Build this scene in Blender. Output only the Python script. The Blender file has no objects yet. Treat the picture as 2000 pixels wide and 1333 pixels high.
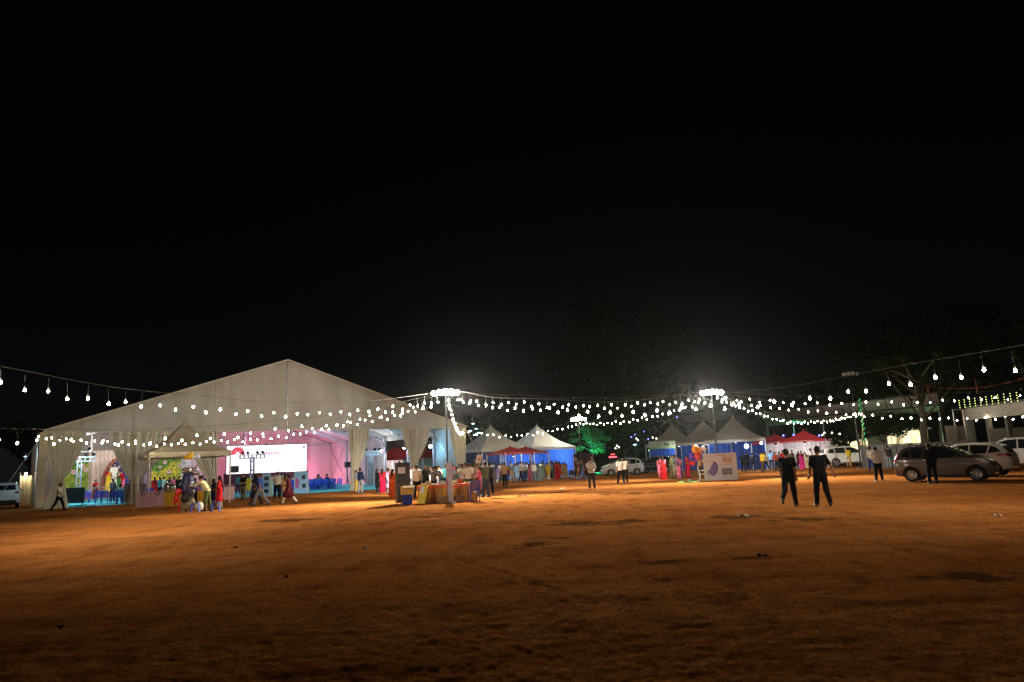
import bpy, bmesh, math, random
import numpy as np
from mathutils import Vector, Matrix
from mathutils.bvhtree import BVHTree
random.seed(7)
rng = np.random.default_rng(7)
S = bpy.context.scene
COL = S.collection
rad = math.radians
sin, cos, pi = math.sin, math.cos, math.pi

# ---------------------------------------------------------------- camera
F, CX, CY, EYE = 1440.0, 1000.0, 666.5, 1.65
PITCH, ROLL = math.atan(237.5 / F), rad(2.5)
ROT = Matrix.Rotation(pi / 2 + PITCH, 3, 'X') @ Matrix.Rotation(-ROLL, 3, 'Z')
cd = bpy.data.cameras.new('camera')
cam = bpy.data.objects.new('camera', cd)
COL.objects.link(cam)
cd.sensor_width, cd.lens = 36.0, F / 2000 * 36.0
cd.clip_start, cd.clip_end = 0.1, 2000
cam.matrix_world = Matrix.Translation((0, 0, EYE)) @ ROT.to_4x4()
S.camera = cam

# ---------------------------------------------------------------- night sky and moonlight
wd = bpy.data.worlds.new('World')
S.world = wd
wd.use_nodes = True
nt = wd.node_tree
sky = nt.nodes.new('ShaderNodeTexSky')
sky.sky_type = 'NISHITA'
sky.sun_disc = False
sky.sun_elevation = rad(25)
sky.sun_rotation = rad(200)
bg = nt.nodes['Background']
bg.inputs['Strength'].default_value = 0.00026
nt.links.new(sky.outputs[0], bg.inputs['Color'])
sl = bpy.data.lights.new('moon', 'SUN')
sl.energy, sl.angle, sl.color = 0.004, rad(0.5), (0.8, 0.9, 1.0)
so = bpy.data.objects.new('moon', sl)
so.rotation_euler = (rad(65), 0, rad(-20))
COL.objects.link(so)
S.view_settings.view_transform = 'Standard'
S.view_settings.look = 'None'
S.view_settings.exposure = 0.0
S.view_settings.gamma = 1.0
try:
    S.cycles.use_denoising = True
    S.cycles.use_light_tree = True
    S.cycles.max_bounces = 5
    S.cycles.diffuse_bounces = 3
    S.cycles.glossy_bounces = 2
    S.cycles.transmission_bounces = 3
    S.cycles.sample_clamp_indirect = 3.0
    S.cycles.caustics_reflective = False
    S.cycles.caustics_refractive = False
except Exception:
    pass

# ---------------------------------------------------------------- measuring helpers
CAM = Vector((0, 0, EYE))
RT = ROT.transposed()
def ray(px, py):
    return ROT @ Vector(((px - CX) / F, -(py - CY) / F, -1.0))
def G(px, py):                        # the ground point seen at a pixel
    d = ray(px, py); t = -EYE / d.z
    return Vector((d.x * t, d.y * t, 0))
def W(px, py, Y):                     # the point seen at a pixel at depth Y
    d = ray(px, py); t = Y / d.y
    return Vector((d.x * t, Y, EYE + d.z * t))
def gnd(px, Y):                       # ground point in a column at depth Y
    a = (px - CX) / F
    A, B = ROT[1][0] * a - ROT[1][2], ROT[1][1]
    C, D = ROT[2][0] * a - ROT[2][2], ROT[2][1]
    b = -(EYE * A + Y * C) / (Y * D + EYE * B)
    p = W(px, CY - b * F, Y)
    return Vector((p.x, p.y, 0))
def proj(P):
    q = RT @ (Vector(P) - CAM)
    return (CX + F * q.x / -q.z, CY - F * q.y / -q.z)
def zat(x, y, py):                    # height above a ground point that shows at row py
    lo, hi = -1.0, 30.0
    for _ in range(40):
        m = (lo + hi) / 2
        if proj((x, y, m))[1] > py: lo = m
        else: hi = m
    return lo

# ---------------------------------------------------------------- materials
MATS = {}
def c(h):
    h = h.lstrip('#')
    out = []
    for i in (0, 2, 4):
        v = int(h[i:i + 2], 16) / 255
        out.append(v / 12.92 if v <= 0.04045 else ((v + 0.055) / 1.055) ** 2.4)
    return tuple(out)
def mat(name, col, rough=0.7, metal=0.0, var=0.12, scale=6.0, bump=0.0, bscale=40.0, emit=0.0, ecol=None,
        trans=0.0, coat=0.0, stretch=None, spec=0.5, alpha=1.0):
    if name in MATS: return MATS[name]
    if isinstance(col, str): col = c(col)
    m = bpy.data.materials.new(name)
    m.use_nodes = True
    t = m.node_tree; N = t.nodes; Lk = t.links
    b = N['Principled BSDF']
    b.inputs['Roughness'].default_value = rough
    b.inputs['Metallic'].default_value = metal
    b.inputs['Coat Weight'].default_value = coat
    b.inputs['Specular IOR Level'].default_value = spec
    b.inputs['Coat Roughness'].default_value = 0.05
    tc = N.new('ShaderNodeTexCoord')
    mp = N.new('ShaderNodeMapping')
    if stretch: mp.inputs['Scale'].default_value = stretch
    Lk.new(tc.outputs['Object'], mp.inputs['Vector'])
    nz = N.new('ShaderNodeTexNoise')
    nz.inputs['Scale'].default_value = scale
    nz.inputs['Detail'].default_value = 5
    Lk.new(mp.outputs[0], nz.inputs['Vector'])
    rp = N.new('ShaderNodeValToRGB')
    rp.color_ramp.elements[0].position = 0.3
    rp.color_ramp.elements[1].position = 0.7
    rp.color_ramp.elements[0].color = (*[x * (1 - var) for x in col], 1)
    rp.color_ramp.elements[1].color = (*[min(1, x * (1 + var)) for x in col], 1)
    Lk.new(nz.outputs['Fac'], rp.inputs['Fac'])
    Lk.new(rp.outputs[0], b.inputs['Base Color'])
    if bump:
        n2 = N.new('ShaderNodeTexNoise')
        n2.inputs['Scale'].default_value = bscale
        n2.inputs['Detail'].default_value = 4
        Lk.new(mp.outputs[0], n2.inputs['Vector'])
        bp = N.new('ShaderNodeBump')
        bp.inputs['Strength'].default_value = bump
        bp.inputs['Distance'].default_value = 0.05
        Lk.new(n2.outputs['Fac'], bp.inputs['Height'])
        Lk.new(bp.outputs[0], b.inputs['Normal'])
    if emit:
        b.inputs['Emission Color'].default_value = (*(ecol or col), 1)
        b.inputs['Emission Strength'].default_value = emit
    if alpha < 1:
        b.inputs['Alpha'].default_value = alpha
    if trans:
        out = N['Material Output']
        tr = N.new('ShaderNodeBsdfTranslucent')
        Lk.new(rp.outputs[0], tr.inputs['Color'])
        mx = N.new('ShaderNodeMixShader')
        mx.inputs[0].default_value = trans
        Lk.new(b.outputs[0], mx.inputs[1]); Lk.new(tr.outputs[0], mx.inputs[2])
        Lk.new(mx.outputs[0], out.inputs['Surface'])
    MATS[name] = m
    return m
def emis(name, col, strength):
    if name in MATS: return MATS[name]
    if isinstance(col, str): col = c(col)
    m = bpy.data.materials.new(name); m.use_nodes = True
    N = m.node_tree.nodes; b = N['Principled BSDF']
    b.inputs['Base Color'].default_value = (*[0.8 * x for x in col], 1)
    b.inputs['Emission Color'].default_value = (*col, 1)
    b.inputs['Emission Strength'].default_value = strength
    MATS[name] = m
    return m

# ---------------------------------------------------------------- mesh helpers
class MB:
    def __init__(s): s.v, s.f = [], []
    def add(s, v, f):
        o = len(s.v)
        s.v += [tuple(p) for p in v]
        s.f += [tuple(i + o for i in q) for q in f]
        return s
    def box(s, ctr, size, rz=0.0, M=None):
        x, y, z = [k / 2 for k in size]
        m = Matrix.Rotation(rz, 3, 'Z') if M is None else M
        vs = [Vector(ctr) + m @ Vector(p) for p in ((-x,-y,-z),(x,-y,-z),(x,y,-z),(-x,y,-z),(-x,-y,z),(x,-y,z),(x,y,z),(-x,y,z))]
        return s.add(vs, [(0,3,2,1),(4,5,6,7),(0,1,5,4),(1,2,6,5),(2,3,7,6),(3,0,4,7)])
    def bar(s, a, b, w, h=None):
        a, b = Vector(a), Vector(b)
        d = b - a
        q = d.to_track_quat('X', 'Z').to_matrix()
        return s.box((a + b) / 2, (d.length, w, h or w), M=q)
    def tube(s, pts, r, n=6):
        pts = [Vector(p) for p in pts]
        rs = r if isinstance(r, (list, tuple)) else [r] * len(pts)
        o = len(s.v)
        for i, p in enumerate(pts):
            d = (pts[min(i + 1, len(pts) - 1)] - pts[max(i - 1, 0)]).normalized()
            up = Vector((0, 0, 1)) if abs(d.z) < 0.95 else Vector((1, 0, 0))
            x = d.cross(up).normalized(); y = x.cross(d)
            for k in range(n):
                a = 2 * pi * k / n
                s.v.append(tuple(p + (x * cos(a) + y * sin(a)) * rs[i]))
        for i in range(len(pts) - 1):
            for k in range(n):
                k2 = (k + 1) % n
                s.f.append((o + i*n + k, o + i*n + k2, o + (i+1)*n + k2, o + (i+1)*n + k))
        s.f.append(tuple(o + k for k in reversed(range(n))))
        s.f.append(tuple(o + (len(pts)-1)*n + k for k in range(n)))
        return s
    def lathe(s, prof, n=12, M=None, ctr=(0, 0, 0), cap=True):
        o = len(s.v); ctr = Vector(ctr)
        for (r, z) in prof:
            for k in range(n):
                a = 2 * pi * k / n
                p = Vector((r * cos(a), r * sin(a), z))
                s.v.append(tuple(ctr + (M @ p if M else p)))
        for i in range(len(prof) - 1):
            for k in range(n):
                k2 = (k + 1) % n
                s.f.append((o + i*n + k, o + i*n + k2, o + (i+1)*n + k2, o + (i+1)*n + k))
        if cap:
            s.f.append(tuple(o + k for k in reversed(range(n))))
            s.f.append(tuple(o + (len(prof)-1)*n + k for k in range(n)))
        return s
    def grid(s, fn, nu, nv):
        o = len(s.v)
        for i in range(nu + 1):
            for j in range(nv + 1):
                s.v.append(tuple(fn(i / nu, j / nv)))
        for i in range(nu):
            for j in range(nv):
                a = o + i * (nv + 1) + j
                s.f.append((a, a + nv + 1, a + nv + 2, a + 1))
        return s
    def prism(s, poly, z0, z1, M=None, ctr=(0, 0, 0)):
        o = len(s.v); n = len(poly); ctr = Vector(ctr)
        for z in (z0, z1):
            for (x, y) in poly:
                p = Vector((x, y, z))
                s.v.append(tuple(ctr + (M @ p if M else p)))
        s.f.append(tuple(o + k for k in reversed(range(n))))
        s.f.append(tuple(o + n + k for k in range(n)))
        for k in range(n):
            k2 = (k + 1) % n
            s.f.append((o + k, o + k2, o + n + k2, o + n + k))
        return s
    def ball(s, ctr, r, n=10, m=6):
        rx, ry, rz = r if isinstance(r, (tuple, list)) else (r, r, r)
        o = len(s.v)
        for i in range(m + 1):
            t = pi * i / m
            q = max(sin(t), 0.001)
            for k in range(n):
                a = 2 * pi * k / n
                s.v.append((ctr[0] + rx*q*cos(a), ctr[1] + ry*q*sin(a), ctr[2] - rz*cos(t)))
        for i in range(m):
            for k in range(n):
                k2 = (k + 1) % n
                s.f.append((o + i*n + k, o + i*n + k2, o + (i+1)*n + k2, o + (i+1)*n + k))
        return s
    def mesh(s, name, smooth=False):
        me = bpy.data.meshes.new(name)
        me.from_pydata(s.v, [], s.f)
        if smooth:
            me.polygons.foreach_set('use_smooth', [True] * len(me.polygons))
        me.update()
        return me
    def obj(s, name, m, parent=None, smooth=False, loc=None, rz=0.0):
        return mobj(name, s.mesh(name, smooth), m, parent, loc, rz)
def mobj(name, me, m, parent=None, loc=None, rz=0.0):
    if m is not None and len(me.materials) == 0: me.materials.append(m)
    o = bpy.data.objects.new(name, me)
    COL.objects.link(o)
    if parent is not None: o.parent = parent
    if loc is not None: o.location = loc
    o.rotation_euler = (0, 0, rz)
    return o
def tag(o, label=None, cat=None, group=None, kind=None):
    if label: o['label'] = label
    if cat: o['category'] = cat
    if group: o['group'] = group
    if kind: o['kind'] = kind
    return o
def thing(name, label, cat, loc=(0, 0, 0), rz=0.0, group=None):
    o = bpy.data.objects.new(name, None)
    o.empty_display_size = 0.2
    COL.objects.link(o)
    o.location = loc; o.rotation_euler = (0, 0, rz)
    return tag(o, label, cat, group)
def kids(o): return [x for x in KIDS.get(o.name, [])] if False else list(o.children)
def copy_tree(o, parent=None):
    q = o.copy(); COL.objects.link(q); q.parent = parent
    for ch in list(o.children): copy_tree(ch, q)
    return q
def lamp(kind, name, loc, energy, col=(1, 1, 1), size=0.15, parent=None, aim=None, spot=None, blend=1.0):
    l = bpy.data.lights.new(name, kind)
    l.energy = energy; l.color = col
    if kind in ('POINT', 'SPOT'): l.shadow_soft_size = size
    if kind == 'SPOT': l.spot_size = rad(spot); l.spot_blend = blend
    o = bpy.data.objects.new(name, l); COL.objects.link(o)
    o.location = loc
    if aim is not None:
        d = Vector(aim) - Vector(loc)
        o.rotation_euler = d.to_track_quat('-Z', 'Y').to_euler()
    if parent is not None:
        o.parent = parent
        bpy.context.view_layer.update()
        o.matrix_parent_inverse = parent.matrix_world.inverted()
    return o
ORD = ['first','second','third','fourth','fifth','sixth','seventh','eighth','ninth','tenth','eleventh','twelfth','thirteenth',
       'fourteenth','fifteenth','sixteenth','seventeenth','eighteenth','nineteenth','twentieth']
def ordn(i):
    if i < 20: return ORD[i]
    tens = ['', '', 'twenty', 'thirty', 'forty', 'fifty'][(i + 1) // 10]
    k = (i + 1) % 10
    return tens + ('-' + ORD[k - 1] if k else 'th').replace('yth', 'ieth') if k else tens[:-1] + 'ieth'

# value noise for relief
def vnoise(x, y, seed):
    r = np.random.default_rng(seed)
    T = r.random((256, 256))
    xi, yi = np.floor(x).astype(int), np.floor(y).astype(int)
    fx, fy = x - xi, y - yi
    fx = fx * fx * (3 - 2 * fx); fy = fy * fy * (3 - 2 * fy)
    g = lambda i, j: T[i % 256, j % 256]
    return (g(xi, yi) * (1-fx) * (1-fy) + g(xi+1, yi) * fx * (1-fy) + g(xi, yi+1) * (1-fx) * fy + g(xi+1, yi+1) * fx * fy) - 0.5

# ---------------------------------------------------------------- implicit surfaces (bodies, clothes, cars)
def surfnet(d, o, h):
    nx, ny, nz = d.shape
    acc = np.zeros((nx-1, ny-1, nz-1, 3)); cnt = np.zeros((nx-1, ny-1, nz-1))
    E = [nx-1, ny-1, nz-1]
    for ax in range(3):
        oth = [i for i in range(3) if i != ax]
        for p in (0, 1):
            for q in (0, 1):
                st = [0, 0, 0]; st[oth[0]] = p; st[oth[1]] = q
                a = d[tuple(slice(st[i], st[i] + E[i]) for i in range(3))]
                st2 = list(st); st2[ax] += 1
                b = d[tuple(slice(st2[i], st2[i] + E[i]) for i in range(3))]
                mk = (a < 0) != (b < 0)
                t = np.where(mk, a / np.where(mk, a - b, 1), 0)
                cnt += mk
                acc[..., ax] += np.where(mk, t, 0)
                acc[..., oth[0]] += mk * p
                acc[..., oth[1]] += mk * q
    act = cnt > 0
    idx = -np.ones(act.shape, int)
    idx[act] = np.arange(act.sum())
    pos = np.argwhere(act)
    V = (pos + acc[act] / cnt[act][:, None]) * h + np.array(o)
    Fc = []
    for ax in range(3):
        o1, o2 = [(1, 2), (2, 0), (0, 1)][ax]
        sl = [slice(1, n - 1) for n in (nx, ny, nz)]
        sl[ax] = slice(0, (nx, ny, nz)[ax] - 1)
        a = d[tuple(sl)]
        sl2 = list(sl); sl2[ax] = slice(1, (nx, ny, nz)[ax])
        b = d[tuple(sl2)]
        mk = (a < 0) != (b < 0)
        ii = np.argwhere(mk)
        if not len(ii): continue
        base = ii.copy()
        base[:, o1] += 1; base[:, o2] += 1
        def cell(k1, k2):
            q = base.copy(); q[:, o1] -= k1; q[:, o2] -= k2
            return idx[q[:, 0], q[:, 1], q[:, 2]]
        quad = np.stack([cell(1, 1), cell(0, 1), cell(0, 0), cell(1, 0)], 1)
        flip = (a < 0)[mk]
        quad = np.where(flip[:, None], quad, quad[:, ::-1])
        Fc.append(quad)
    Fc = np.concatenate(Fc) if Fc else np.zeros((0, 4), int)
    return V, Fc
def smin(a, b, k):
    h = np.maximum(k - np.abs(a - b), 0) / k
    return np.minimum(a, b) - h * h * k * 0.25
def sdf_grid(prims, h, k=0.03, pad=0.05):
    lo = np.full(3, 1e9); hi = np.full(3, -1e9); bb = []
    for p in prims:
        if p[0] == 'c':
            a, b, ra, rb = np.array(p[1]), np.array(p[2]), p[3], p[4]
            l, u = np.minimum(a - ra, b - rb), np.maximum(a + ra, b + rb)
        elif p[0] == 'e':
            a = np.array(p[1]); r = max(p[2]); l, u = a - r, a + r
        else:
            bb.append(None); continue
        bb.append((l, u)); lo = np.minimum(lo, l); hi = np.maximum(hi, u)
    lo -= pad; hi += pad
    n = np.ceil((hi - lo) / h).astype(int) + 1
    ax = [lo[i] + h * np.arange(n[i]) for i in range(3)]
    d = np.full(n, 0.15)
    for p, q in zip(prims, bb):
        if q is None:
            P0, nn = np.array(p[1]), np.array(p[2], float)
            X, Y, Z = np.meshgrid(*ax, indexing='ij', sparse=True)
            d = np.maximum(d, (X - P0[0]) * nn[0] + (Y - P0[1]) * nn[1] + (Z - P0[2]) * nn[2])
            continue
        m = k + 4 * h
        s0 = np.clip(((q[0] - m - lo) / h).astype(int), 0, n - 1)
        s1 = np.clip(((q[1] + m - lo) / h).astype(int) + 2, 1, n)
        sl = tuple(slice(s0[i], s1[i]) for i in range(3))
        X, Y, Z = np.meshgrid(*[ax[i][sl[i]] for i in range(3)], indexing='ij', sparse=True)
        if p[0] == 'c':
            a, b = np.array(p[1], float), np.array(p[2], float)
            ab = b - a; L2 = max(ab @ ab, 1e-9)
            t = np.clip(((X-a[0])*ab[0] + (Y-a[1])*ab[1] + (Z-a[2])*ab[2]) / L2, 0, 1)
            v = np.sqrt((X-a[0]-t*ab[0])**2 + (Y-a[1]-t*ab[1])**2 + (Z-a[2]-t*ab[2])**2) - (p[3] + (p[4]-p[3]) * t)
        else:
            a, r = p[1], p[2]
            x, y, z = (X-a[0]), (Y-a[1]), (Z-a[2])
            k0 = np.sqrt((x/r[0])**2 + (y/r[1])**2 + (z/r[2])**2)
            k1 = np.sqrt((x/r[0]**2)**2 + (y/r[1]**2)**2 + (z/r[2]**2)**2) + 1e-9
            v = k0 * (k0 - 1) / k1
        if len(p) > 5 and p[5] == 'sub':
            d[sl] = np.maximum(d[sl], -v)
        else:
            d[sl] = smin(d[sl], v, k)
    return d, lo, ax
def np_mesh(name, V, Fc, smooth=True, slots=1):
    me = bpy.data.meshes.new(name)
    me.from_pydata(V.tolist() if hasattr(V, 'tolist') else V, [], Fc.tolist() if hasattr(Fc, 'tolist') else Fc)
    if smooth: me.polygons.foreach_set('use_smooth', [True] * len(me.polygons))
    me.update()
    return me
def sdf_mesh(name, prims, h=0.02, k=0.03, fold=0.0, seed=0):
    d, lo, ax = sdf_grid(prims, h, k)
    if fold:
        X, Y, Z = np.meshgrid(*ax, indexing='ij', sparse=True)
        d = d + fold * (np.sin(23*X + 9*Z + seed) * np.sin(19*Y - 13*Z + 2*seed) + 0.6 * np.sin(41*Z + 15*X + 17*Y + seed))
    V, Fc = surfnet(d, lo, h)
    return V, Fc
BULB, FLOOD, HAZE = 260.0, 26500.0, 0.00009
# ================================================================ GROUND
def ground_material():
    m = bpy.data.materials.new('laterite_earth'); m.use_nodes = True
    t = m.node_tree; N = t.nodes; Lk = t.links; b = N['Principled BSDF']
    b.inputs['Roughness'].default_value = 0.95
    b.inputs['Specular IOR Level'].default_value = 0.0
    tc = N.new('ShaderNodeTexCoord')
    def noise(sc, det, stretch=None, rough=0.6):
        n = N.new('ShaderNodeTexNoise'); n.inputs['Scale'].default_value = sc
        n.inputs['Detail'].default_value = det; n.inputs['Roughness'].default_value = rough
        if stretch:
            mp = N.new('ShaderNodeMapping'); mp.inputs['Scale'].default_value = stretch
            mp.inputs['Rotation'].default_value = (0, 0, rad(25))
            Lk.new(tc.outputs['Object'], mp.inputs['Vector']); Lk.new(mp.outputs[0], n.inputs['Vector'])
        else: Lk.new(tc.outputs['Object'], n.inputs['Vector'])
        return n
    def ramp(src, stops):
        r = N.new('ShaderNodeValToRGB'); e = r.color_ramp.elements
        e[0].position, e[0].color = stops[0][0], (*stops[0][1], 1)
        e[1].position, e[1].color = stops[-1][0], (*stops[-1][1], 1)
        for p, q in stops[1:-1]:
            z = e.new(p); z.color = (*q, 1)
        Lk.new(src, r.inputs['Fac']); return r
    def mix(a, bb, f, mode='MULTIPLY', fac=None):
        x = N.new('ShaderNodeMix'); x.data_type = 'RGBA'; x.blend_type = mode
        if fac is not None: Lk.new(fac, x.inputs[0])
        else: x.inputs[0].default_value = f
        Lk.new(a, x.inputs[6]); Lk.new(bb, x.inputs[7]); return x.outputs[2]
    base = ramp(noise(0.16, 6).outputs['Fac'], [(0.3, (0.355, 0.120, 0.030)), (0.5, (0.425, 0.155, 0.040)), (0.72, (0.49, 0.192, 0.057))])
    g1 = ramp(noise(1.7, 8, (1, 0.35, 1)).outputs['Fac'], [(0.28, (0.55, 0.5, 0.46)), (0.5, (0.98, 0.98, 0.98)), (0.75, (1.12, 1.12, 1.1))])
    g2 = ramp(noise(22, 6).outputs['Fac'], [(0.34, (0.42, 0.40, 0.38)), (0.60, (1.12, 1.12, 1.12))])
    streak = ramp(noise(0.5, 5, (0.35, 3.2, 1)).outputs['Fac'], [(0.36, (0.72, 0.68, 0.66)), (0.52, (1, 1, 1))])
    dark_patch = ramp(noise(0.33, 4, (0.5, 1.3, 1), 0.7).outputs['Fac'], [(0.22, (0.38, 0.34, 0.33)), (0.29, (1, 1, 1))])
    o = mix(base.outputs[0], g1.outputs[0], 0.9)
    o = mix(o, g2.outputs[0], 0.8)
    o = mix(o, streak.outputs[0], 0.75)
    o = mix(o, dark_patch.outputs[0], 0.85)
    at = N.new('ShaderNodeAttribute'); at.attribute_name = 'dark_patch'
    patch_tone = N.new('ShaderNodeRGB'); patch_tone.outputs[0].default_value = (0.055, 0.026, 0.011, 1)
    o = mix(o, patch_tone.outputs[0], 0, 'MIX', at.outputs['Fac'])
    Lk.new(o, b.inputs['Base Color'])
    bp = N.new('ShaderNodeBump'); bp.inputs['Strength'].default_value = 1.0; bp.inputs['Distance'].default_value = 0.09
    Lk.new(noise(9, 8, (1, 0.6, 1), 0.7).outputs['Fac'], bp.inputs['Height'])
    b2 = N.new('ShaderNodeBump'); b2.inputs['Strength'].default_value = 0.5; b2.inputs['Distance'].default_value = 0.012
    Lk.new(noise(55, 5).outputs['Fac'], b2.inputs['Height'])
    Lk.new(bp.outputs[0], b2.inputs['Normal'])
    Lk.new(b2.outputs[0], b.inputs['Normal'])
    return m
def build_ground():
    na = 720
    r = np.concatenate([1.2 * (60 / 1.2) ** (np.arange(420) / 419), 60 * (700 / 60) ** (np.arange(1, 41) / 40)])
    nr = len(r)
    a = np.linspace(0, 2 * pi, na, endpoint=False)
    Rr, A = np.meshgrid(r, a, indexing='ij')
    # finer in the half in front, still a full sheet
    A = A + 0.75 * np.sin(2 * (A - pi / 2)) * -0.5 * 0.9
    X, Y = Rr * np.cos(A), Rr * np.sin(A)
    near = np.clip(1 - (Rr - 14) / 30, 0, 1)
    Z = near * (0.020 * vnoise(X * 1.1, Y * 2.1, 1) + 0.012 * vnoise(X * 3.3, Y * 5.3, 2) + 0.014 * vnoise(X * 8.7, Y * 11.7, 3)
                + 0.018 * vnoise(X * 19, Y * 25, 5) + 0.012 * vnoise(X * 47, Y * 47, 6))
    Z += 0.06 * vnoise(X * 0.12, Y * 0.12, 4) * np.clip(1 - Rr / 60, 0, 1)
    Z -= 0.012
    # shallow wheel tracks pressed into the earth
    for (x0, y0, x1, y1) in ((-3.5, 9, 3.2, 44), (5.5, 11, 9.0, 40), (-14, 15, 2, 40), (2.5, 7, -9, 30)):
        L_ = math.hypot(x1 - x0, y1 - y0); ux, uy = (x1 - x0) / L_, (y1 - y0) / L_
        s_ = (X - x0) * ux + (Y - y0) * uy; q_ = (X - x0) * -uy + (Y - y0) * ux + 0.5 * np.sin(s_ * .12)
        on = np.clip(np.minimum(s_, L_ - s_) / 4, 0, 1)
        for off in (-.75, .75):
            g_ = np.abs(q_ - off)
            Z += on * (-0.014 * np.exp(-(g_ / .10) ** 4) + 0.008 * np.exp(-((g_ - .16) / .05) ** 2)) * (1 + .5 * np.sin(s_ * 28))
    D = np.zeros_like(X)  # dark patches blended into the earth colour, edges broken up by noise
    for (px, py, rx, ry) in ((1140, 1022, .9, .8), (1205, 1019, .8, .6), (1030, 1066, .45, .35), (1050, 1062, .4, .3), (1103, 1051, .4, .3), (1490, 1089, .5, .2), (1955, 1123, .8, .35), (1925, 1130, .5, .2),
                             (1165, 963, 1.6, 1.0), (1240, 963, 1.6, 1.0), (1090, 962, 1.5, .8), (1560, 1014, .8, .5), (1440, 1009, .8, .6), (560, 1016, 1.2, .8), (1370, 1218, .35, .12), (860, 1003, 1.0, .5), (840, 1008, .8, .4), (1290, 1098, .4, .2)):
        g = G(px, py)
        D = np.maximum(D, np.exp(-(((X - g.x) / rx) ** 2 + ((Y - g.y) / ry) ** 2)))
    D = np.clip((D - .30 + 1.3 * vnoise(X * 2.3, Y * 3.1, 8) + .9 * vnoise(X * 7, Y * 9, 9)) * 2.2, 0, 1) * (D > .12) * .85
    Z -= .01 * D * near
    V = np.stack([X, Y, Z], -1).reshape(-1, 3)
    i = np.arange(nr - 1)[:, None] * na + np.arange(na)[None]
    j = np.arange(nr - 1)[:, None] * na + (np.arange(na) + 1)[None] % na
    Fq = np.stack([i, i + na, j + na, j], -1).reshape(-1, 4).tolist()
    Fq.append(list(range(na)))
    me = np_mesh('ground', V, Fq)
    at = me.attributes.new('dark_patch', 'FLOAT', 'POINT'); at.data.foreach_set('value', D.reshape(-1).astype(np.float32))
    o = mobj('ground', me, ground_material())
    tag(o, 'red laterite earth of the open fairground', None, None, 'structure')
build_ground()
def clods():
    r = np.random.default_rng(3); n = 9000
    rr = 3.2 * (30 / 3.2) ** r.random(n); a = pi / 2 + (r.random(n) - .5) * 1.7
    s = r.uniform(.003, .009, n) * (1 + .8 * (r.random(n) > .97))
    base = np.array([(1,0,-.2),(-.3,.9,-.2),(-.6,-.8,-.2),(.2,.1,.8),(.5,.6,.3),(-.6,.1,.4)])
    fc = [(0,4,3),(4,1,3),(1,5,3),(5,2,3),(2,0,3),(0,1,4),(1,2,5),(0,2,1)]
    V, Fs = [], []
    for k in range(n):
        t = r.random() * 6.28; c_, s_ = cos(t), sin(t)
        q = base * s[k] * r.uniform(.75, 1.25, (6, 3)) * np.array([1, 1, .6])
        V.append(np.stack([q[:,0]*c_ - q[:,1]*s_ + rr[k]*cos(a[k]), q[:,0]*s_ + q[:,1]*c_ + rr[k]*sin(a[k]), q[:,2] + .004], 1))
        Fs += [(i + 6*k, j + 6*k, l + 6*k) for i, j, l in fc]
    me = np_mesh('earth_clods', np.concatenate(V), Fs, False)
    tag(mobj('earth_clods', me, mat('clod_earth', (.40, .14, .03), .95, var=.35, scale=8, spec=.05)), 'loose clods and grit strewn over the red earth', 'grit', None, 'stuff')
clods()

# ================================================================ BIG EVENT TENT
UX = Vector((0.827, 0.561, 0)).normalized(); VX = Vector((-UX.y, UX.x, 0)); TA = math.atan2(UX.y, UX.x)
TL = Vector((-30.3, 47.5, 0)); TW, TD, EH, PH = 31.2, 33.0, 5.0, 10.15
def T(t, s, z=0.0): return TL + UX * t + VX * s + Vector((0, 0, z))
def tloc(P):                                                    # world point in the tent's frame
    q = Vector(P) - TL
    return (q.dot(UX), q.dot(VX), q.z)
m_fab = mat('tent_canvas', (0.55, 0.51, 0.43), 0.75, var=0.15, scale=0.8, bump=0.2, bscale=3.5, trans=0.22, stretch=(1, 1, 0.35))
m_curt = mat('curtain_cloth', (0.74, 0.67, 0.52), 0.85, var=0.10, scale=1.6, trans=0.18, stretch=(3, 3, 0.4), bump=0.1, bscale=30)
m_alu = mat('tent_aluminium', (0.55, 0.56, 0.58), 0.4, 0.7, var=0.08)
m_steel = mat('dull_steel', (0.32, 0.33, 0.35), 0.45, 0.8, var=0.12)
m_dark = mat('dark_metal', (0.03, 0.03, 0.032), 0.5, 0.4, var=0.2)
m_carpet = mat('turquoise_carpet', (0.05, 0.42, 0.47), 0.95, var=0.16, scale=2.5, bump=0.2, bscale=60)
m_blk = mat('black_plastic', (0.018, 0.018, 0.02), 0.45, var=0.2)
tent = thing('event_tent', 'huge off-white gabled event tent with tied-back curtains and pink-lit interior', 'tent', TL, TA)
def roofz(t): return EH + (PH - EH) * (1 - abs(t - TW / 2) / (TW / 2))
BX = [TW * i / 6 for i in range(7)]
BY = [TD * i / 6 for i in range(7)]
def gable(t0, t1, y, zb, name, sgn):
    def fn(u, v):
        t = t0 + (t1 - t0) * u
        z = zb + (roofz(t) - 0.02 - zb) * v
        w = 0.05 * sin(pi * u) * sin(pi * v) + 0.03 * sin(t * 3.3 + .5 * sin(t * 1.7)) * (1 - v) ** .6 + 0.04 * sin(t * 0.9 + z * 2.1) * sin(pi * v) + 0.018 * sin(t * 7.9 + z * .4) * (.4 + .6 * sin(t * .7))
        w += 0.03 * math.exp(-(min(u, 1 - u) * 26) ** 1.5) * sin(z * 5)
        return (t, y + sgn * w, z)
    return MB().grid(fn, 130, 20).obj(name, m_fab, tent, True)
gable(0, TW / 2 - 0.03, -0.05, EH - 0.16, 'gable_panel', -1)
gable(TW / 2 + 0.03, TW, -0.05, EH - 0.16, 'gable_panel', -1)
gable(0, TW, TD + 0.02, EH - 0.1, 'gable_panel', 1)
MB().bar((TW/2, -0.10, EH - 0.1), (TW/2, -0.10, PH - 0.05), 0.09, 0.06).obj('gable_seam', m_steel, tent)
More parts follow.
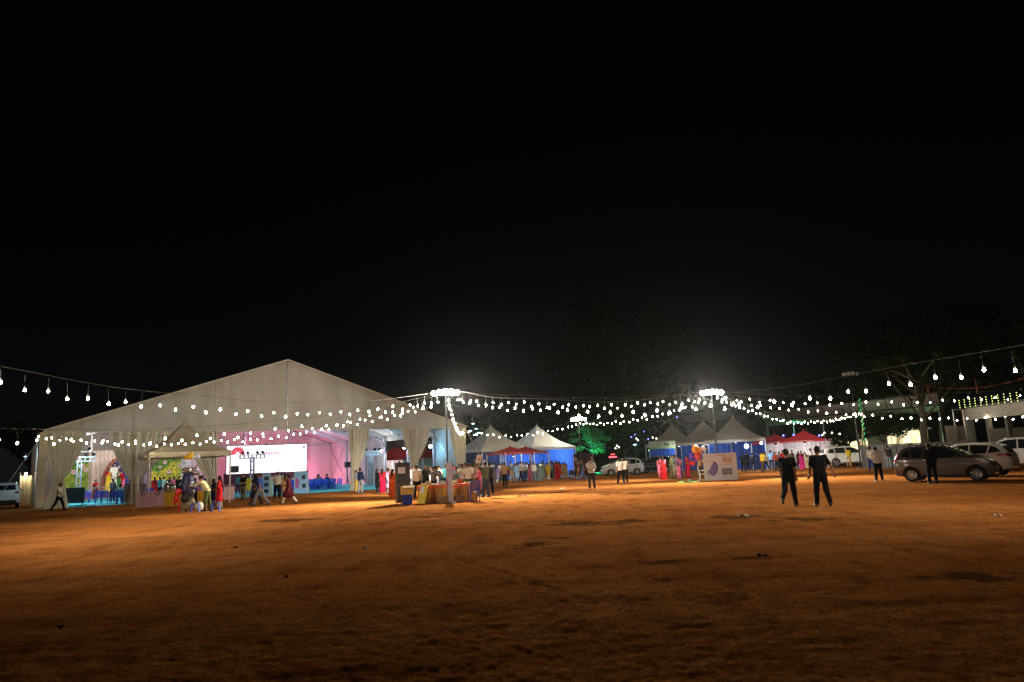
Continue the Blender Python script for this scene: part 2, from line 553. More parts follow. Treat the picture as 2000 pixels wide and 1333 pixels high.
for t in (BX[1], BX[2], BX[4], BX[5]): MB().bar((t, -0.125, EH - 0.1), (t, -0.125, roofz(t) - 0.08), 0.05, 0.02).obj('panel_joint', mat('canvas_hem', (0.6, 0.57, 0.5)), tent)
for (t, s, dx, dy) in ((0, 0, -2.6, -.6), (0, BY[2], -2.8, 0), (0, BY[4], -2.8, 0), (TW, 0, 2.4, -.6)):
    MB().tube([(t, s, EH - .1), (t + dx, s + dy, .05)], .018, 5).obj('guy_rope', mat('rope_white', (.5, .48, .42), .8), tent)
    MB().bar((t + dx, s + dy, 0), (t + dx * 1.02, s + dy, .25), .05).obj('peg', m_steel, tent)
MB().bar((-0.05, -0.12, EH - 0.14), (TW + 0.05, -0.12, EH - 0.14), 0.12, 0.10).obj('eave_beam', mat('canvas_hem', (0.66, 0.62, 0.55), 0.8), tent)
for sgn, te in ((-1, 0.0), (1, TW)):
    for i in range(6):
        y0, y1 = BY[i] + 0.03, BY[i + 1] - 0.03
        def fn(u, v):
            t = te + (TW / 2 - te) * u
            return (t - 0.0, y0 + (y1 - y0) * v - (0.16 if i == 0 and v == 0 else 0), roofz(t) + 0.04 - 0.10 * sin(pi * u) * sin(pi * v))
        MB().grid(fn, 14, 6).obj('roof_panel', m_fab, tent, True)
    MB().bar((te + sgn * 0.03, -0.2, EH - 0.02), (TW / 2, -0.2, PH + 0.06), 0.06, 0.10).obj('roof_edge', mat('canvas_hem', (0.6, 0.57, 0.5)), tent)
# portal frames, purlins and braces
for i, y in enumerate(BY):
    for te, sg in ((0.12, 1), (TW - 0.12, -1)):
        MB().bar((te, y + 0.12, 0), (te, y + 0.12, EH - 0.1), 0.14, 0.22).obj('post', m_alu, tent)
        MB().bar((te, y + 0.12, EH - 0.2), (TW / 2, y + 0.12, PH - 0.25), 0.12, 0.26).obj('rafter', m_alu, tent)
        MB().bar((te, y + 0.12, EH - 0.9), (te + sg * 2.2, y + 0.12, EH - 0.2 + 2.2 * (PH - EH) / (TW / 2) - 0.08), 0.07).obj('knee_brace', m_alu, tent)
for te in (2.6, 5.2, 7.8, 10.4, 13.0, TW / 2, TW - 13, TW - 10.4, TW - 7.8, TW - 5.2, TW - 2.6):
    MB().bar((te, 0.3, roofz(te) - 0.16), (te, TD - 0.1, roofz(te) - 0.16), 0.07).obj('purlin', m_alu, tent)
for t in BX[1:-1]:
    if abs(t - TW / 2) > 1: MB().bar((t, 0.05, 0), (t, 0.05, EH - 0.2), 0.13, 0.2).obj('post', m_alu, tent)
    MB().bar((t, TD - 0.1, 0), (t, TD - 0.1, roofz(t) - 0.3), 0.13, 0.2).obj('post', m_alu, tent)
MB().bar((0.2, TD - 0.16, EH - 0.3), (TW - 0.2, TD - 0.16, EH - 0.3), 0.10).obj('tie_beam', m_alu, tent)
for i in (0, 3, 4, 5):
    x = TW - 0.22
    MB().bar((x, BY[i] + .2, 0.4), (x, BY[i + 1] - .1, EH - 0.4), 0.05).obj('cross_brace', m_steel, tent)
    MB().bar((x - 0.03, BY[i + 1] - .1, 0.4), (x - 0.03, BY[i] + .2, EH - 0.4), 0.05).obj('cross_brace', m_steel, tent)
def wallp(p0, p1, z0, z1, name='wall_panel'):
    p0, p1 = Vector(p0), Vector(p1); n = (p1 - p0).cross(Vector((0, 0, 1))).normalized()
    ph = random.random() * 6
    def fn(u, v):
        q = p0.lerp(p1, u); z = z0 + (z1 - z0) * v
        return q + n * (0.05 * sin(pi * u) + 0.025 * sin(u * 17 + ph) * (1 - v)) + Vector((0, 0, z))
    return MB().grid(fn, 16, 5).obj(name, m_fab, tent, True)
for i in range(6):
    wallp((BX[i] + .02, TD, 0), (BX[i + 1] - .02, TD, 0), 0, EH - 0.05)
    if i in (0, 3, 4, 5): wallp((TW, BY[i] + .02, 0), (TW, BY[i + 1] - .02, 0), 0, EH)
    if i > 0: wallp((0, BY[i] + .02, 0), (0, BY[i + 1] - .02, 0), 0, EH)
for i in (1, 2): wallp((TW, BY[i] + .02, 0), (TW, BY[i + 1] - .02, 0), EH - 0.55, EH, 'valance')
# tied-back curtains
def curtain(t0, t1, tg, wg, zg, b0, b1, y=-0.02, seed=0, axis=0, ctop=EH - 0.12, pleats=11):
    r = random.Random(seed)
    ph = r.random() * 6
    nu, nv = 84, 30
    def fn(u, v):
        z = ctop * (1 - v)
        if z > zg:
            k = (ctop - z) / (ctop - zg)
            e = k ** 1.7
            a = t0 + (tg - wg / 2 - t0) * (e if t0 < tg - wg/2 - 0.3 else k)
            b = t1 + (tg + wg / 2 - t1) * (e if t1 > tg + wg/2 + 0.3 else k)
        else:
            k = (zg - z) / zg
            e = k ** 0.7
            a = tg - wg / 2 + (b0 - tg + wg / 2) * e
            b = tg + wg / 2 + (b1 - tg - wg / 2) * e
        uu = u + 0.016 * sin(u * 43 + ph) + 0.01 * sin(u * 71)
        x = a + (b - a) * uu
        tight = abs(z - zg) / (ctop if z > zg else zg)
        amp = 0.05 + 0.07 * min(1, tight * 1.5)
        off = amp * sin(u * pleats * 2 * pi + ph + 0.8 * sin(v * 4)) + 0.05 * sin(u * 5 * pi + ph + v * 3)
        if axis == 0: return (x, y - 0.06 + off, z + 0.02)
        return (y - 0.06 + off, x, z + 0.02)
    o = MB().grid(fn, nu, nv).obj('curtain', m_curt, tent, True)
    return o
curtain(-0.05, 2.35, 0.95, 0.5, 1.75, 0.15, 1.55, seed=1)
MB().box((-0.02, -0.08, EH/2), (0.42, 0.22, EH - 0.3)).obj('corner_sleeve', m_curt, tent)
curtain(3.75, 7.75, 5.3, 0.55, 1.55, 4.9, 5.75, seed=2, pleats=14)
curtain(8.4, 10.6, 10.25, 0.75, 1.5, 9.8, 10.75, seed=3, pleats=8)
curtain(20.5, 22.25, 20.95, 0.55, 1.6, 20.6, 21.6, seed=4, pleats=8)
curtain(25.1, 27.7, 26.25, 0.45, 2.0, 25.9, 26.7, seed=5, pleats=10)
curtain(29.6, 31.25, 30.75, 0.7, 1.5, 30.3, 31.3, seed=6, pleats=7)
curtain(1.2, 5.4, 4.9, 0.9, 1.6, 3.9, 5.4, y=-0.02, seed=7, axis=1, pleats=9)
for t, z in ((0.95, 1.75), (5.3, 1.55), (10.25, 1.5), (20.95, 1.6), (26.25, 2.0), (30.75, 1.5)):
    MB().tube([(t - .34, -0.22, z + .05), (t, -0.26, z), (t + .34, -0.22, z + .03)], 0.03).obj('tie_band', m_curt, tent)
# carpet
cp = MB().grid(lambda u, v: (T(0.3 + (TW - 0.6) * u, 0.1 + (TD - 0.3) * v, 0.022)), 6, 6).obj('carpet', m_carpet)
tag(cp, 'turquoise carpet covering the floor of the big tent', 'carpet', None, 'structure')

# ---------------------------------------------------------------- inside the tent
m_ledw = emis('led_screen_white', (1.0, 0.93, 0.96), 1.12)
m_red = mat('logo_red', (0.55, 0.03, 0.06), 0.6, emit=0.6, ecol=(0.9, 0.08, 0.13))
m_pinkprint = mat('pale_red_print', (0.7, 0.3, 0.35), 0.6, emit=0.75, ecol=(1.0, 0.38, 0.44))
m_maroon = mat('maroon_skirt', (0.06, 0.012, 0.022), 0.9, var=0.2)
SY = 28.0                                                         # the screen's depth inside the tent
def tpx(px, s):                                                   # t along the tent at depth s for a picture column (floor level)
    lo, hi = -10.0, 45.0
    for _ in range(40):
        m = (lo + hi) / 2
        if proj(T(m, s, 1.65))[0] < px: lo = m
        else: hi = m
    return lo
sx0, sx1 = tpx(442, SY), tpx(598, SY)
P = T((sx0 + sx1) / 2, SY)
sz1 = zat(P.x, P.y, 870); sz0 = zat(P.x, P.y, 923.5)
stg = thing('stage', 'low stage with maroon skirt in front of the white screen', 'stage', T((sx0+sx1)/2, SY - 2.0), TA)
MB().box((0, 0.7, 0.55), (sx1 - sx0 + 3, 4.2, 0.08)).obj('deck', mat('stage_carpet', (0.12, 0.02, 0.03), 0.9), stg)
MB().grid(lambda u, v: ((u - .5) * (sx1 - sx0 + 3), -1.42 + 0.04 * sin(u * 160), 0.57 * v), 160, 2).obj('skirt', m_maroon, stg, True)
scr = thing('led_screen', 'large white glowing screen with red lotus logos at the back of the tent', 'screen', T((sx0+sx1)/2, SY, 0), TA)
sw, sh = sx1 - sx0, sz1 - sz0
nxp, nzp = 8, 3
pm = MB().box((0, 0, 0), (sw / nxp - 0.004, 0.06, sh / nzp - 0.004)).mesh('panel')
for i in range(nxp):
    for j in range(nzp):
        mobj('panel', pm, m_ledw, scr, ((i + .5) / nxp * sw - sw / 2, 0, sz0 + (j + .5) / nzp * sh))
MB().box((0, 0.10, (sz0 + sz1) / 2), (sw + .1, .1, sh + .1)).obj('back_frame', m_dark, scr)
for x in (-sw/2 + .4, 0, sw/2 - .4): MB().bar((x, 0.2, 0.5), (x, 0.2, sz1), 0.12).obj('support', m_steel, scr)
MB().box((0, 0.05, (sz0 + 0.6) / 2 + 0.05), (sw + .5, 0.05, sz0 - 0.55)).obj('base_cloth', m_maroon, scr)
def petals(mb, cx, cz, r, n, w, y, inner=0.25, spread=2 * pi, start=0):
    for k in range(n):
        a = start + spread * k / max(1, (n - (spread < 6.2)))
        d = Vector((cos(a), 0, sin(a))); e = Vector((-sin(a), 0, cos(a)))
        c0 = Vector((cx, y, cz))
        mb.add([c0 + d * r * inner, c0 + d * r * .65 + e * w, c0 + d * r, c0 + d * r * .65 - e * w], [(0, 1, 2, 3)])
zf = lambda f: sz0 + sh * f
l1 = MB(); petals(l1, -sw/2 + 1.15, zf(.72), .85, 9, .17, -.036, .35, pi, 0); l1.box((-sw/2 + 1.15, -.034, zf(.70)), (1.5, .004, .06)); petals(l1, -sw/2+1.15, zf(.74), .42, 6, .1, -.037, .2, pi, 0)
l1.obj('lotus_logo', m_red, scr)
l2 = MB(); petals(l2, -sw/2 + 1.0, zf(.38), .5, 7, .06, -.036, .3, pi, 0); l2.obj('small_logo', m_pinkprint, scr)
l3 = MB(); petals(l3, 0.15, zf(.86), .36, 8, .06, -.036, .5); l3.obj('round_logo', m_pinkprint, scr)
l4 = MB()
for k in range(22): a = 2*pi*k/22; l4.box((sw/2 - 1.15 + .95*cos(a), -.034, zf(.80) + .52*sin(a)), (.14, .004, .11))
petals(l4, sw/2 - 1.15, zf(.79), .3, 5, .12, -.036, .1)
l4.obj('wheel_logo', m_red, scr)
def printline(mb, x0, x1, z, h, y, r, gap=0.35):
    x = x0
    while x < x1:
        w = h * r.uniform(.5, .95)
        if r.random() > .14: mb.box((x + w/2, y, z + h * r.uniform(-.05, .05)), (w * .8, .004, h * r.uniform(.7, 1)))
        x += w + h * .12
r_ = random.Random(3)
pl = MB(); printline(pl, -0.9, sw/2 - 2.3, zf(.70), .28, -.034, r_); pl.obj('heading_print', mat('heading_print', (.4, .1, .2), emit=.3, ecol=(.6, .10, .22)), scr)
pl = MB(); printline(pl, -1.6, 2.6, zf(.57), .10, -.034, r_); printline(pl, -1.2, 2.2, zf(.36), .10, -.034, r_); printline(pl, -2.2, 3.9, zf(.26), .12, -.034, r_); printline(pl, -.4, .9, zf(.47), .2, -.034, r_); printline(pl, -1.5, 3.4, zf(.16), .12, -.034, r_); printline(pl, 3.6, 4.6, zf(.32), .1, -.034, r_); pl.obj('faint_print', mat('faint_print', (.8, .6, .65), emit=.8, ecol=(1, .5, .58)), scr)

def par_can(mb, p, d, s=1.0):
    d = Vector(d).normalized(); M = d.to_track_quat('Z', 'Y').to_matrix()
    mb.lathe([(.05*s, -.16*s), (.10*s, -.13*s), (.12*s, 0), (.13*s, .10*s), (.11*s, .10*s)], 10, M, p)
def truss_stand(px, Yd, top_py, label, lamps):
    g = gnd(px, Yd); H = zat(g.x, g.y, top_py)
    o = thing('truss_stand', label, 'light stand', (g.x, g.y, 0.02), TA, 'lamp trusses in the tent')
    m_tr = mat('truss_white', (.26, .32, .36), .4, .6)
    for sx in (-.15, .15):
        for sy in (-.15, .15): MB().bar((sx, sy, 0.06), (sx, sy, H - .25), .08).obj('chord', m_tr, o)
    b = MB()
    z = .2; k = 0
    while z < H - .5:
        for a, q in (((-.15,-.15), (.15,-.15)), ((.15,-.15), (.15,.15)), ((.15,.15), (-.15,.15)), ((-.15,.15), (-.15,-.15))):
            b.bar((*a, z), (*q, z + (.0 if k % 2 else .35)), .05)
        z += .42; k += 1
    b.obj('lattice', m_tr, o)
    b = MB(); hw = 1.15
    for sy in (-.15, .15):
        for z in (H - .38, H - .04): b.bar((-hw, sy, z), (hw, sy, z), .08)
        for i in range(7): x = -hw + 2*hw*i/6; b.bar((x, sy, H - .38), (x, sy, H - .04), .06)
    for i in range(7): x = -hw + 2*hw*i/6; b.bar((x, -.15, H - .04), (x, .15, H - .04), .035)
    b.obj('crossbar', m_tr, o)
    MB().box((0, 0, .03), (.8, .8, .06)).obj('base_plate', m_steel, o)
    for i in range(lamps):
        x = [-.95, -.45, .45, .95][i]
        b = MB(); par_can(b, (x, -.05, H + .18), (0.1 * (i - 1.5), -.8, -.25), 1.1); b.bar((x, 0, H - .02), (x, 0, H + .12), .03)
        b.obj('par_can', m_dark, o, True)
    return o
truss_stand(151, 60, 893, 'white lattice light stand before the flower wall in the left tent bay', 4)
truss_stand(492, 72, 888.5, 'white lattice light stand in front of the glowing white screen', 4)
truss_stand(724, 74, 882, 'white lattice light stand beside the open side of the tent', 4)
def speaker(px, Yd, y0, y1, label):
    g = gnd(px, Yd); z1 = zat(g.x, g.y, y0); z0 = zat(g.x, g.y, y1)
    o = thing('loudspeaker', label, 'loudspeaker', (g.x, g.y, 0.02), TA, 'loudspeakers on stands')
    MB().prism([(-.36, -.3), (.36, -.3), (.28, .3), (-.28, .3)], z0, z1).obj('cabinet', m_blk, o)
    MB().box((0, -.31, (z0+z1)/2), (.64, .02, z1 - z0 - .08)).obj('grille', mat('grille', (.035, .02, .03), .8), o)
    MB().tube([(0, 0, .5), (0, 0, z0)], .03).obj('pole', m_dark, o)
    for k in range(3):
        a = k * 2.1 + .4; MB().tube([(0, 0, .75), (.5*cos(a), .5*sin(a), .02)], .02).obj('leg', m_dark, o)
speaker(456.5, 70, 911, 924, 'black loudspeaker on a stand before the left end of the white screen')
speaker(679, 76, 903, 914, 'black loudspeaker on a stand by the lilac tent wall')

# flower wall stage at the left
m_leafy = [mat('flower_wall_leaf', (.10, .24, .02), .7, var=.4, scale=9), mat('flower_wall_leaf_bright', (.34, .36, .03), .7, var=.3, scale=9), mat('flower_wall_leaf_yellow', (.62, .48, .04), .7, var=.2)]
m_petal = mat('paper_petal', (.75, .48, .52), .8); m_core = mat('paper_core', (.16, .02, .04), .8)
FS = 24.0
def flower_wall(px0, px1, py0, py1, label, seed, nfl, mi):
    r = random.Random(seed)
    t0, t1 = tpx(px0, FS), tpx(px1, FS); P = T((t0 + t1) / 2, FS)
    z1, z0 = zat(P.x, P.y, py0), zat(P.x, P.y, py1); w = t1 - t0
    o = thing('flower_wall', label, 'flower wall', T((t0+t1)/2, FS), TA, 'flower walls on the puja stage')
    MB().box((0, .12, (z1 + .6)/2), (w, .08, z1 - .6)).obj('panel', mat('panel_green', (.05, .10, .03), .9), o)
    for kk in range(2):
        mb = MB()
        for _ in range(int(w * (z1 - z0) * 170)):
            x, z = r.uniform(-w/2, w/2), r.uniform(.8, z1)
            if kk == 1 and z > z0 + (z1 - z0) * (.45 + .25 * sin(x * 2)): continue
            a = r.uniform(0, 6.28); L = r.uniform(.07, .16); tl = r.uniform(-.06, .06)
            d = Vector((cos(a), tl - .2, sin(a))) * L; e = Vector((-sin(a), .3, cos(a))) * L * .35
            p = Vector((x, .06 - r.random() * .12 - kk * .03, z))
            mb.add([p - d, p + e, p + d, p - e], [(0, 1, 2, 3)])
        tag(mb.obj('leaves', m_leafy[kk * mi if kk else 0], o), kind='stuff')
    for k in range(nfl):
        x = -w/2 + w * (k + .5 + r.uniform(-.2, .2)) / nfl; z = z0 + (z1 - z0) * [.85, .45, .66, .2, .92, .5, .3][k % 7]
        R_ = r.uniform(.15, .27)
        mb = MB()
        for q in range(12):
            a = q * 2*pi/12; a2 = (q + 1) * 2*pi/12; am = (a + a2)/2
            cc = Vector((x, -.12, z))
            mb.add([cc, cc + Vector((cos(a)*R_*.85, -.10, sin(a)*R_*.85)), cc + Vector((cos(am)*R_, -.14, sin(am)*R_)), cc + Vector((cos(a2)*R_*.85, -.10, sin(a2)*R_*.85))], [(0, 1, 2, 3)])
        f = mb.obj('paper_flower', m_petal, o)
        MB().ball((x, -.14, z), (.11, .05, .11), 8, 5).obj('flower_core', m_core, f, True)
    return o
flower_wall(112, 172, 893, 930, 'leafy flower wall with big pink paper flowers behind the light stand', 5, 7, 1)
flower_wall(296, 353, 890, 930, 'yellow-green flower wall seen under the grey peaked stall', 6, 6, 2)
# pale drapes between
def drape(px0, px1, py0, m, label):
    t0, t1 = tpx(px0, FS + 1), tpx(px1, FS + 1); P = T((t0+t1)/2, FS + 1); z1 = zat(P.x, P.y, py0)
    o = MB().grid(lambda u, v: ((u - .5) * (t1 - t0), .06 * sin(u * 70), z1 * v), 120, 2).obj('stage_drape', m, None, True, T((t0+t1)/2, FS + 1), TA)
    tag(o, label, 'drape', 'stage drapes')
drape(172, 262, 880, mat('peach_drape', (.72, .58, .50), .9), 'pale peach drape behind the idols on the puja stage')
drape(353, 372, 884, mat('white_drape', (.8, .78, .78), .9), 'white drape beside the yellow-green flower wall')
drape(372, 420, 880, mat('pink_drape', (.72, .42, .52), .9), 'pink drape at the right end of the puja stage')
# arch behind the idols
t_a = tpx(232, FS - .6); P = T(t_a, FS - .6); az = zat(P.x, P.y, 893); abase = 1.2
arch = thing('idol_arch', 'orange and blue arched backing of the idols on the puja stage', 'arch', T(t_a, FS - .6), TA)
MB().prism([(1.55 * cos(a), 0.8 + (az - .8) * sin(a)) for a in [pi * k / 20 for k in range(21)]], 0, .08, Matrix.Rotation(pi/2, 3, 'X')).obj('border', mat('arch_orange', (.26, .08, .04), .8, var=.7, scale=9), arch)
MB().prism([(1.3 * cos(a) + .08, 0.8 + (az - 1.1) * sin(a)) for a in [pi * k / 20 for k in range(21)]], .085, .13, Matrix.Rotation(pi/2, 3, 'X')).obj('field', mat('arch_blue', (.03, .03, .16), .8, var=.6, scale=8), arch)
dk = thing('puja_platform', 'low platform carrying the idols and flower walls', 'platform', T(tpx(230, FS), FS - .9), TA)
MB().box((0, 0, .5), (22, 2.6, .12)).obj('deck', m_maroon, dk)
MB().grid(lambda u, v: ((u - .5) * 22, -1.35 + .04 * sin(u * 200), .5 * v), 200, 2).obj('skirt', mat('platform_skirt', (.25, .05, .08), .9), dk, True)

# steel crowd barriers
def barrier(p, rz, label, w=2.2, h=1.1, m=None):
    o = thing('crowd_barrier', label, 'barrier', (p[0], p[1], 0.02), rz, 'crowd barriers in the tent')
    m = m or m_steel
    fr = MB()
    for z in (.18, h): fr.bar((-w/2, 0, z), (w/2, 0, z), .04)
    for x in (-w/2, w/2): fr.bar((x, 0, .18), (x, 0, h), .04)
    fr.obj('frame', m, o)
    for k in range(1, 14):
        x = -w/2 + w * k / 14; MB().bar((x, 0, .18), (x, 0, h), .018).obj('upright', m, o)
    for x in (-w/2 + .25, w/2 - .25): MB().bar((x, -.3, .02), (x, .3, .02), .05).obj('foot', m, o)
    return o
for k, t in enumerate((3.9, 6.2, 8.6)):
    barrier(T(t, 14.5), TA, ['steel crowd barrier before the flower wall', 'steel crowd barrier in front of the idols', 'steel crowd barrier behind the second curtain'][k])
m_navy = mat('navy_panel', (.015, .045, .09), .7)
g = gnd(139, 52)
o = thing('panel_barrier', 'dark navy covered barrier near the corner curtain of the tent', 'barrier', (g.x, g.y, .02), TA - .9)
MB().box((0, 0, .7), (2.3, .05, 1.05)).obj('panel', m_navy, o)
for x in (-.9, .9):
    MB().bar((x, -.45, .03), (x, .45, .03), .05).obj('foot', m_dark, o); MB().bar((x, .04, .03), (x, .04, 1.2), .04).obj('upright', m_dark, o)
g = gnd(262, 50.5)
o = thing('panel_barrier', 'grey covered barrier under the gathered second curtain', 'barrier', (g.x, g.y, .02), TA)
MB().box((0, 0, .72), (1.3, .05, 1.2)).obj('panel', mat('grey_panel', (.10, .09, .11), .8), o)
for x in (-.5, .5): MB().bar((x, -.35, .03), (x, .35, .03), .05).obj('foot', m_dark, o)
# ================================================================ PEOPLE
def rotx(v, a):                                   # forward swing in the sagittal plane (forward is -y)
    return np.array([v[0], v[1]*cos(a) - v[2]*sin(a), v[1]*sin(a) + v[2]*cos(a)])
A3 = lambda *q: np.array(q, float)
def skeleton(p):
    J = {}
    L = rad(p.get('lean', 0))
    up = A3(0, -sin(L), cos(L)); fw = A3(0, -cos(L), -sin(L))
    J['pel'] = A3(0, 0, 0)
    J['up'], J['fw'] = up, fw
    J['waist'] = up * .16; J['chest'] = up * .36; J['neck'] = up * .50; 
    hl = L * .35 + rad(p.get('nod', 0))
    hu = A3(0, -sin(hl), cos(hl)); hf = A3(sin(rad(p.get('turn', 0))), -cos(hl), -sin(hl))
    J['head'] = J['neck'] + hu * .155 + hf * .015; J['hu'], J['hf'] = hu, hf / np.linalg.norm(hf)
    for sd, n in ((-1, 'R'), (1, 'L')):
        hip = A3(sd * .085, 0, -.03)
        a, k = p.get('leg' + n, (0, 2)); a, k = rad(a), rad(k)
        ab = p.get('splay', .03)
        th = A3(sd * ab, -sin(a), -cos(a)); sh = A3(sd * ab * .5, -sin(a - k), -cos(a - k))
        J['hip'+n] = hip; J['kn'+n] = hip + th * .43; J['an'+n] = J['kn'+n] + sh * .41
        f = (a - k) * .75
        J['toe'+n] = J['an'+n] + A3(sd * .03, -cos(f) * .15, sin(f) * .15 - .035)
        J['heel'+n] = J['an'+n] + A3(0, sin(f + 1.57) * .035, -.03)
        shd = up * .455 + A3(sd * .175, 0, 0)
        s_, b, e, inw = p.get('arm' + n, (2, 7, 12, 0)); s_, b, e, inw = rad(s_), rad(b), rad(e), rad(inw)
        u = A3(sd * sin(b), -sin(s_) * cos(b), -cos(s_) * cos(b))
        fo = A3(sd * sin(b) * .4 - sd * sin(inw), -sin(s_ + e), -cos(s_ + e)); fo /= np.linalg.norm(fo)
        J['sh'+n] = shd; J['el'+n] = shd + u * .285; J['wr'+n] = J['el'+n] + fo * .245; J['hd'+n] = fo
    low = min(min(J['toe'+n][2] - .03, J['heel'+n][2] - .035) for n in 'LR')
    for key in list(J):
        if key not in ('up', 'fw', 'hu', 'hf', 'hdL', 'hdR'): J[key] = J[key] - A3(0, 0, low)
    return J
def fingers(mb, w, d, sd):
    d = Vector(d); out = Vector((sd, 0, 0)); nrm = d.cross(out)
    if nrm.length < .2: nrm = Vector((0, -1, 0))
    nrm.normalize(); lat = nrm.cross(d).normalized()
    base = Vector(w) + d * .075
    for k, (off, ln) in enumerate(((-.03, .062), (-.01, .075), (.01, .078), (.03, .07))):
        p0 = base + lat * off * .95 - d * .015
        p1 = p0 + d * ln * .55 + nrm * .008; p2 = p1 + d * ln * .42 + nrm * .025
        mb.tube([p0, p1, p2], [.0095, .009, .006], 5)
    p0 = Vector(w) + d * .025 + lat * .025; p1 = p0 + d * .035 + lat * .025 + nrm * .01
    mb.tube([p0, p1, p1 + d * .035 + nrm * .012], [.012, .0105, .007], 5)
def head_prims(J, s=1.0):
    h, u, f = J['head'], J['hu'], J['hf']
    return [('e', h + u*.012 + f*-.008, (.076*s, .094*s, .108*s)), ('e', h - u*.055 + f*.022, (.056*s, .064*s, .062*s)),
            ('c', h - u*.005 + f*.088, h - u*.032 + f*.102, .010, .015), ('c', h - u*.068 + f*.082 + A3(-.018,0,0), h - u*.068 + f*.082 + A3(.018,0,0), .011, .011),
            ('e', h + A3(.078*s,.008,-.005), (.012,.022,.03)), ('e', h + A3(-.078*s,.008,-.005), (.012,.022,.03))]
def build_proto(pose, top='tee', bottom='trousers', hair='short', fem=False, seed=0):
    J = skeleton(pose); up = J['up']; sx = .9 if fem else 1.0
    body = []
    for sd in (-1, 1):
        body.append(('c', J['pel'] + A3(sd*.06, 0, 0), J['waist'] + A3(sd*.05, 0, 0), .098, .088 * sx))
        body.append(('c', J['waist'] + A3(sd*.05, 0, 0), J['chest'] + A3(sd*.075*sx, 0, 0), .088 * sx, .10 * sx))
    body.append(('c', J['shL'] + (J['shR'] - J['shL']) * .04, J['shR'] + (J['shL'] - J['shR']) * .04, .056*sx, .056*sx))
    body.append(('c', J['neck'] - up*.05, J['head'] - J['hu']*.06, .056*sx, .048*sx))
    if fem:
        for sd in (-1, 1): body.append(('e', J['chest'] - up*.01 + J['fw']*.075 + A3(sd*.07, 0, 0), (.06, .055, .06)))
    body += head_prims(J)
    mb = MB()
    for sd, n in ((-1, 'R'), (1, 'L')):
        body.append(('c', J['sh'+n], J['el'+n], .05*sx, .039*sx)); body.append(('c', J['el'+n], J['wr'+n], .038*sx, .026*sx))
        body.append(('c', J['wr'+n], J['wr'+n] + J['hd'+n]*.075, .025, .032))
        body.append(('c', J['hip'+n], J['kn'+n], .088, .056)); body.append(('c', J['kn'+n], J['an'+n], .055, .036))
        body.append(('c', J['an'+n] - A3(0,0,.02), J['toe'+n], .038, .028)); body.append(('c', J['an'+n], J['heel'+n], .036, .034))
        fingers(mb, J['wr'+n], J['hd'+n], sd)
    V, Fc = sdf_mesh('body', body, .0165, .028)
    o = len(V)
    Vall = V.tolist() + mb.v; Fall = Fc.tolist() + [tuple(i + o for i in q) for q in mb.f]
    nb = len(Fall); eye = MB()
    for sd in (-1, 1):
        ec = J['head'] + J['hf']*.083 + J['hu']*.012 + A3(sd*.031, 0, 0)
        eye.ball(ec, .012, 6, 4)
        eye.tube([ec + J['hu']*.022 + A3(-.016,0,0), ec + J['hu']*.024 + A3(.016,0,0)], .006, 4)
    o = len(Vall); Vall += eye.v; Fall += [tuple(i + o for i in q) for q in eye.f]
    me = np_mesh('body', Vall, Fall)
    me.materials.append(None); me.materials.append(None)
    me.polygons.foreach_set('material_index', [0]*nb + [1]*(len(Fall)-nb))
    parts = {'body': me}
    def part(name, prims, h=.02, k=.035, fold=.004):
        v, f = sdf_mesh(name, prims, h, k, fold, seed)
        m = np_mesh(name, v, f); m.materials.append(None); parts[name] = m
    # upper garment
    pr = []; g = .02
    for sd in (-1, 1):
        pr.append(('c', J['pel'] + A3(sd*.062,0,0) + up*.0, J['waist'] + A3(sd*.055,0,0), .105+g, .092*sx+g))
        pr.append(('c', J['waist'] + A3(sd*.055,0,0), J['chest'] + A3(sd*.078*sx,0,0), .092*sx+g, .102*sx+g))
    pr.append(('c', J['shL'], J['shR'], .058*sx+g*.8, .058*sx+g*.8))
    if fem:
        for sd in (-1, 1): pr.append(('e', J['chest'] - up*.01 + J['fw']*.08 + A3(sd*.07, 0, 0), (.07, .06, .07)))
    sleeve = {'tee': .72, 'sari': .45, 'dress': .6, 'shirt': 1.9, 'kurta': 1.55}[top]
    for n in 'LR':
        e = min(1, sleeve); pr.append(('c', J['sh'+n], J['sh'+n] + (J['el'+n]-J['sh'+n])*e, .066*sx, .060*sx))
        if sleeve > 1: pr.append(('c', J['el'+n], J['el'+n] + (J['wr'+n]-J['el'+n])*(sleeve-1), .056*sx, .046))
    if top in ('kurta', 'dress'):
        for n in 'LR': pr.append(('c', J['hip'+n] + A3(0,0,.08), J['kn'+n]*.92 + J['hip'+n]*.08, .125, .135))
        pr.append(('c', J['pel'], (J['knL'] + J['knR'])/2 + A3(0,0,.02), .13, .15))
    if top == 'sari':
        pr.append(('p', J['waist'] + up*.08, -up))
    elif top not in ('kurta', 'dress'):
        pr.append(('p', J['pel'] - up*.06, -up))
    part({'sari': 'blouse', 'kurta': 'kurta', 'dress': 'kurta'}.get(top, 'shirt'), pr)
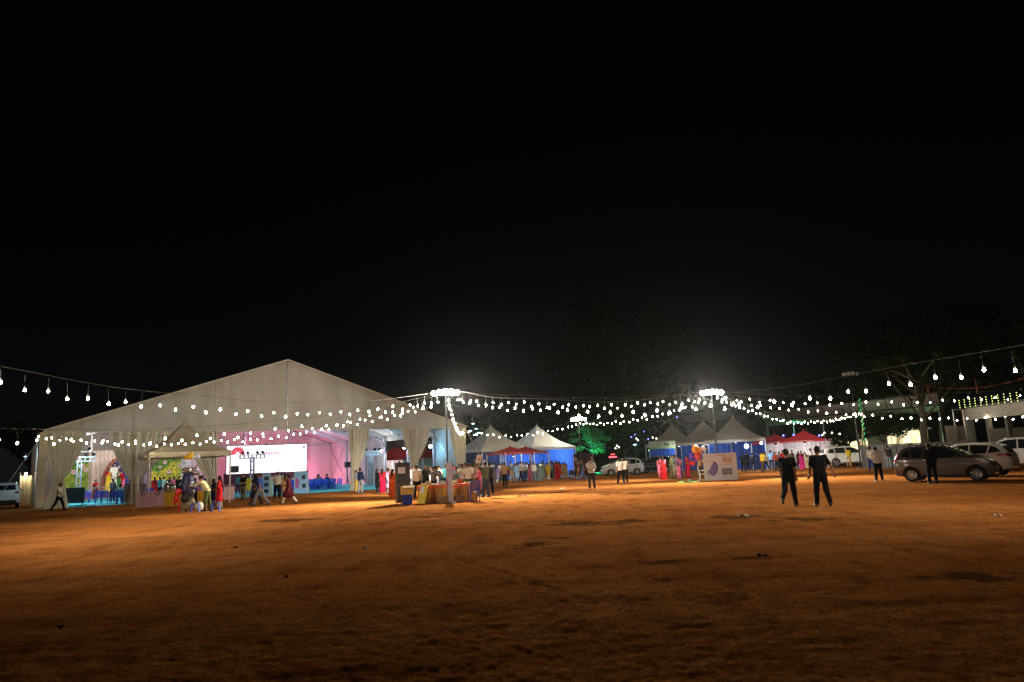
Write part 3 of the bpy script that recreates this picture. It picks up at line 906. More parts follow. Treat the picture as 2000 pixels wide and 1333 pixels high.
    if top == 'sari':
        pr = [('c', J['waist']+up*.04, J['pel'], .135, .165)]
        for n in 'LR':
            pr.append(('c', J['hip'+n], J['kn'+n], .135, .135)); pr.append(('c', J['kn'+n], J['an'+n]-A3(0,0,.03), .135, .15))
        mid = (J['anL'] + J['anR'])/2
        pr.append(('c', J['pel'], mid - A3(0,0,.02), .15, .19)); pr.append(('p', A3(0,0,.02), A3(0,0,-1)))
        # the end of the cloth over one shoulder
        sh = J['shL'] + A3(-.05,0,.045)
        pr += [('c', J['waist'] + A3(-.12,-.09,0), J['chest'] + A3(-.02,-.12,.02), .05, .05), ('c', J['chest'] + A3(-.02,-.12,.02), sh + A3(0,-.03,.01), .05, .045),
               ('c', sh, J['chest'] + A3(.08,.13,-.04), .045, .06), ('c', J['chest'] + A3(.08,.13,-.04), J['pel'] + A3(.06,.17,-.12), .06, .09),
               ('c', J['pel'] + A3(.06,.17,-.12), J['pel'] + A3(.05,.17,-.42), .08, .07)]
        part('sari', pr, .021, .045, .007)
    if bottom in ('trousers', 'leggings', 'skirt'):
        q = .018 if bottom == 'trousers' else .008
        pr = [('c', J['pel'] + A3(-.05,0,.04), J['pel'] + A3(.05,0,.04), .108, .108)]
        for n in 'LR':
            pr.append(('c', J['hip'+n], J['kn'+n], .09+q, .06+q)); pr.append(('c', J['kn'+n], J['an'+n] + A3(0,0,.015), .062+q, .046+q))
        part('trousers' if bottom == 'trousers' else 'leggings', pr)
    pr = []
    for n in 'LR':
        pr.append(('c', J['heel'+n] + A3(0,0,.004), J['toe'+n] + A3(0,0,.004), .043, .038)); pr.append(('c', J['an'+n]-A3(0,0,.01), J['heel'+n], .044, .043))
    pr.append(('p', A3(0,0,.004), A3(0,0,-1)))
    part('shoes', pr, .016, .02, 0)
    h, u, f = J['head'], J['hu'], J['hf']
    if hair != 'bald':
        pr = [('e', h + u*.028 - f*.014, (.087,.103,.108))]
        pr.append(('e', h - u*.05 + f*.11, (.085,.085,.10), 0, 0, 'sub'))
        if hair == 'short': pr.append(('p', h - u*.05 - f*.03, -u*.8 + f*.2))
        d, lo, ax = sdf_grid(pr, .014, .02)
        V, Fc = surfnet(d + .004*np.sin(70*ax[0])[:,None,None]*np.sin(60*ax[1])[None,:,None], lo, .014)
        if hair in ('long', 'bun'):
            b = [('e', h + u*.028 - f*.014, (.088,.104,.108)), ('e', h - u*.05 + f*.115, (.085,.085,.10), 0, 0, 'sub')]
            if hair == 'long': b += [('c', h - f*.05 - u*.03, J['neck'] - f*.07 - up*.05, .075, .075), ('c', J['neck'] - f*.075 - up*.05, J['chest'] - J['fw']*.13 - up*.1, .075, .05)]
            else: b += [('e', h - f*.11 - u*.03, (.05,.05,.05)), ('c', h - f*.05 - u*.03, h - f*.05 - u*.08, .06, .05)]
            V, Fc = sdf_mesh('hair', b, .016, .03, .003)
        m = np_mesh('hair', V, Fc); m.materials.append(None); parts['hair'] = m
    return parts
POSES = {
 'stand': (dict(legL=(3,4), legR=(-3,3), armL=(3,8,12,5), armR=(-2,8,14,4), splay=.07), 'tee', 'trousers', 'short', False),
 'stand_shirt': (dict(legL=(-4,3), legR=(4,5), armL=(5,8,22,10), armR=(8,8,26,12), splay=.08), 'shirt', 'trousers', 'short', False),
 'clasp': (dict(legL=(2,3), legR=(-2,3), armL=(14,10,62,38), armR=(14,10,60,38), splay=.09, nod=6), 'tee', 'trousers', 'short', False),
 'phone': (dict(legL=(5,6), legR=(-4,4), armL=(20,9,88,24), armR=(2,9,16,4), splay=.06, nod=18, lean=4), 'shirt', 'trousers', 'short', False),
 'walk': (dict(legL=(24,8), legR=(-20,16), armL=(-18,7,14,0), armR=(22,7,20,4), lean=4), 'tee', 'trousers', 'short', False),
 'walk_b': (dict(legL=(-20,40), legR=(16,4), armL=(20,12,18,4), armR=(-18,9,12,0), lean=3, splay=.04), 'tee', 'trousers', 'short', False),
 'walk_c': (dict(legL=(14,8), legR=(-13,16), armL=(6,12,16,0), armR=(-6,32,24,-8), lean=2, splay=.04), 'tee', 'trousers', 'short', False),
 'hips': (dict(legL=(4,4), legR=(-5,3), armL=(-18,38,78,52), armR=(10,14,55,10), splay=.09, lean=6, nod=10), 'shirt', 'trousers', 'short', False),
 'bend': (dict(legL=(6,6), legR=(-8,4), armL=(62,10,30,6), armR=(-30,34,80,30), lean=30, nod=10, splay=.07), 'shirt', 'trousers', 'short', False),
 'reach': (dict(legL=(3,5), legR=(-3,3), armL=(48,10,42,12), armR=(44,10,50,14), lean=10, nod=14, splay=.06), 'tee', 'trousers', 'short', False),
 'raise': (dict(legL=(5,4), legR=(-4,4), armL=(118,14,24,0), armR=(6,10,50,14), splay=.07, nod=-8), 'tee', 'trousers', 'short', False),
 'sit': (dict(legL=(84,86), legR=(82,80), armL=(22,10,52,16), armR=(24,10,48,16), lean=-6, splay=.12), 'tee', 'trousers', 'short', False),
 'sari': (dict(legL=(2,3), legR=(-2,3), armL=(10,8,50,26), armR=(2,8,16,5)), 'sari', None, 'bun', True),
 'sari_long': (dict(legL=(3,3), legR=(-3,3), armL=(4,8,20,8), armR=(12,9,58,24), nod=8), 'sari', None, 'long', True),
 'kurta': (dict(legL=(4,5), legR=(-4,4), armL=(8,8,60,24), armR=(2,8,14,4)), 'kurta', 'leggings', 'long', True),
 'kurta_walk': (dict(legL=(25,6), legR=(-21,14), armL=(-14,7,12,0), armR=(14,8,60,20), lean=3), 'kurta', 'leggings', 'bun', True),
 'dress_walk': (dict(legL=(18,10), legR=(-16,16), armL=(-10,7,14,0), armR=(12,8,24,6), lean=3), 'dress', 'leggings', 'long', True),
}
PROTO = {k: build_proto(v[0], v[1], v[2], v[3], v[4], i) for i, (k, v) in enumerate(POSES.items())}
PAL = {'white': '#cfcabf', 'offwhite': '#bfb8a6', 'cream': '#c9b98a', 'black': '#0d0d0f', 'navy': '#141d3a', 'blue': '#24408a', 'lightblue': '#7fa3c4', 'grey': '#6c6f76',
       'darkgrey': '#2f3136', 'maroon': '#4a1420', 'red': '#a81a20', 'crimson': '#b0143c', 'orange': '#c8501a', 'yellow': '#c9a92c', 'tan': '#b48a62', 'green': '#2c5a2c',
       'olive': '#4c5232', 'darkgreen': '#26301f', 'pink': '#c8627c', 'purple': '#5a3a78', 'lilac': '#9a86b4', 'teal': '#2f6f78', 'brown': '#4e3424', 'jeans': '#2c3a56', 'beige': '#b8a888', 'khaki': '#6a5c40', 'magenta': '#b02468', 'mint': '#9cc0ac'}
SKIN = [mat('skin_%d' % i, h, .55, var=.06, scale=14) for i, h in enumerate(('#7a4a30', '#8c5a3c', '#6a3e28', '#9a6848'))]
m_hair = mat('black_hair', (.010, .009, .009), .7, var=.3, scale=60, spec=.15)
m_greyhair = mat('grey_hair', (.16, .15, .14), .6, var=.3)
m_shoe = mat('dark_leather', (.025, .02, .018), .5)
m_eye = mat('eye_dark', (.01, .008, .008), .3)
def cloth(n):
    return mat('cloth_' + n, PAL[n], .9, var=.13, scale=9, bump=.15, bscale=70, spec=.12)
WORDS = {'lightblue': 'light blue', 'offwhite': 'off-white', 'darkgrey': 'dark grey', 'darkgreen': 'dark green', 'jeans': 'denim blue'}
wd_ = lambda n: WORDS.get(n, n)
PEOPLE = []
def person(pose, at, yaw, top, bot, ctx, group, h=1.68, skin=None, hair=None, shoes=None, extra=None, name='person', cat='person'):
    pr = PROTO[pose]
    p = at if isinstance(at, Vector) else G(*at)
    sk = SKIN[skin if skin is not None else (len(PEOPLE) * 7 + 3) % 4]
    hm = hair or m_hair
    o = bpy.data.objects.new(name, pr['body']); COL.objects.link(o)
    o.location = (p.x, p.y, p.z); o.rotation_euler = (0, 0, rad(yaw)); s = h / 1.68; o.scale = (s, s, s)
    def setm(ob, i, m):
        ob.material_slots[i].link = 'OBJECT'; ob.material_slots[i].material = m
    setm(o, 0, sk); setm(o, 1, m_eye)
    tc_, bc = cloth(top), cloth(bot)
    for nm, me in pr.items():
        if nm == 'body' or (nm == 'hair' and hair == 'none'): continue
        ch = bpy.data.objects.new(nm, me); COL.objects.link(ch); ch.parent = o
        setm(ch, 0, {'shirt': tc_, 'blouse': bc, 'kurta': tc_, 'sari': tc_, 'trousers': bc, 'leggings': bc, 'shoes': shoes or m_shoe, 'hair': hm if hm != 'none' else m_hair}[nm])
    tn = POSES[pose][1]
    g1 = {'tee': 'short-sleeved shirt', 'shirt': 'shirt', 'kurta': 'kurta', 'dress': 'dress', 'sari': 'sari'}[tn]
    lab = f'person in {wd_(top)} {g1}'
    if tn != 'sari': lab += f' and {wd_(bot)} {"trousers" if POSES[pose][2] == "trousers" else "leggings"}'
    if ctx.startswith('='): lab = ctx[1:]
    else: lab += ' ' + ctx
    tag(o, lab, cat, group)
    PEOPLE.append(o)
    return o
# ================================================================ PEAKED STALL TENTS
m_pvc = mat('grey_white_pvc', (.50, .48, .43), .7, var=.10, scale=1.2, trans=.15, bump=.06, bscale=5)
m_pvc_d = mat('weathered_pvc', (.44, .39, .31), .75, var=.12, scale=1.2, trans=.1, bump=.06, bscale=5)
m_redc = mat('red_canopy_cloth', (.50, .025, .035), .8, var=.10, scale=2, trans=.15)
m_bluew = mat('blue_wall_cloth', (.02, .10, .50), .85, var=.18, scale=3, trans=.2)
m_pole = mat('white_pole', (.6, .6, .58), .45, .2)
def peaked_tent(name, label, loc, rz, size, eave, peak, m, group, val=.28, walls=(), wall_mat=None, concave=1.9, scallop=False, cat='tent', wtop=None):
    o = thing(name, label, cat, (loc[0], loc[1], 0), rz, group)
    hs = size / 2
    def hgt(r): return eave + (peak - eave) * (.62 * (1 - r) ** concave + .38 * (1 - r) ** 1.02) if r < 1 else eave
    for k in range(4):                                                         # four gores
        M = Matrix.Rotation(k * pi / 2, 3, 'Z')
        def fn(u, v):
            r = .035 + (1 - .035) * v
            x = (u * 2 - 1) * r * hs
            return M @ Vector((x, -r * hs, hgt(r) - .06 * sin(pi * u) * v * (1 - v) * 2 - (.05 * sin(pi * u) * v)))
        MB().grid(fn, 10, 12).obj('canopy_panel', m, o, True)
        def fv(u, v):
            x = (u * 2 - 1) * hs * 1.003
            drop = val * (1 + (.18 * abs(sin(u * 9 * pi)) if scallop else .05 * sin(u * 7)))
            return M @ Vector((x, -hs * 1.004 - .02 * v * sin(u * 22), eave - .05 * sin(pi * u) * (1 - v) - drop * v))
        MB().grid(fv, 36, 2).obj('valance', m, o, True)
        a = M @ Vector((hs, -hs, 0)) * .985
        MB().tube([(a.x, a.y, 0), (a.x, a.y, eave + .02)], .045, 8).obj('pole', m_pole, o)
        MB().bar(M @ Vector((-hs, -hs * .985, eave - .05)), M @ Vector((hs, -hs * .985, eave - .05)), .05).obj('rail', m_pole, o)
    MB().lathe([(.10, hgt(.035) - .05), (.07, peak - .02), (.02, peak + .12), (.005, peak + .2)], 8).obj('peak_cap', m, o, True)
    for k in walls:
        M = Matrix.Rotation(k * pi / 2, 3, 'Z'); zt = (wtop or eave) - .1
        MB().grid(lambda u, v: M @ Vector(((u * 2 - 1) * hs * .97, -hs * .955 + .045 * sin(u * 60), zt * v)), 120, 3).obj('side_cloth', wall_mat or m_bluew, o, True)
    return o
gs = 'grey white peaked stalls'
SP = Vector((-21.5, 43.5, 0)) + (UX + VX) * 2.3
peaked_tent('peaked_stall', 'weathered beige peaked stall with balloons in front of the big tent', SP, TA, 4.6, 3.15, 5.2, m_pvc_d, gs, val=.28, scallop=True)
C1 = gnd(962, 71)
peaked_tent('peaked_stall', 'grey-white peaked stall just right of the big tent corner', C1, TA, 5.4, 3.0, 5.25, m_pvc, gs, walls=(2, 3), wall_mat=mat('navy_cloth', (.012, .03, .14), .9))
C2 = C1 + UX * 5.45
peaked_tent('peaked_stall', 'grey-white peaked stall with bright blue draped wall', C2, TA, 5.4, 3.0, 5.25, m_pvc, gs, walls=(1, 2))
C0 = gnd(792, 97)
peaked_tent('peaked_stall', 'grey peaked stall seen through the open side of the big tent', C0, TA, 7, 4.2, 8.0, m_pvc, gs)
gr = 'red pop-up canopies'
for (px, Y, lab, sz, pk, ev) in ((776, 92, 'red canopy seen through the tent opening left of the gathered curtain', 5.4, 4.3, 2.7), (846, 84, 'red canopy seen through the tent opening behind the table', 5.0, 4.3, 2.7),
                     (999, 64.5, 'left of two red canopies before the grey-white stalls', 3.0, 3.05, 2.5), (1029, 67.5, 'right of two red canopies before the grey-white stalls', 3.0, 3.05, 2.5),
                     (1520, 73, 'red canopy beside the blue-white lamp, white back cloth', 4.0, 3.35, 2.5), (1577, 68, 'red canopy nearest the parked white sport utility car', 4.0, 3.4, 2.5)):
    w = (2,) if px > 1200 else ((2,) if px < 900 else ())
    peaked_tent('red_canopy', lab, gnd(px, Y), TA if px < 1200 else rad(-28), sz, ev, pk, m_redc, gr, val=.13, walls=w, wall_mat=mat('white_back_cloth', (.62, .60, .62), .85, var=.2, scale=4), concave=1.5, cat='canopy')
for (px, Y, lab) in ((1320, 84, 'farthest of three grey peaked stalls right of the parked dark car'), (1381, 79, 'middle one of three grey peaked stalls behind the balloon seller'), (1441, 73, 'nearest of three grey peaked stalls, behind the large white board')):
    peaked_tent('peaked_stall', lab, gnd(px, Y), rad(-18), 5.6, 2.95, 5.2, m_pvc_d, gs, walls=(1, 2))
# green floor mats under the stalls
def matobj(a, b, wdt, label, col, z=.012):
    a, b = Vector(a), Vector(b); d = (b - a); n = Vector((-d.y, d.x, 0)).normalized()
    o = MB().grid(lambda u, v: a + d * u + n * wdt * v + Vector((0, 0, z)), 12, 3).obj('floor_mat', mat('mat_' + col, PAL[col] if col in PAL else col, .95, var=.2, scale=4))
    tag(o, label, 'mat', 'floor mats')
matobj(G(955, 941), G(1170, 929), 9, 'green floor mat under the blue stalls', '#1f6a44')
matobj(G(1170, 926.5), G(1262, 919), 4, 'green floor mat under the white hatchback', '#1f5a3c')
matobj(G(1440, 918), G(1600, 909), 4, 'pale green floor mat under the red canopy stalls', '#4f8a72')

# ================================================================ CARS
def poly_sdf(X, Z, poly):
    d = np.full(np.broadcast(X, Z).shape, 1e9); s = np.ones_like(d)
    n = len(poly)
    for i in range(n):
        ax_, az_ = poly[i]; bx_, bz_ = poly[i - 1]
        ex, ez = bx_ - ax_, bz_ - az_; wx, wz = X - ax_, Z - az_
        t = np.clip((wx*ex + wz*ez) / (ex*ex + ez*ez), 0, 1)
        d = np.minimum(d, (wx - ex*t)**2 + (wz - ez*t)**2)
        c1, c2, c3 = Z >= az_, Z < bz_, ex*wz > ez*wx
        s = np.where((c1 & c2 & c3) | (~c1 & ~c2 & ~c3), -s, s)
    return s * np.sqrt(d)
def smooth_poly(p, it=2):
    for _ in range(it):
        q = []
        for i in range(len(p)):
            a, b = p[i], p[(i + 1) % len(p)]
            q += [(a[0]*.8 + b[0]*.2, a[1]*.8 + b[1]*.2), (a[0]*.2 + b[0]*.8, a[1]*.2 + b[1]*.8)]
        p = q
    return p
m_glass = mat('car_glass', (.012, .014, .016), .06, 0, var=.1, coat=.6, spec=.8)
m_tyre = mat('tyre_rubber', (.018, .018, .018), .85)
m_rim = mat('alloy_rim', (.55, .55, .56), .3, .85)
m_chrome = mat('chrome_trim', (.65, .65, .66), .18, .95)
m_tail = mat('tail_lens', (.30, .008, .012), .15, coat=.6)
m_headl = mat('head_lens', (.55, .57, .6), .08, .5, coat=.8)
m_trim = mat('black_trim', (.015, .015, .016), .55)
m_plate = mat('plate_white', (.7, .7, .68), .5)
SPEC = {
 'hatch': dict(L=2.0, W=.86, belt=1.02, roofw=.60, wr=.315, wx=(-1.24, 1.30), prof=[(-1.90,.24),(-2.0,.42),(-2.0,.76),(-1.94,1.04),(-1.78,1.34),(-1.52,1.54),(-1.05,1.61),(-.3,1.63),(.26,1.55),(.72,1.32),(1.06,1.14),(1.50,1.05),(1.82,.91),(1.98,.70),(2.0,.38),(1.92,.22),(0,.19)],
     side=[[(-1.64,1.12),(-1.52,1.34),(-1.30,1.46),(-1.22,1.08)], [(-1.16,1.07),(-1.24,1.48),(-.62,1.53),(-.60,1.05)], [(-.54,1.05),(-.56,1.53),(-.1,1.535),(.24,1.47),(.60,1.28),(.84,1.12),(.30,1.04)]],
     seam=[[(-.57,.30),(-.57,1.0)],[(.52,.34),(.62,1.0)],[(-1.02,.62),(-1.2,.98)]], sill=.27, crease=(.80,.86), tail=[(-1.98,.90),(-1.96,1.16),(-1.84,1.36),(-1.76,1.32),(-1.78,.96)], head=[(1.26,.96),(1.56,.99),(1.86,.84),(1.80,.75),(1.5,.83)],
     back=[(-.56,1.10),(.56,1.10),(.46,1.45),(-.46,1.45)], bplate=(.62,.74), wind=[(-.64,1.17),(.64,1.17),(.5,1.50),(-.5,1.50)], rail=False),
 'suv': dict(L=2.43, W=.93, belt=1.17, roofw=.68, wr=.39, wx=(-1.38, 1.48), prof=[(-2.32,.34),(-2.42,.5),(-2.41,.95),(-2.36,1.2),(-2.20,1.58),(-2.05,1.74),(-1.4,1.82),(-.2,1.83),(.45,1.73),(1.12,1.26),(1.3,1.2),(2.05,1.13),(2.33,.98),(2.43,.6),(2.36,.34),(0,.30)],
     side=[[(-2.06,1.28),(-1.90,1.60),(-1.45,1.69),(-1.42,1.24)], [(-1.36,1.24),(-1.38,1.70),(-.42,1.73),(-.42,1.22)], [(-.35,1.22),(-.35,1.73),(.15,1.70),(.48,1.60),(1.0,1.25),(.6,1.21)]],
     seam=[[(-.39,.42),(-.39,1.2)],[(.78,.46),(.82,1.2)],[(-1.2,.8),(-1.38,1.2)]], sill=.38, crease=(1.02,1.04), tail=[(-2.41,1.0),(-2.38,1.2),(-2.08,1.16),(-2.16,1.02)], head=[(1.85,1.08),(2.26,1.0),(2.38,.86),(1.95,.94)],
     back=[(-.66,1.27),(.66,1.27),(.58,1.62),(-.58,1.62)], bplate=(.86,1.0), wind=[(-.72,1.3),(.72,1.3),(.6,1.66),(-.6,1.66)], rail=True),
 'cross': dict(L=2.12, W=.88, belt=1.06, roofw=.62, wr=.35, wx=(-1.28, 1.34), prof=[(-2.02,.32),(-2.12,.5),(-2.10,.85),(-2.02,1.1),(-1.72,1.46),(-1.5,1.57),(-.8,1.63),(0,1.62),(.42,1.52),(1.08,1.13),(1.25,1.08),(1.78,1.0),(2.04,.85),(2.12,.55),(2.05,.3),(0,.26)],
     side=[[(-1.72,1.18),(-1.52,1.40),(-1.30,1.46),(-1.16,1.12)], [(-1.10,1.11),(-1.22,1.48),(-.42,1.53),(-.42,1.09)], [(-.35,1.09),(-.35,1.53),(.1,1.51),(.42,1.42),(.92,1.12),(.5,1.08)]],
     seam=[[(-.39,.36),(-.39,1.08)],[(.68,.40),(.74,1.08)],[(-1.08,.7),(-1.16,1.08)]], sill=.33, crease=(.9,.94), tail=[(-2.10,.92),(-2.04,1.08),(-1.62,1.06),(-1.5,1.0),(-1.72,.94)], head=[(1.52,.98),(1.92,.9),(2.04,.78),(1.62,.86)],
     back=[(-.58,1.12),(.58,1.12),(.48,1.44),(-.48,1.44)], bplate=(.74,.87), wind=[(-.66,1.16),(.66,1.16),(.54,1.46),(-.54,1.46)], rail=True)}
CARMESH = {}
def car_meshes(kind):
    if kind in CARMESH: return CARMESH[kind]
    sp = SPEC[kind]; h = .03; L, Wd = sp['L'], sp['W']; H = max(z for _, z in sp['prof'])
    xs = np.arange(-L - .12, L + .13, h); ys = np.arange(-Wd - .12, Wd + .13, h); zs = np.arange(.08, H + .13, h)
    X, Z = np.meshgrid(xs, zs, indexing='ij')
    ds = poly_sdf(X, Z, smooth_poly(sp['prof']))
    b = sp['belt']
    w = np.where(Z < b, Wd - .05 * np.clip((.55 - Z) / .4, 0, 1) - .02 * np.clip((Z - .75) / .4, 0, 1), Wd - .03 - (Wd - .03 - sp['roofw']) * np.clip((Z - b) / (H - b), 0, 1.2) ** 1.1)
    w = w - .22 * np.clip((np.abs(X) - (L - .75)) / .75, 0, 1) ** 2.4
    w = w - .012 * np.exp(-((Z - sp['crease'][0]) / .02) ** 2)
    D2 = np.abs(ys)[None, :, None] - w[:, None, :]
    d = -smin(-np.broadcast_to(ds[:, None, :], D2.shape), -D2, .09)
    for wx in sp['wx']:
        cy = np.sqrt((xs[:, None] - wx)**2 + (zs[None] - sp['wr'])**2) - (sp['wr'] + .055)
        cyl = np.maximum(np.broadcast_to(cy[:, None, :], d.shape), (.52 - np.abs(ys))[None, :, None])
        d = np.maximum(d, -cyl)
    V, Fc = surfnet(d, (xs[0], ys[0], zs[0]), h)
    me = np_mesh('body', V, Fc); me.materials.append(None)
    bvh = BVHTree.FromPolygons([tuple(v) for v in V], [tuple(f) for f in Fc])
    def decal(poly, ax, off=.006, step=.09):
        bm = bmesh.new()
        bm.faces.new([bm.verts.new((a, q, 0)) for a, q in poly])
        lo = [min(p[i] for p in poly) for i in (0, 1)]; hi = [max(p[i] for p in poly) for i in (0, 1)]
        for i in (0, 1):
            k = lo[i] + step
            while k < hi[i]:
                co = [0, 0, 0]; no = [0, 0, 0]; co[i] = k; no[i] = 1
                bmesh.ops.bisect_plane(bm, geom=bm.verts[:] + bm.edges[:] + bm.faces[:], plane_co=co, plane_no=no)
                k += step
        cen = (sum(p[0] for p in poly) / len(poly), sum(p[1] for p in poly) / len(poly))
        for v in bm.verts:
            a, q = v.co.x, v.co.y
            o_, dr = {'L': ((a, 3, q), (0, -1, 0)), 'R': ((a, -3, q), (0, 1, 0)), 'B': ((-4, a, q), (1, 0, 0)), 'F': ((4, a, q), (-1, 0, 0))}[ax]
            loc, nrm, _, _ = bvh.ray_cast(Vector(o_), Vector(dr))
            k_ = 0
            while loc is None and k_ < 30:
                k_ += 1; a += (cen[0] - a) * .06; q += (cen[1] - q) * .06
                o_, dr = {'L': ((a, 3, q), (0, -1, 0)), 'R': ((a, -3, q), (0, 1, 0)), 'B': ((-4, a, q), (1, 0, 0)), 'F': ((4, a, q), (-1, 0, 0))}[ax]
                loc, nrm, _, _ = bvh.ray_cast(Vector(o_), Vector(dr))
            if ax in 'LR' and loc is not None and abs(loc.y) < .25: loc = Vector((loc.x, math.copysign(.6, Vector(o_).y), loc.z))
            if loc is None: continue
            if nrm.dot(Vector(dr)) > 0: nrm = -nrm
            v.co = loc + nrm * off
        m = bpy.data.meshes.new('decal'); bmesh.ops.recalc_face_normals(bm, faces=bm.faces[:]); bm.to_mesh(m); bm.free()
        m.polygons.foreach_set('use_smooth', [True] * len(m.polygons))
        return m
    def strip(p, q, w):
        a, b_ = Vector(p), Vector(q); n = Vector((-(b_ - a).y, (b_ - a).x)).normalized() * w
        return [tuple(a - n), tuple(b_ - n), tuple(b_ + n), tuple(a + n)]
    P = []
    for sd in 'LR':
        for w_ in sp['side']: P.append(('window', decal(w_, sd, .008), m_glass))
        for s in sp['seam']: P.append(('door_seam', decal(strip(s[0], s[1], .008), sd, .004), m_trim))
        P.append(('sill_trim', decal(strip((sp['wx'][0] + sp['wr'] + .1, sp['sill']), (sp['wx'][1] - sp['wr'] - .1, sp['sill'] + .01), .035), sd, .008), m_trim))
        P.append(('tail_light', decal(sp['tail'], sd, .012, .06), m_tail))
        P.append(('headlight', decal(sp['head'], sd, .012, .06), m_headl))
        for hx in (-.78, .30): P.append(('door_handle', decal(strip((hx, sp['belt'] - .09), (hx + .17, sp['belt'] - .085), .016), sd, .03), m_chrome))
    for s in (-1, 1):
        P.append(('tail_light', decal([(s*.56, sp['tail'][0][1] + .02), (s*.72, sp['tail'][0][1]), (s*.72, sp['tail'][0][1] + .16), (s*.58, sp['tail'][0][1] + .14)], 'B', .012, .06), m_tail))
    P.append(('rear_window', decal(sp['back'], 'B', .01), m_glass))
    P.append(('windscreen', decal(sp['wind'], 'F', .01), m_glass))
    z0, z1 = sp['bplate']
    P.append(('number_plate', decal([(-.26, z0), (.26, z0), (.26, z1), (-.26, z1)], 'B', .015, .2), m_plate))
    P.append(('rear_bumper', decal([(-.7, sp['sill'] + .04), (.7, sp['sill'] + .04), (.72, sp['sill'] + .2), (-.72, sp['sill'] + .2)], 'B', .012, .12), m_trim))
    P.append(('grille', decal([(-.5, .62), (.5, .62), (.55, .76), (-.55, .76)], 'F', .01, .12), m_trim))
    P.append(('lower_intake', decal([(-.55, .34), (.55, .34), (.5, .46), (-.5, .46)], 'F', .01, .12), m_trim))
    P.append(('number_plate', decal([(-.26, .49), (.26, .49), (.26, .59), (-.26, .59)], 'F', .02, .2), m_plate))
    CARMESH[kind] = (me, P)
    return CARMESH[kind]
WH = {}
def wheel_mesh(r):
    if r in WH: return WH[r]
    M = Matrix.Rotation(pi / 2, 3, 'X')
    ty = MB().lathe([(r*.62, -.11), (r*.9, -.115), (r*.985, -.085), (r, 0), (r*.985, .085), (r*.9, .115), (r*.62, .11)], 28, M, cap=False).mesh('wheel', True)
    rm = MB()
    rm.lathe([(r*.66, -.112), (r*.63, -.118), (r*.58, -.108), (r*.56, -.06), (r*.54, -.02)], 28, M, cap=False); rm.lathe([(r*.66, .112), (r*.63, .118), (r*.58, .108), (r*.56, .06), (r*.54, .02)], 28, M, cap=False)
    for sy in (-1, 1):
        rm.lathe([(r*.16, .06*sy), (r*.13, .118*sy), (.01, .122*sy)], 12, M)
        for k in range(7):
            a = 2*pi*k/7; d = Vector((cos(a), 0, sin(a))); e = Vector((-sin(a), 0, cos(a)))
            y = sy * .108; w = r*.085
            q = [d*r*.1 - e*w*.8, d*r*.6 - e*w*1.5 + e*.03, d*r*.6 + e*w*1.3 + e*.03, d*r*.1 + e*w*.8]
            rm.add([v + Vector((0, y, 0)) for v in q] + [v + Vector((0, y - sy*.03, 0)) for v in q], [(0,1,2,3),(4,7,6,5),(0,4,5,1),(1,5,6,2),(2,6,7,3),(3,7,4,0)])
    hub = MB().lathe([(r*.56, -.05), (r*.56, .05)], 20, M).mesh('brake_disc')
    WH[r] = (ty, rm.mesh('rim'), hub)
    return WH[r]
def car(kind, at, heading, paint, label, group='parked cars', name='parked_car', cat='car', rail=True):
    sp = SPEC[kind]; me, P = car_meshes(kind)
    o = thing(name, label, cat, at, heading, group)
    b = bpy.data.objects.new('body', me); COL.objects.link(b); b.parent = o
    b.material_slots[0].link = 'OBJECT'; b.material_slots[0].material = paint
    for nm, m2, mm in P: mobj(nm, m2, mm, o)
    ty, rm, hub = wheel_mesh(sp['wr'])
    for wx in sp['wx']:
        for sy in (-1, 1):
            q = mobj('wheel', ty, m_tyre, o, (wx, sy * (sp['W'] - .14), sp['wr'])); mobj('rim', rm, m_rim, q); mobj('brake_disc', hub, m_trim, q)
    for sy in (-1, 1):
        MB().ball((.68 if kind == 'hatch' else .86, sy * (sp['W'] + .08), sp['belt'] + .07), (.07, .11, .075), 10, 6).obj('mirror', paint, o, True)
        if sp['rail'] and rail:
            H = max(z for _, z in sp['prof']); MB().tube([(-1.5, sy*.6, H - .1), (-1.3, sy*.62, H + .02), (.0, sy*.62, H + .03), (.3, sy*.6, H - .06)], .022).obj('roof_rail', m_chrome, o, True)
    MB().tube([(-1.35, 0, max(z for _, z in sp['prof']) - .02), (-1.62, 0, max(z for _, z in sp['prof']) + .22)], [.012, .005]).obj('aerial', m_trim, o)
    MB().box((0, 0, .42), (2 * sp['L'] - .7, 1.25, .3)).obj('underbody', m_trim, o)
    return o
p_grey = mat('paint_grey', (.15, .13, .138), .25, .45, var=.05, coat=1.0)
p_white = mat('paint_white', (.78, .78, .76), .3, 0, var=.04, coat=1.0)
p_white2 = mat('paint_pearl', (.76, .75, .72), .3, 0, var=.04, coat=1.0)
p_black = mat('paint_black', (.012, .012, .014), .22, .2, var=.05, coat=1.0)
ra, rb = G(1778, 942), G(1913, 940)
hd = (rb - ra).normalized(); nn = Vector((-hd.y, hd.x, 0))
ctr = (ra + rb) / 2 + nn * .74
car('hatch', ctr, math.atan2(hd.y, hd.x), p_grey, 'dark grey hatchback with alloy wheels parked broadside at the right')
car('cross', gnd(1892, 37.5), math.atan2(.72, -.69), p_white2, 'white crossover with red tail lamp right behind the grey hatchback', rail=True)
car('suv', gnd(1985, 42), math.atan2(.70, -.71), p_white2, 'tall pale car with roof rails at the right edge behind the crossover')
car('cross', gnd(2003, 45), math.atan2(-.5, .86), p_white, 'farthest pale car at the right edge, only its roof showing')
car('suv', gnd(1655, 68), rad(2), p_white, 'white sport utility car parked beside the red canopies')
car('hatch', gnd(1216, 72), rad(186), p_white, 'white hatchback parked facing left near the butterfly banner')
car('cross', gnd(1283, 76), rad(150), p_black, 'black car parked behind the white hatchback')
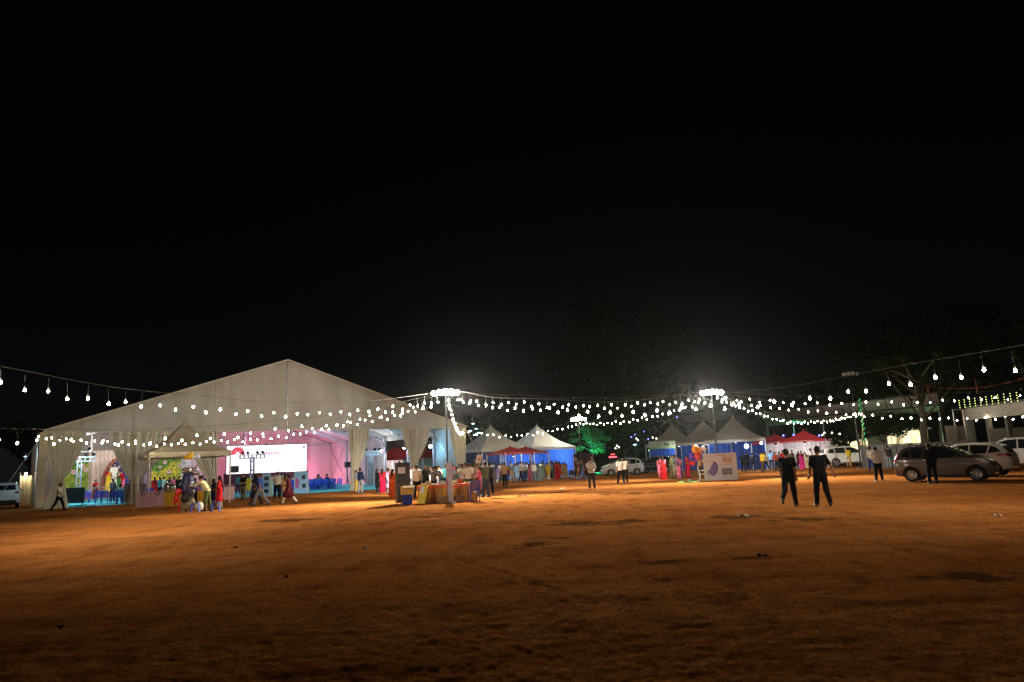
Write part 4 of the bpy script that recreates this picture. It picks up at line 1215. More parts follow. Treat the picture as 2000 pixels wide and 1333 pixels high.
car('suv', gnd(8, 54.5), rad(124), p_white2, 'white car seen from behind at the left edge beside the big tent')

# ================================================================ TREES
def tree(name, label, base, H, R, trunk_h, tr, nclump, nleaf, lsize, mleaf, seed, mtrunk=None, squash=.75, group='trees round the fairground', crown_shift=(0, 0)):
    r = random.Random(seed)
    o = thing(name, label, 'tree', (base.x, base.y, 0), r.random() * 6, group)
    mt = mtrunk or mat('bark', (.12, .095, .075), .9, var=.3, scale=8, bump=.5, bscale=20)
    tk = MB()
    top = Vector((crown_shift[0] * .5, crown_shift[1] * .5, trunk_h + (H - trunk_h) * .35))
    pts = [Vector((0, 0, -.1)).lerp(top, k / 7) + Vector((sin(k * 1.3 + seed), cos(k * 1.7 + seed), 0)) * .05 * H * .12 * (k > 0) for k in range(8)]
    tk.tube(pts, [tr * (1.25 - .11 * k) for k in range(8)], 9)
    cl = []
    for k in range(nclump):
        while True:
            d = Vector((r.gauss(0, 1), r.gauss(0, 1), r.gauss(0, 1)))
            if d.length > .1: break
        d.normalize(); q = r.random() ** .38
        z = d.z * squash
        p = Vector((d.x * R * q + crown_shift[0], d.y * R * q + crown_shift[1], trunk_h + (H - trunk_h) * (.5 + .5 * d.z * q)))
        cl.append((p, R * r.uniform(.16, .30)))
    for k in range(min(12, nclump)):
        p, cr = cl[k]; s = pts[4 + k % 4]
        md = s.lerp(p, .5) + Vector((r.uniform(-.3, .3), r.uniform(-.3, .3), r.uniform(0, .5)))
        tk.tube([s, md, p], [tr * .4, tr * .22, tr * .06], 6)
    tk.obj('trunk', mt, o, True)
    n = nclump * nleaf
    rg = np.random.default_rng(seed)
    cen = np.repeat(np.array([tuple(p) for p, _ in cl]), nleaf, 0); crs = np.repeat(np.array([q for _, q in cl]), nleaf)
    dv = rg.normal(size=(n, 3)); dv /= np.linalg.norm(dv, axis=1)[:, None]
    pos = cen + dv * (crs * rg.random(n) ** .45)[:, None] * np.array([1, 1, .7])
    a = rg.normal(size=(n, 3)); a /= np.linalg.norm(a, axis=1)[:, None]
    b = np.cross(a, rg.normal(size=(n, 3))); b /= np.linalg.norm(b, axis=1)[:, None] + 1e-9
    ls = lsize * rg.uniform(.6, 1.3, n)[:, None]
    V = np.stack([pos - a*ls, pos + b*ls*.45, pos + a*ls, pos - b*ls*.45], 1).reshape(-1, 3)
    Fq = np.arange(n * 4).reshape(-1, 4)
    mobj('crown', np_mesh('crown', V, Fq, False), mleaf, o)
    return o
m_leaf = mat('leaf_dark', (.020, .034, .011), .75, spec=.08, var=.35, scale=1.2, trans=.15)
m_leaf2 = mat('leaf_olive', (.024, .030, .012), .75, spec=.08, var=.35, scale=1.2, trans=.15)
tree('broad_tree', 'broad dark tree towering behind the lamps, centre right', gnd(1228, 112), 26, 11.5, 6, .55, 130, 110, .42, m_leaf2, 11)
tree('broad_tree', 'dark tree above the long awning at the right', gnd(1850, 100), 20.0, 13, 7.5, .5, 130, 100, .36, m_leaf2, 12)
tree('broad_tree', 'dark tree beyond the long awning near the unlit lamp mast', gnd(1600, 115), 15, 9, 4, .4, 70, 90, .4, m_leaf, 13)
tree('broad_tree', 'dark tree at the right edge of the ground', gnd(2040, 72), 14.5, 7, 5, .35, 60, 90, .25, m_leaf, 14)
tree('broad_tree', 'dark low tree behind the two red canopies and blue stalls', gnd(1010, 118), 10, 9, 3, .4, 60, 90, .4, m_leaf, 15)
tree('broad_tree', 'dark tree behind the white hatchback and black car', gnd(1225, 104), 10, 8, 2.2, .3, 70, 100, .34, m_leaf, 16)
tree('broad_tree', 'dark tree left of the big tent beyond the white car', gnd(18, 95), 9.0, 7, 2.5, .3, 60, 90, .32, m_leaf, 17)
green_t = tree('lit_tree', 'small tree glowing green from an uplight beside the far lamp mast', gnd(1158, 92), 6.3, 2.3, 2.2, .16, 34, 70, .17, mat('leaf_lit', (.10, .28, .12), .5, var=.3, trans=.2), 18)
tree('broad_tree', 'dark bushy tree behind the white sport utility car', gnd(1655, 92), 6.0, 4.6, 2.0, .3, 62, 80, .24, m_leaf, 19)
tree('broad_tree', 'dark bushy tree left of the pale trunk at the compound wall', gnd(1735, 72), 5.0, 3.4, 2.6, .22, 46, 80, .18, m_leaf, 20)
tree('wall_tree', 'tree with pale trunk standing behind the low grey wall', gnd(1814, 55), 9.5, 3.2, 4.5, .26, 14, 34, .2, m_leaf2, 21, mat('pale_bark', (.10, .09, .07), .9, var=.3, spec=.1))
# ================================================================ LAMP MASTS
m_bulb = emis('bulb_glow', (1.0, .93, .72), BULB)
m_bulbs = [m_bulb, m_bulb, emis('bulb_glow_bright', (1.0, .94, .76), BULB * 1.5), emis('bulb_glow_dim', (1.0, .86, .56), BULB * .5)]
m_dead = mat('dead_bulb', (.55, .53, .45), .3, emit=.5, ecol=(1, .9, .6))
m_sock = mat('white_socket', (.16, .15, .13), .6)
m_wire = mat('cable', (.10, .095, .085), .6)
m_flood = emis('flood_glow', (1.0, .95, .84), 90.0)
m_mast = mat('mast_steel', (.05, .05, .05), .6, .3, var=.15)
MASTH = 5.75
def mast(px, Y, label, lit=True, n=5, wid=1.6, H=MASTH, lean=0.0):
    g = Vector((Y.x, Y.y, 0)) if px is None else gnd(px, Y)
    o = thing('lamp_mast', label, 'lamp mast', (g.x, g.y, 0), 0, 'floodlight masts')
    MB().tube([(0, 0, 0), (lean * .5, 0, H * .5), (lean, 0, H)], [.062, .055, .045], 10).obj('pole', m_mast, o, True)
    MB().box((0, 0, .03), (.5, .5, .06)).obj('base_plate', m_steel, o)
    MB().bar((lean - wid/2, 0, H), (lean + wid/2, 0, H), .07).obj('crossbar', m_steel, o)
    rr = random.Random(int(g.x * 10))
    for k in range(n):
        x = lean - wid/2 + wid * (k + .5) / n; q = (x - lean) / (wid / 2); zc = H + .05 - .10 * q * q
        for sy in ((-1, 1) if lit else (-1,)):
            M = Matrix.Rotation(rad(-sy * q * 28 + rr.uniform(-6, 6)), 3, 'Z') @ Matrix.Rotation(rad(-sy * (24 + rr.uniform(-5, 5))), 3, 'X') @ Matrix.Rotation(rad(-sy * 90), 3, 'X')
            R_ = .19 - .03 * abs(q)
            f = MB().lathe([(R_ * .5, -.20), (R_ * .9, -.10), (R_ * 1.08, .0), (R_ * 1.08, .03)], 14, M, (x, sy * .12, zc)).obj('flood_head', m_dark, o, True)
            MB().lathe([(R_, .031), (R_ * .8, .05), (.01, .06)], 14, M, (x, sy * .12, zc)).obj('lens', m_flood if lit else mat('flood_lens_off', (.35, .37, .36), .2), f, True)
    return o, Vector((g.x + lean, g.y, H))
M1, h1 = mast(876, 42, 'lit floodlight mast rising from behind the book table')
M2, h2 = mast(1404, 50, 'lit floodlight mast behind the large white board')
M3, h3 = mast(1136, 76, 'farthest lit floodlight mast, near the green glowing tree')
M4, h4 = mast(1682, 60, 'unlit floodlight mast above the long awning', lit=False, n=4, wid=1.4, H=7.6)
def floods(o, h, P, dirs, size=80):
    for (ax, ay, az) in dirs:
        p = h + Vector((ax * .01, ay * .01, -.15)) + Vector((ax, ay, 0)).normalized() * .35
        lamp('SPOT', 'flood_beam', p, P, (1.0, .90, .74), .25, o, p + Vector((ax, ay, az)), size, 1.0)
floods(M1, h1, FLOOD, [(-9, -12, -7.0), (8, -13, -7.0)])
floods(M1, h1, FLOOD * .16, [(-15, 11, -.2)], 75)
floods(M1, h1, FLOOD * .6, [(-6, 12, -9), (14, 10, -9)], 62)
floods(M2, h2, FLOOD, [(-9, -13, -7.0), (7, -14, -6.8)])
floods(M2, h2, FLOOD * .5, [(-12, 10, -10), (14, 13, -8.5)], 62)
_a = h1 + Vector((-.6, 0, .05)); SL = _a + (W(-40, 702, 22) - _a) * 1.16 + Vector((0, 0, .5))
_a = h1 + Vector((.5, -.2, .1)); SR = _a + (W(2110, 660, 18.5) - _a) * 1.14 + Vector((0, 0, .9))
ML, hl_ = mast(None, SL, 'unseen lit floodlight mast added off the left side, holding the upper string of bulbs')  # unseen masts added at the string ends; they light the field from the front
MR, hr_ = mast(None, SR, 'unseen lit floodlight mast added off the right side, holding the string of large bulbs')
floods(ML, hl_, FLOOD * .19, [(9, 12, -5.5), (12, 3, -6)])
floods(ML, hl_, FLOOD * .13, [(12, -4, -5.0)], 44)
floods(MR, hr_, FLOOD * .09, [(-10, 12, -5.5), (-11, 3, -6)])
floods(M3, h3, FLOOD * .09, [(-10, -12, -6), (10, -12, -6)])

# ================================================================ STRING LIGHTS
bulb_me = MB().lathe([(.004, -.06), (.028, -.054), (.044, -.032), (.047, -.01), (.040, .016), (.024, .04), (.020, .06)], 9).mesh('bulb', True)
sock_me = {}
def string_light(label, p0, p1, via, spacing=.66, drops=(.36, .50), seed=0, dead=.02, scale=1.0, t0=.0, t1=1.0):
    r = random.Random(seed)
    p0, p1 = Vector(p0), Vector(p1)
    lo, hi = 0.0, 1.0
    inc = proj(p1)[0] > proj(p0)[0]
    for _ in range(40):
        m = (lo + hi) / 2
        if (proj(p0.lerp(p1, m))[0] < via[0]) == inc: lo = m
        else: hi = m
    q = p0.lerp(p1, lo); zz = zat(q.x, q.y, via[1])
    sag = max(0.05, (q.z - zz) / max(4 * lo * (1 - lo), .05))
    wob = [(r.uniform(.01, .035), r.uniform(9, 30), r.uniform(0, 6)) for _ in range(3)]
    f = lambda t: p0.lerp(p1, t) - Vector((0, 0, sag * 4 * t * (1 - t) + sum(a * sin(w * t + ph) for a, w, ph in wob) * min(1, t * 12, (1 - t) * 12)))
    mid = f(.5)
    o = thing('string_light', label, 'string light', p0, 0, 'festoon strings over the ground')
    n = 48
    MB().tube([f(k / n) - p0 for k in range(n + 1)], .0075, 4).obj('cable', m_wire, o)
    L = (p1 - p0).length; nb = int(L / spacing)
    for k in range(nb):
        t = (k + .5) / nb
        if t < t0 or t > t1: continue
        t += r.uniform(-.1, .1) / nb
        P = f(t) - p0; d = round(drops[k % 2] + r.uniform(-.05, .05), 2)
        b = mobj('bulb', bulb_me, m_dead if r.random() < dead else m_bulbs[int(r.random() * 4)], o, P - Vector((r.uniform(-.02, .02), 0, d + .1)))
        b.scale = (scale * r.uniform(.70, .92),) * 3; b.rotation_euler = (r.uniform(-.14, .14), r.uniform(-.14, .14), 0)
        key = d
        if key not in sock_me:
            sock_me[key] = MB().lathe([(.028, .055), (.030, .13), (.015, .15)], 7).tube([(0, 0, .14), (0, 0, d + .1)], .0045, 4).mesh('socket')
        sk = mobj('socket', sock_me[key], m_sock, b)
        if dead and False: pass
    return o
A = h1 + Vector((0, 0, .05)); B = h2 + Vector((0, 0, .05)); C = h3 + Vector((0, 0, .02))
RC = T(TW, -.3, EH - .1)
string_light('string of bulbs from the upper left corner to the book table mast', SL, A + Vector((-.6, 0, 0)), (420, 777.5), seed=1)
string_light('lower string of bulbs across the tent front, rising to the book table mast', W(-20, 836, 30), A + Vector((-.5, 0, -.1)), (440, 831), seed=2, spacing=.62)
string_light('far string of small bulbs along the tent eave to the book table mast', W(70, 836, 43.5), A + Vector((-.3, .3, -.1)), (330, 851), seed=3, spacing=.42, drops=(.32, .45))
string_light('string of bulbs between the two nearer floodlight masts', A + Vector((.6, 0, 0)), B + Vector((-.6, 0, 0)), (1150, 777), seed=4, spacing=.5)
string_light('string of large bulbs from the book table mast to the upper right corner', A + Vector((.5, -.2, .05)), SR, (1500, 757), seed=5, drops=(.36, .5), dead=.16)
string_light('steep string of bulbs from the book table mast to the tent corner', A + Vector((.1, .2, -.1)), RC + Vector((-.3, 0, -.1)), (886, 815), seed=6, spacing=.62, drops=(.2, .3))
string_light('string of bulbs from the tent corner past the grey-white stalls', RC, C, (1050, 838), seed=7, spacing=.72, drops=(.3, .42))
string_light('string of bulbs from the farthest lit mast to the white board mast', C, B + Vector((-.2, .2, -.1)), (1250, 808), seed=8, spacing=.95, drops=(.3, .42))
P680 = W(1684, 798, 64)
string_light('dense string dipping between the white board mast and the crooked pole', B + Vector((.3, .2, -.05)), P680, (1580, 817), seed=9, spacing=.5, drops=(.2, .32))
string_light('string of bulbs from the white board mast toward the right edge', B + Vector((.6, 0, 0)), W(2060, 752, 44), (1740, 774), seed=10, spacing=.7, drops=(.3, .42), dead=.06)
string_light('lower right string of bulbs before the long awning', B + Vector((.5, .2, -.1)), W(2060, 800, 50), (1790, 805), seed=11, spacing=.62, drops=(.28, .4))
# ================================================================ TENT LIGHTS
def flood_lamp(px, py, Y, label, power, col, aim, glow=60, r=.14, group='cool work lamps'):
    p = W(px, py, Y)
    o = thing('work_lamp', label, 'lamp', p, 0, group)
    d = (Vector(aim) - p).normalized(); M = d.to_track_quat('Z', 'Y').to_matrix()
    MB().lathe([(.05, -.12), (r, -.06), (r * 1.1, .0), (r * 1.1, .03)], 14, M).obj('housing', m_dark, o, True)
    MB().lathe([(r, .032), (r * .9, .05), (.01, .055)], 14, M).obj('lens', emis('lens_%d' % int(px), col, glow), o, True)
    MB().bar((0, 0, .0), (0, .15, .5), .04).obj('bracket', m_steel, o)
    if power: lamp('POINT', 'lamp_light', p + d * .25, power, col, .12, o)
    return o
cool = (.55, .85, 1.0)
inn = lambda t, s, z: T(t, s, z)
flood_lamp(685.5, 850, 62.5, 'blue-white lamp hung beside the curtain in the wide tent opening', 420, (.75, .9, 1), inn(18, 12, 1))
flood_lamp(745, 881, 78, 'cool lamp on the open tent side behind the women in red', 330, (.8, .85, 1), inn(24, 12, 1), 40)
flood_lamp(789, 876, 72.5, 'small cool lamp left of the gathered curtain over the table', 200, cool, inn(27, 8, 1), 40, .1)
flood_lamp(840.5, 872, 68.5, 'bright cyan-white lamp in the tent side opening behind the table', 120, (.2, .6, 1), T(29.5, 2.0, 1.5), 90, .16)
flood_lamp(1458, 872, 68, 'dazzling blue-white lamp under the nearest grey peaked stall', 520, (.6, .85, 1), gnd(1440, 50), 110, .17)
flood_lamp(1487, 866, 60, 'small warm-white lamp at the corner of a red canopy', 60, (1, .93, .85), gnd(1490, 45), 50, .09)
# wash lights of the stages (each a small fixture with its lamp)
def wash(P, label, power, col, aim, spot=None):
    o = thing('wash_light', label, 'stage light', P, 0, 'stage wash lights')
    b = MB(); par_can(b, (0, 0, 0), Vector(aim) - Vector(P), 1.0); b.obj('can', m_dark, o, True)
    d = (Vector(aim) - Vector(P)).normalized()
    M = d.to_track_quat('Z', 'Y').to_matrix()
    MB().lathe([(.10, .10), (.01, .105)], 10, M).obj('lens', emis('wash_%d%d%d' % tuple(int(99 * x) for x in col), col, 12), o)
    lamp('SPOT' if spot else 'POINT', 'wash_beam', Vector(P) + d * .2, power, col, .12, o, aim if spot else None, spot)
pk = (1.0, .18, .42)
wash(T(sx1 + 1.2, SY + 1.8, .4), 'pink uplight at the right end of the white screen', 900, pk, T(sx1 + 2.0, TD, 2.0))
wash(T(sx0 - 1.0, SY + 1.8, .4), 'pink uplight at the left end of the white screen', 500, pk, T(sx0 - 1.5, TD, 2.0))
wash(T((sx0+sx1)/2, SY + .6, sz1 + .1), 'pink uplight on top of the white screen', 550, (1, .3, .5), T((sx0+sx1)/2, TD, 6.0))
wash(T(25.5, 26.0, 4.4), 'lilac wash light high at the right back of the tent', 900, (.80, .66, 1.0), T(27, 26, 0))
wash(T(15.6, 16, 7.6), 'lilac wash light hung from the tent ridge', 900, (.80, .68, 1.0), T(15.6, 18, 0))
wash(T(6, 13.5, 5.2), 'white wash light over the barriers in front of the idols', 1500, (1, .86, .90), T(6, 24, 2.0), 120)
wash(T(11.5, 14.0, 5.4), 'warm wash light aimed at the yellow-green flower wall', 1700, (1, .95, .75), T(10, 24, 2.4), 90)
wash(T(1.5, 14.0, 4.4), 'warm wash light aimed at the leafy flower wall', 1300, (1, .95, .75), T(3, 24, 2.4), 90)
wash(T(3.2, 8.0, 4.0), 'pale wash light over the front rows of blue chairs', 900, (.8, .92, 1), T(5.2, 8, 0))
wash(T(28.6, 2.6, 4.4), 'cyan wash light near the closed front bay of the tent', 60, (.12, .48, 1), T(31, 2.6, 2))
wash(T(-.9, 4.6, 3.6), 'blue wash light outside the left tent wall', 90, (.4, .7, 1), T(-.2, 4.6, 1.5))
wash(C2 + Vector((.5, -.6, 2.6)), 'white light under the blue-draped stall', 800, (.75, .9, 1), C2)
wash(C1 + Vector((.5, -.6, 2.6)), 'white light under the grey-white stall by the tent corner', 130, (.85, .9, 1), C1)
for px, Y, pw in ((1330, 80, 70), (1385, 75, 70), (1441, 71, 160)):
    g = gnd(px, Y); wash(Vector((g.x, g.y, 2.7)), {1330: 'white light under the farthest grey stall', 1385: 'white light under the middle grey stall', 1441: 'white light under the nearest grey stall'}[px], pw, (.85, .92, 1), Vector((g.x, g.y, 0)))
for px, Y, pw in ((1520, 73, 120), (1577, 68, 120), (1005, 65, 60), (780, 92, 300)):
    g = gnd(px, Y); wash(Vector((g.x, g.y, 2.3)), {1520: 'white light inside the red canopy by the blue-white lamp', 1577: 'white light inside the red canopy by the car', 1005: 'white light inside the left red canopy', 780: 'white light inside the red canopy beyond the tent'}[px], pw, (1, .95, .92), Vector((g.x, g.y, 0)))
g = gnd(1155, 90.3)
wash(Vector((g.x, g.y, .3)), 'green uplight at the foot of the glowing tree', 1800, (.05, 1, .45), Vector((g.x + .3, g.y + 1.5, 4)))
# green-lit pole and awning
wash(W(1562, 838, 84), 'green uplight under the left part of the long awning', 500, (.1, 1, .5), W(1556, 815, 88), 80)
wash(W(1697, 845, 62.5), 'green uplight at the crooked pole', 120, (.1, 1, .3), W(1690, 790, 66), 60)
wash(W(1815, 862, 62), 'green uplight behind the pale tree trunk', 250, (.1, 1, .3), W(1815, 815, 66), 90)
wash(W(2006, 742, 50), 'cyan lamp high at the right edge', 160, (.2, 1, .8), W(1985, 760, 58))

# ================================================================ BLUE CHAIRS
m_bchair = mat('blue_plastic', (.012, .075, .60), .4, var=.08)
m_bchair_d = mat('navy_plastic', (.02, .035, .22), .4, var=.08)
m_wchair = mat('white_plastic', (.68, .68, .64), .4)
def chair_parts():
    d = {}
    d['seat'] = MB().grid(lambda u, v: ((u - .5) * .46, (v - .5) * .44, .44 + .02 * (abs(u - .5) * 2) ** 2), 6, 6).box((0, 0, .425), (.45, .43, .02)).mesh('seat', True)
    b = MB()
    for k in range(7):
        x = -.18 + .06 * k; b.bar((x, .21, .44), (x * 1.05, .30, .86), .042, .014)
    b.bar((-.23, .30, .87), (.23, .30, .87), .03, .07); b.bar((-.215, .21, .44), (-.235, .305, .88), .05, .03); b.bar((.215, .21, .44), (.235, .305, .88), .05, .03)
    d['backrest'] = b.mesh('backrest')
    d['leg'] = MB().tube([(0, 0, 0), (0, 0, .43)], [.022, .034], 6).mesh('leg')
    d['armrest'] = MB().tube([(0, -.2, .42), (0, -.19, .64), (0, -.1, .67), (0, .24, .66)], .022, 6).mesh('armrest', True)
    return d
CP = chair_parts()
fullchair = MB()
for k in ('seat', 'backrest'): fullchair.add([tuple(v.co) for v in CP[k].vertices], [tuple(p.vertices) for p in CP[k].polygons])
for sx in (-.2, .2):
    for sy in (-.18, .2): fullchair.add([(v.co.x + sx + (.02 if sx > 0 else -.02) * (1 - v.co.z / .43), v.co.y + sy, v.co.z) for v in CP['leg'].vertices], [tuple(p.vertices) for p in CP['leg'].polygons])
    fullchair.add([(v.co.x + sx * 1.15, v.co.y, v.co.z) for v in CP['armrest'].vertices], [tuple(p.vertices) for p in CP['armrest'].polygons])
fullchair = fullchair.mesh('plastic_chair')
fullchair2 = fullchair.copy()
def chair(at, rz, label, group, m=None, parts=True, z=.025):
    m = m or m_bchair
    if not parts:
        o = mobj('plastic_chair', fullchair, None, None, (at.x, at.y, z), rz)
        if not len(fullchair.materials): fullchair.materials.append(m_bchair)
        return tag(o, label, 'chair', group)
    o = thing('plastic_chair', label, 'chair', (at.x, at.y, z), rz, group)
    for k in ('seat', 'backrest'):
        q = mobj(k, CP[k], None, o)
        if not len(CP[k].materials): CP[k].materials.append(None)
        q.material_slots[0].link = 'OBJECT'; q.material_slots[0].material = m
    for sx in (-.2, .2):
        for sy in (-.18, .2):
            q = mobj('leg', CP['leg'], None, o, (sx, sy, 0))
            if not len(CP['leg'].materials): CP['leg'].materials.append(None)
            q.material_slots[0].link = 'OBJECT'; q.material_slots[0].material = m
        q = mobj('armrest', CP['armrest'], None, o, (sx * 1.15, 0, 0))
        if not len(CP['armrest'].materials): CP['armrest'].materials.append(None)
        q.material_slots[0].link = 'OBJECT'; q.material_slots[0].material = m
    return o
gc = 'blue chairs in the tent'
left_ch = [(168, 57, 'single blue chair standing left of the front cluster by the barrier'), (192, 55, 'leftmost blue chair of the front pair inside the tent'), (203, 54.2, 'blue chair right beside the leftmost of the front pair'), (222, 52.8, 'blue chair left of the seated person in light blue'), (234, 52.6, 'blue chair under the seated person in light blue'), (245, 52.9, 'blue chair next to the grey covered barrier'), (292, 57, 'blue chair between the second curtain and the beige stall')]
for px, Y, lab in left_ch: chair(gnd(px, Y), TA + random.uniform(-.2, .2) + pi, lab, gc)
k = 0
for row in range(5):
    for i in range(9):
        t = 17.6 + i * .66 + row * .1; s = 8.5 + row * 1.9
        rn = ['front', 'second', 'third', 'fourth', 'back'][row]
        chair(T(t, s), TA + pi + random.uniform(-.08, .08), f'blue chair, {ordn(i)} from the left in the {rn} row below the white screen', gc, parts=(row == 0)); k += 1

# ================================================================ STALL FURNITURE AND GOODS
m_orange = mat('orange_cloth', (.78, .15, .03), .85, var=.12, scale=4); m_yel = mat('yellow_cloth', (.62, .36, .02), .85, var=.12)
m_rust = mat('rust_skirt', (.60, .27, .04), .85, var=.2, scale=5)
def table(at, rz, w, d, h, mt, ms, label, over=.14):
    o = thing('cloth_table', label, 'table', (at.x, at.y, 0), rz, 'cloth-covered tables')
    MB().box((0, 0, h), (w, d, .03)).obj('table_top', mt, o)
    for k, (ax_, L, off) in enumerate(((0, w, -d/2), (0, w, d/2), (1, d, -w/2), (1, d, w/2))):
        def fn(u, v, ax_=ax_, L=L, off=off):
            a = (u - .5) * L; b = off + (1 if off > 0 else -1) * (.02 + .02 * sin(u * L * 34)) * (1 - v * .6)
            return (a, b, .02 + (h - .05) * v) if ax_ == 0 else (b, a, .02 + (h - .05) * v)
        MB().grid(fn, int(L * 30), 3).obj('skirt', ms, o, True)
        def fo(u, v, ax_=ax_, L=L, off=off):
            a = (u - .5) * (L + .06); b = off + (1 if off > 0 else -1) * .05
            z = h + .017 - (over + .03 * sin(u * 9)) * (1 - v)
            return (a, b, z) if ax_ == 0 else (b, a, z)
        MB().grid(fo, 16, 2).obj('overcloth', mt, o, True)
    for sx in (-1, 1):
        for sy in (-1, 1): MB().bar((sx * (w/2 - .06), sy * (d/2 - .06), 0), (sx * (w/2 - .06), sy * (d/2 - .06), h - .02), .04).obj('leg', m_steel, o)
    return o
ta = gnd(856, 34.6); tb = gnd(906, 35.0)
tabA = table(ta, rad(12), 1.75, .8, .78, m_orange, m_rust, 'book table with red-orange cloth left of the standing banner')
tabB = table(tb, rad(8), 1.1, .8, .78, m_orange, m_rust, 'smaller red-orange clothed table right of the standing banner')
goods = [('white', (.22, .3, .05)), ('cream', (.3, .2, .08)), ('red', (.2, .25, .04)), ('beige', (.25, .2, .12)), ('white', (.2, .28, .03)), ('navy', (.1, .1, .16)), ('offwhite', (.28, .22, .06))]
def onto(tab, items, group, where):
    bpy.context.view_layer.update()
    for k, (x, y, cn, sz, what) in enumerate(items):
        p = tab.matrix_world @ Vector((x, y, .797))
        o = thing(what.replace(' ', '_'), f'{wd_(cn)} {what} {where}, {ordn(k)} from its left end', what.split()[-1], p, tab.rotation_euler.z + random.uniform(-.3, .3), group)
        if what == 'book pile':
            z = 0
            for q in range(3): MB().box((random.uniform(-.01, .01), random.uniform(-.01, .01), z + sz[2]/6), (sz[0], sz[1], sz[2]/3 - .003)).obj('book', cloth(cn) if q != 1 else cloth('beige'), o); z += sz[2]/3
        elif what == 'snack box':
            MB().box((0, 0, sz[2]/2), sz).obj('tray', cloth(cn), o); MB().box((0, sz[1]*.45, sz[2] + .04), (sz[0], .015, .1), M=Matrix.Rotation(-.5, 3, 'X')).obj('flap', cloth(cn), o)
        else:
            MB().lathe([(.035, 0), (.04, .02), (.04, sz[2]*.7), (.015, sz[2]*.85), (.015, sz[2])], 10).obj('glass', cloth(cn), o, True); MB().lathe([(.017, sz[2]), (.017, sz[2] + .025)], 8).obj('cap', cloth('white'), o)
onto(tabA, [(-.66, -.1, 'cream', (.22, .28, .09), 'book pile'), (-.42, .1, 'beige', (.28, .2, .10), 'snack box'), (-.18, -.12, 'white', (.2, .28, .06), 'book pile'), (.02, .15, 'red', (.2, .26, .06), 'book pile'), (.22, -.1, 'offwhite', (.26, .2, .09), 'snack box'), (.42, .1, 'navy', (.1, .1, .22), 'water bottle'), (.55, -.12, 'darkgrey', (.1, .1, .22), 'water bottle')], 'goods on the book tables', 'on the book table')
onto(tabB, [(-.42, 0, 'cream', (.3, .22, .10), 'snack box'), (-.15, .05, 'orange', (.26, .2, .13), 'snack box'), (.12, -.1, 'yellow', (.2, .26, .07), 'book pile'), (.38, .0, 'white', (.22, .28, .06), 'book pile')], 'goods on the smaller table', 'on the smaller clothed table')
# standing banner
g = gnd(879, 33.6)
o = thing('standing_banner', 'pale lilac roll-up banner standing edgewise between the two clothed tables', 'banner', (g.x, g.y, 0), rad(-66))
MB().box((0, 0, .92), (.86, .012, 1.72)).obj('sheet', mat('lilac_print', (.42, .35, .41), .6, var=.08), o)
MB().box((0, .03, .04), (.92, .2, .08)).obj('base', m_steel, o)
MB().bar((0, .02, .06), (0, .02, 1.8), .02).obj('support_rod', m_steel, o)
b = MB(); b.prism([(-.40, -.2), (-.1, .05), (-.28, .3), (-.40, .5), (-.30, -.65), (-.40, -.7)][::-1], 0, .004, Matrix.Rotation(pi/2, 3, 'X'), (0, -.009, .75)); b.obj('red_print', mat('banner_red', (.42, .06, .08), .6), o)
b = MB(); printline(b, -.2, .3, 1.42, .06, -.01, random.Random(2)); printline(b, -.15, .25, 1.28, .04, -.01, random.Random(4)); b.obj('text_print', mat('banner_text', (.2, .14, .3), .6), o)
# dark cupboard with notice
g = gnd(787, 35.2)
o = thing('dark_cupboard', 'dark grey metal cupboard with a white notice beside the book table', 'cupboard', (g.x, g.y, 0), rad(24))
m_cup = mat('cupboard_grey', (.028, .03, .03), .55, var=.15)
MB().box((0, 0, .93), (.62, .42, 1.8)).obj('body', m_cup, o)
for sx in (-.155, .155): MB().box((sx, -.225, .93), (.295, .02, 1.68)).obj('door', m_cup, o)
MB().box((0, 0, 1.85), (.66, .46, .05)).obj('top', m_cup, o)
for sx in (-.04, .04): MB().bar((sx, -.25, .95), (sx, -.25, 1.08), .015).obj('handle', m_chrome, o)
n = MB().box((-.10, -.242, 1.52), (.34, .006, .28)).obj('notice', mat('paper', (.72, .68, .66), .8), o)
for q in range(4): b = MB(); printline(b, -.22, .02, 1.60 - q * .05, .018, -.247, random.Random(q)); tag(b.obj('notice_print', mat('paper_print', (.35, .2, .22), .8), n), kind='stuff')
g = gnd(795.5, 33.9)
o = thing('blue_bin', 'blue plastic tub in front of the dark cupboard', 'tub', (g.x, g.y, 0), rad(10))
MB().prism([(-.22, -.17), (.22, -.17), (.22, .17), (-.22, .17)], 0, .40).obj('body', mat('tub_blue', (.02, .04, .25), .4), o)
MB().box((0, 0, .41), (.50, .40, .03)).obj('rim', mat('tub_blue', (.02, .04, .25)), o)
for k in range(5): MB().box((-.18 + .09 * k, -.175, .2), (.02, .012, .36)).obj('rib', mat('tub_blue', (.02, .04, .25)), o)
o = thing('cardboard_box', 'open cardboard box on the blue tub', 'box', (g.x, g.y, .43), rad(14))
m_card = mat('cardboard', (.55, .31, .06), .85)
for (cx_, cy_, sx, sy) in ((0, -.19, .52, .015), (0, .19, .52, .015), (-.26, 0, .015, .365), (.26, 0, .015, .365)): MB().box((cx_, cy_, .19), (sx, sy, .36)).obj('side', m_card, o)
MB().box((0, 0, .012), (.5, .36, .012)).obj('bottom', m_card, o)
MB().box((0.03, -.28, .36), (.5, .2, .012), M=Matrix.Rotation(.45, 3, 'X')).obj('flap', m_card, o)
MB().box((-.33, 0, .40), (.18, .36, .012), M=Matrix.Rotation(.3, 3, 'Y')).obj('flap', m_card, o)
o = thing('paper_sheet', 'white paper bag sticking out of the cardboard box', 'bag', (g.x + .13, g.y, .46), .2)
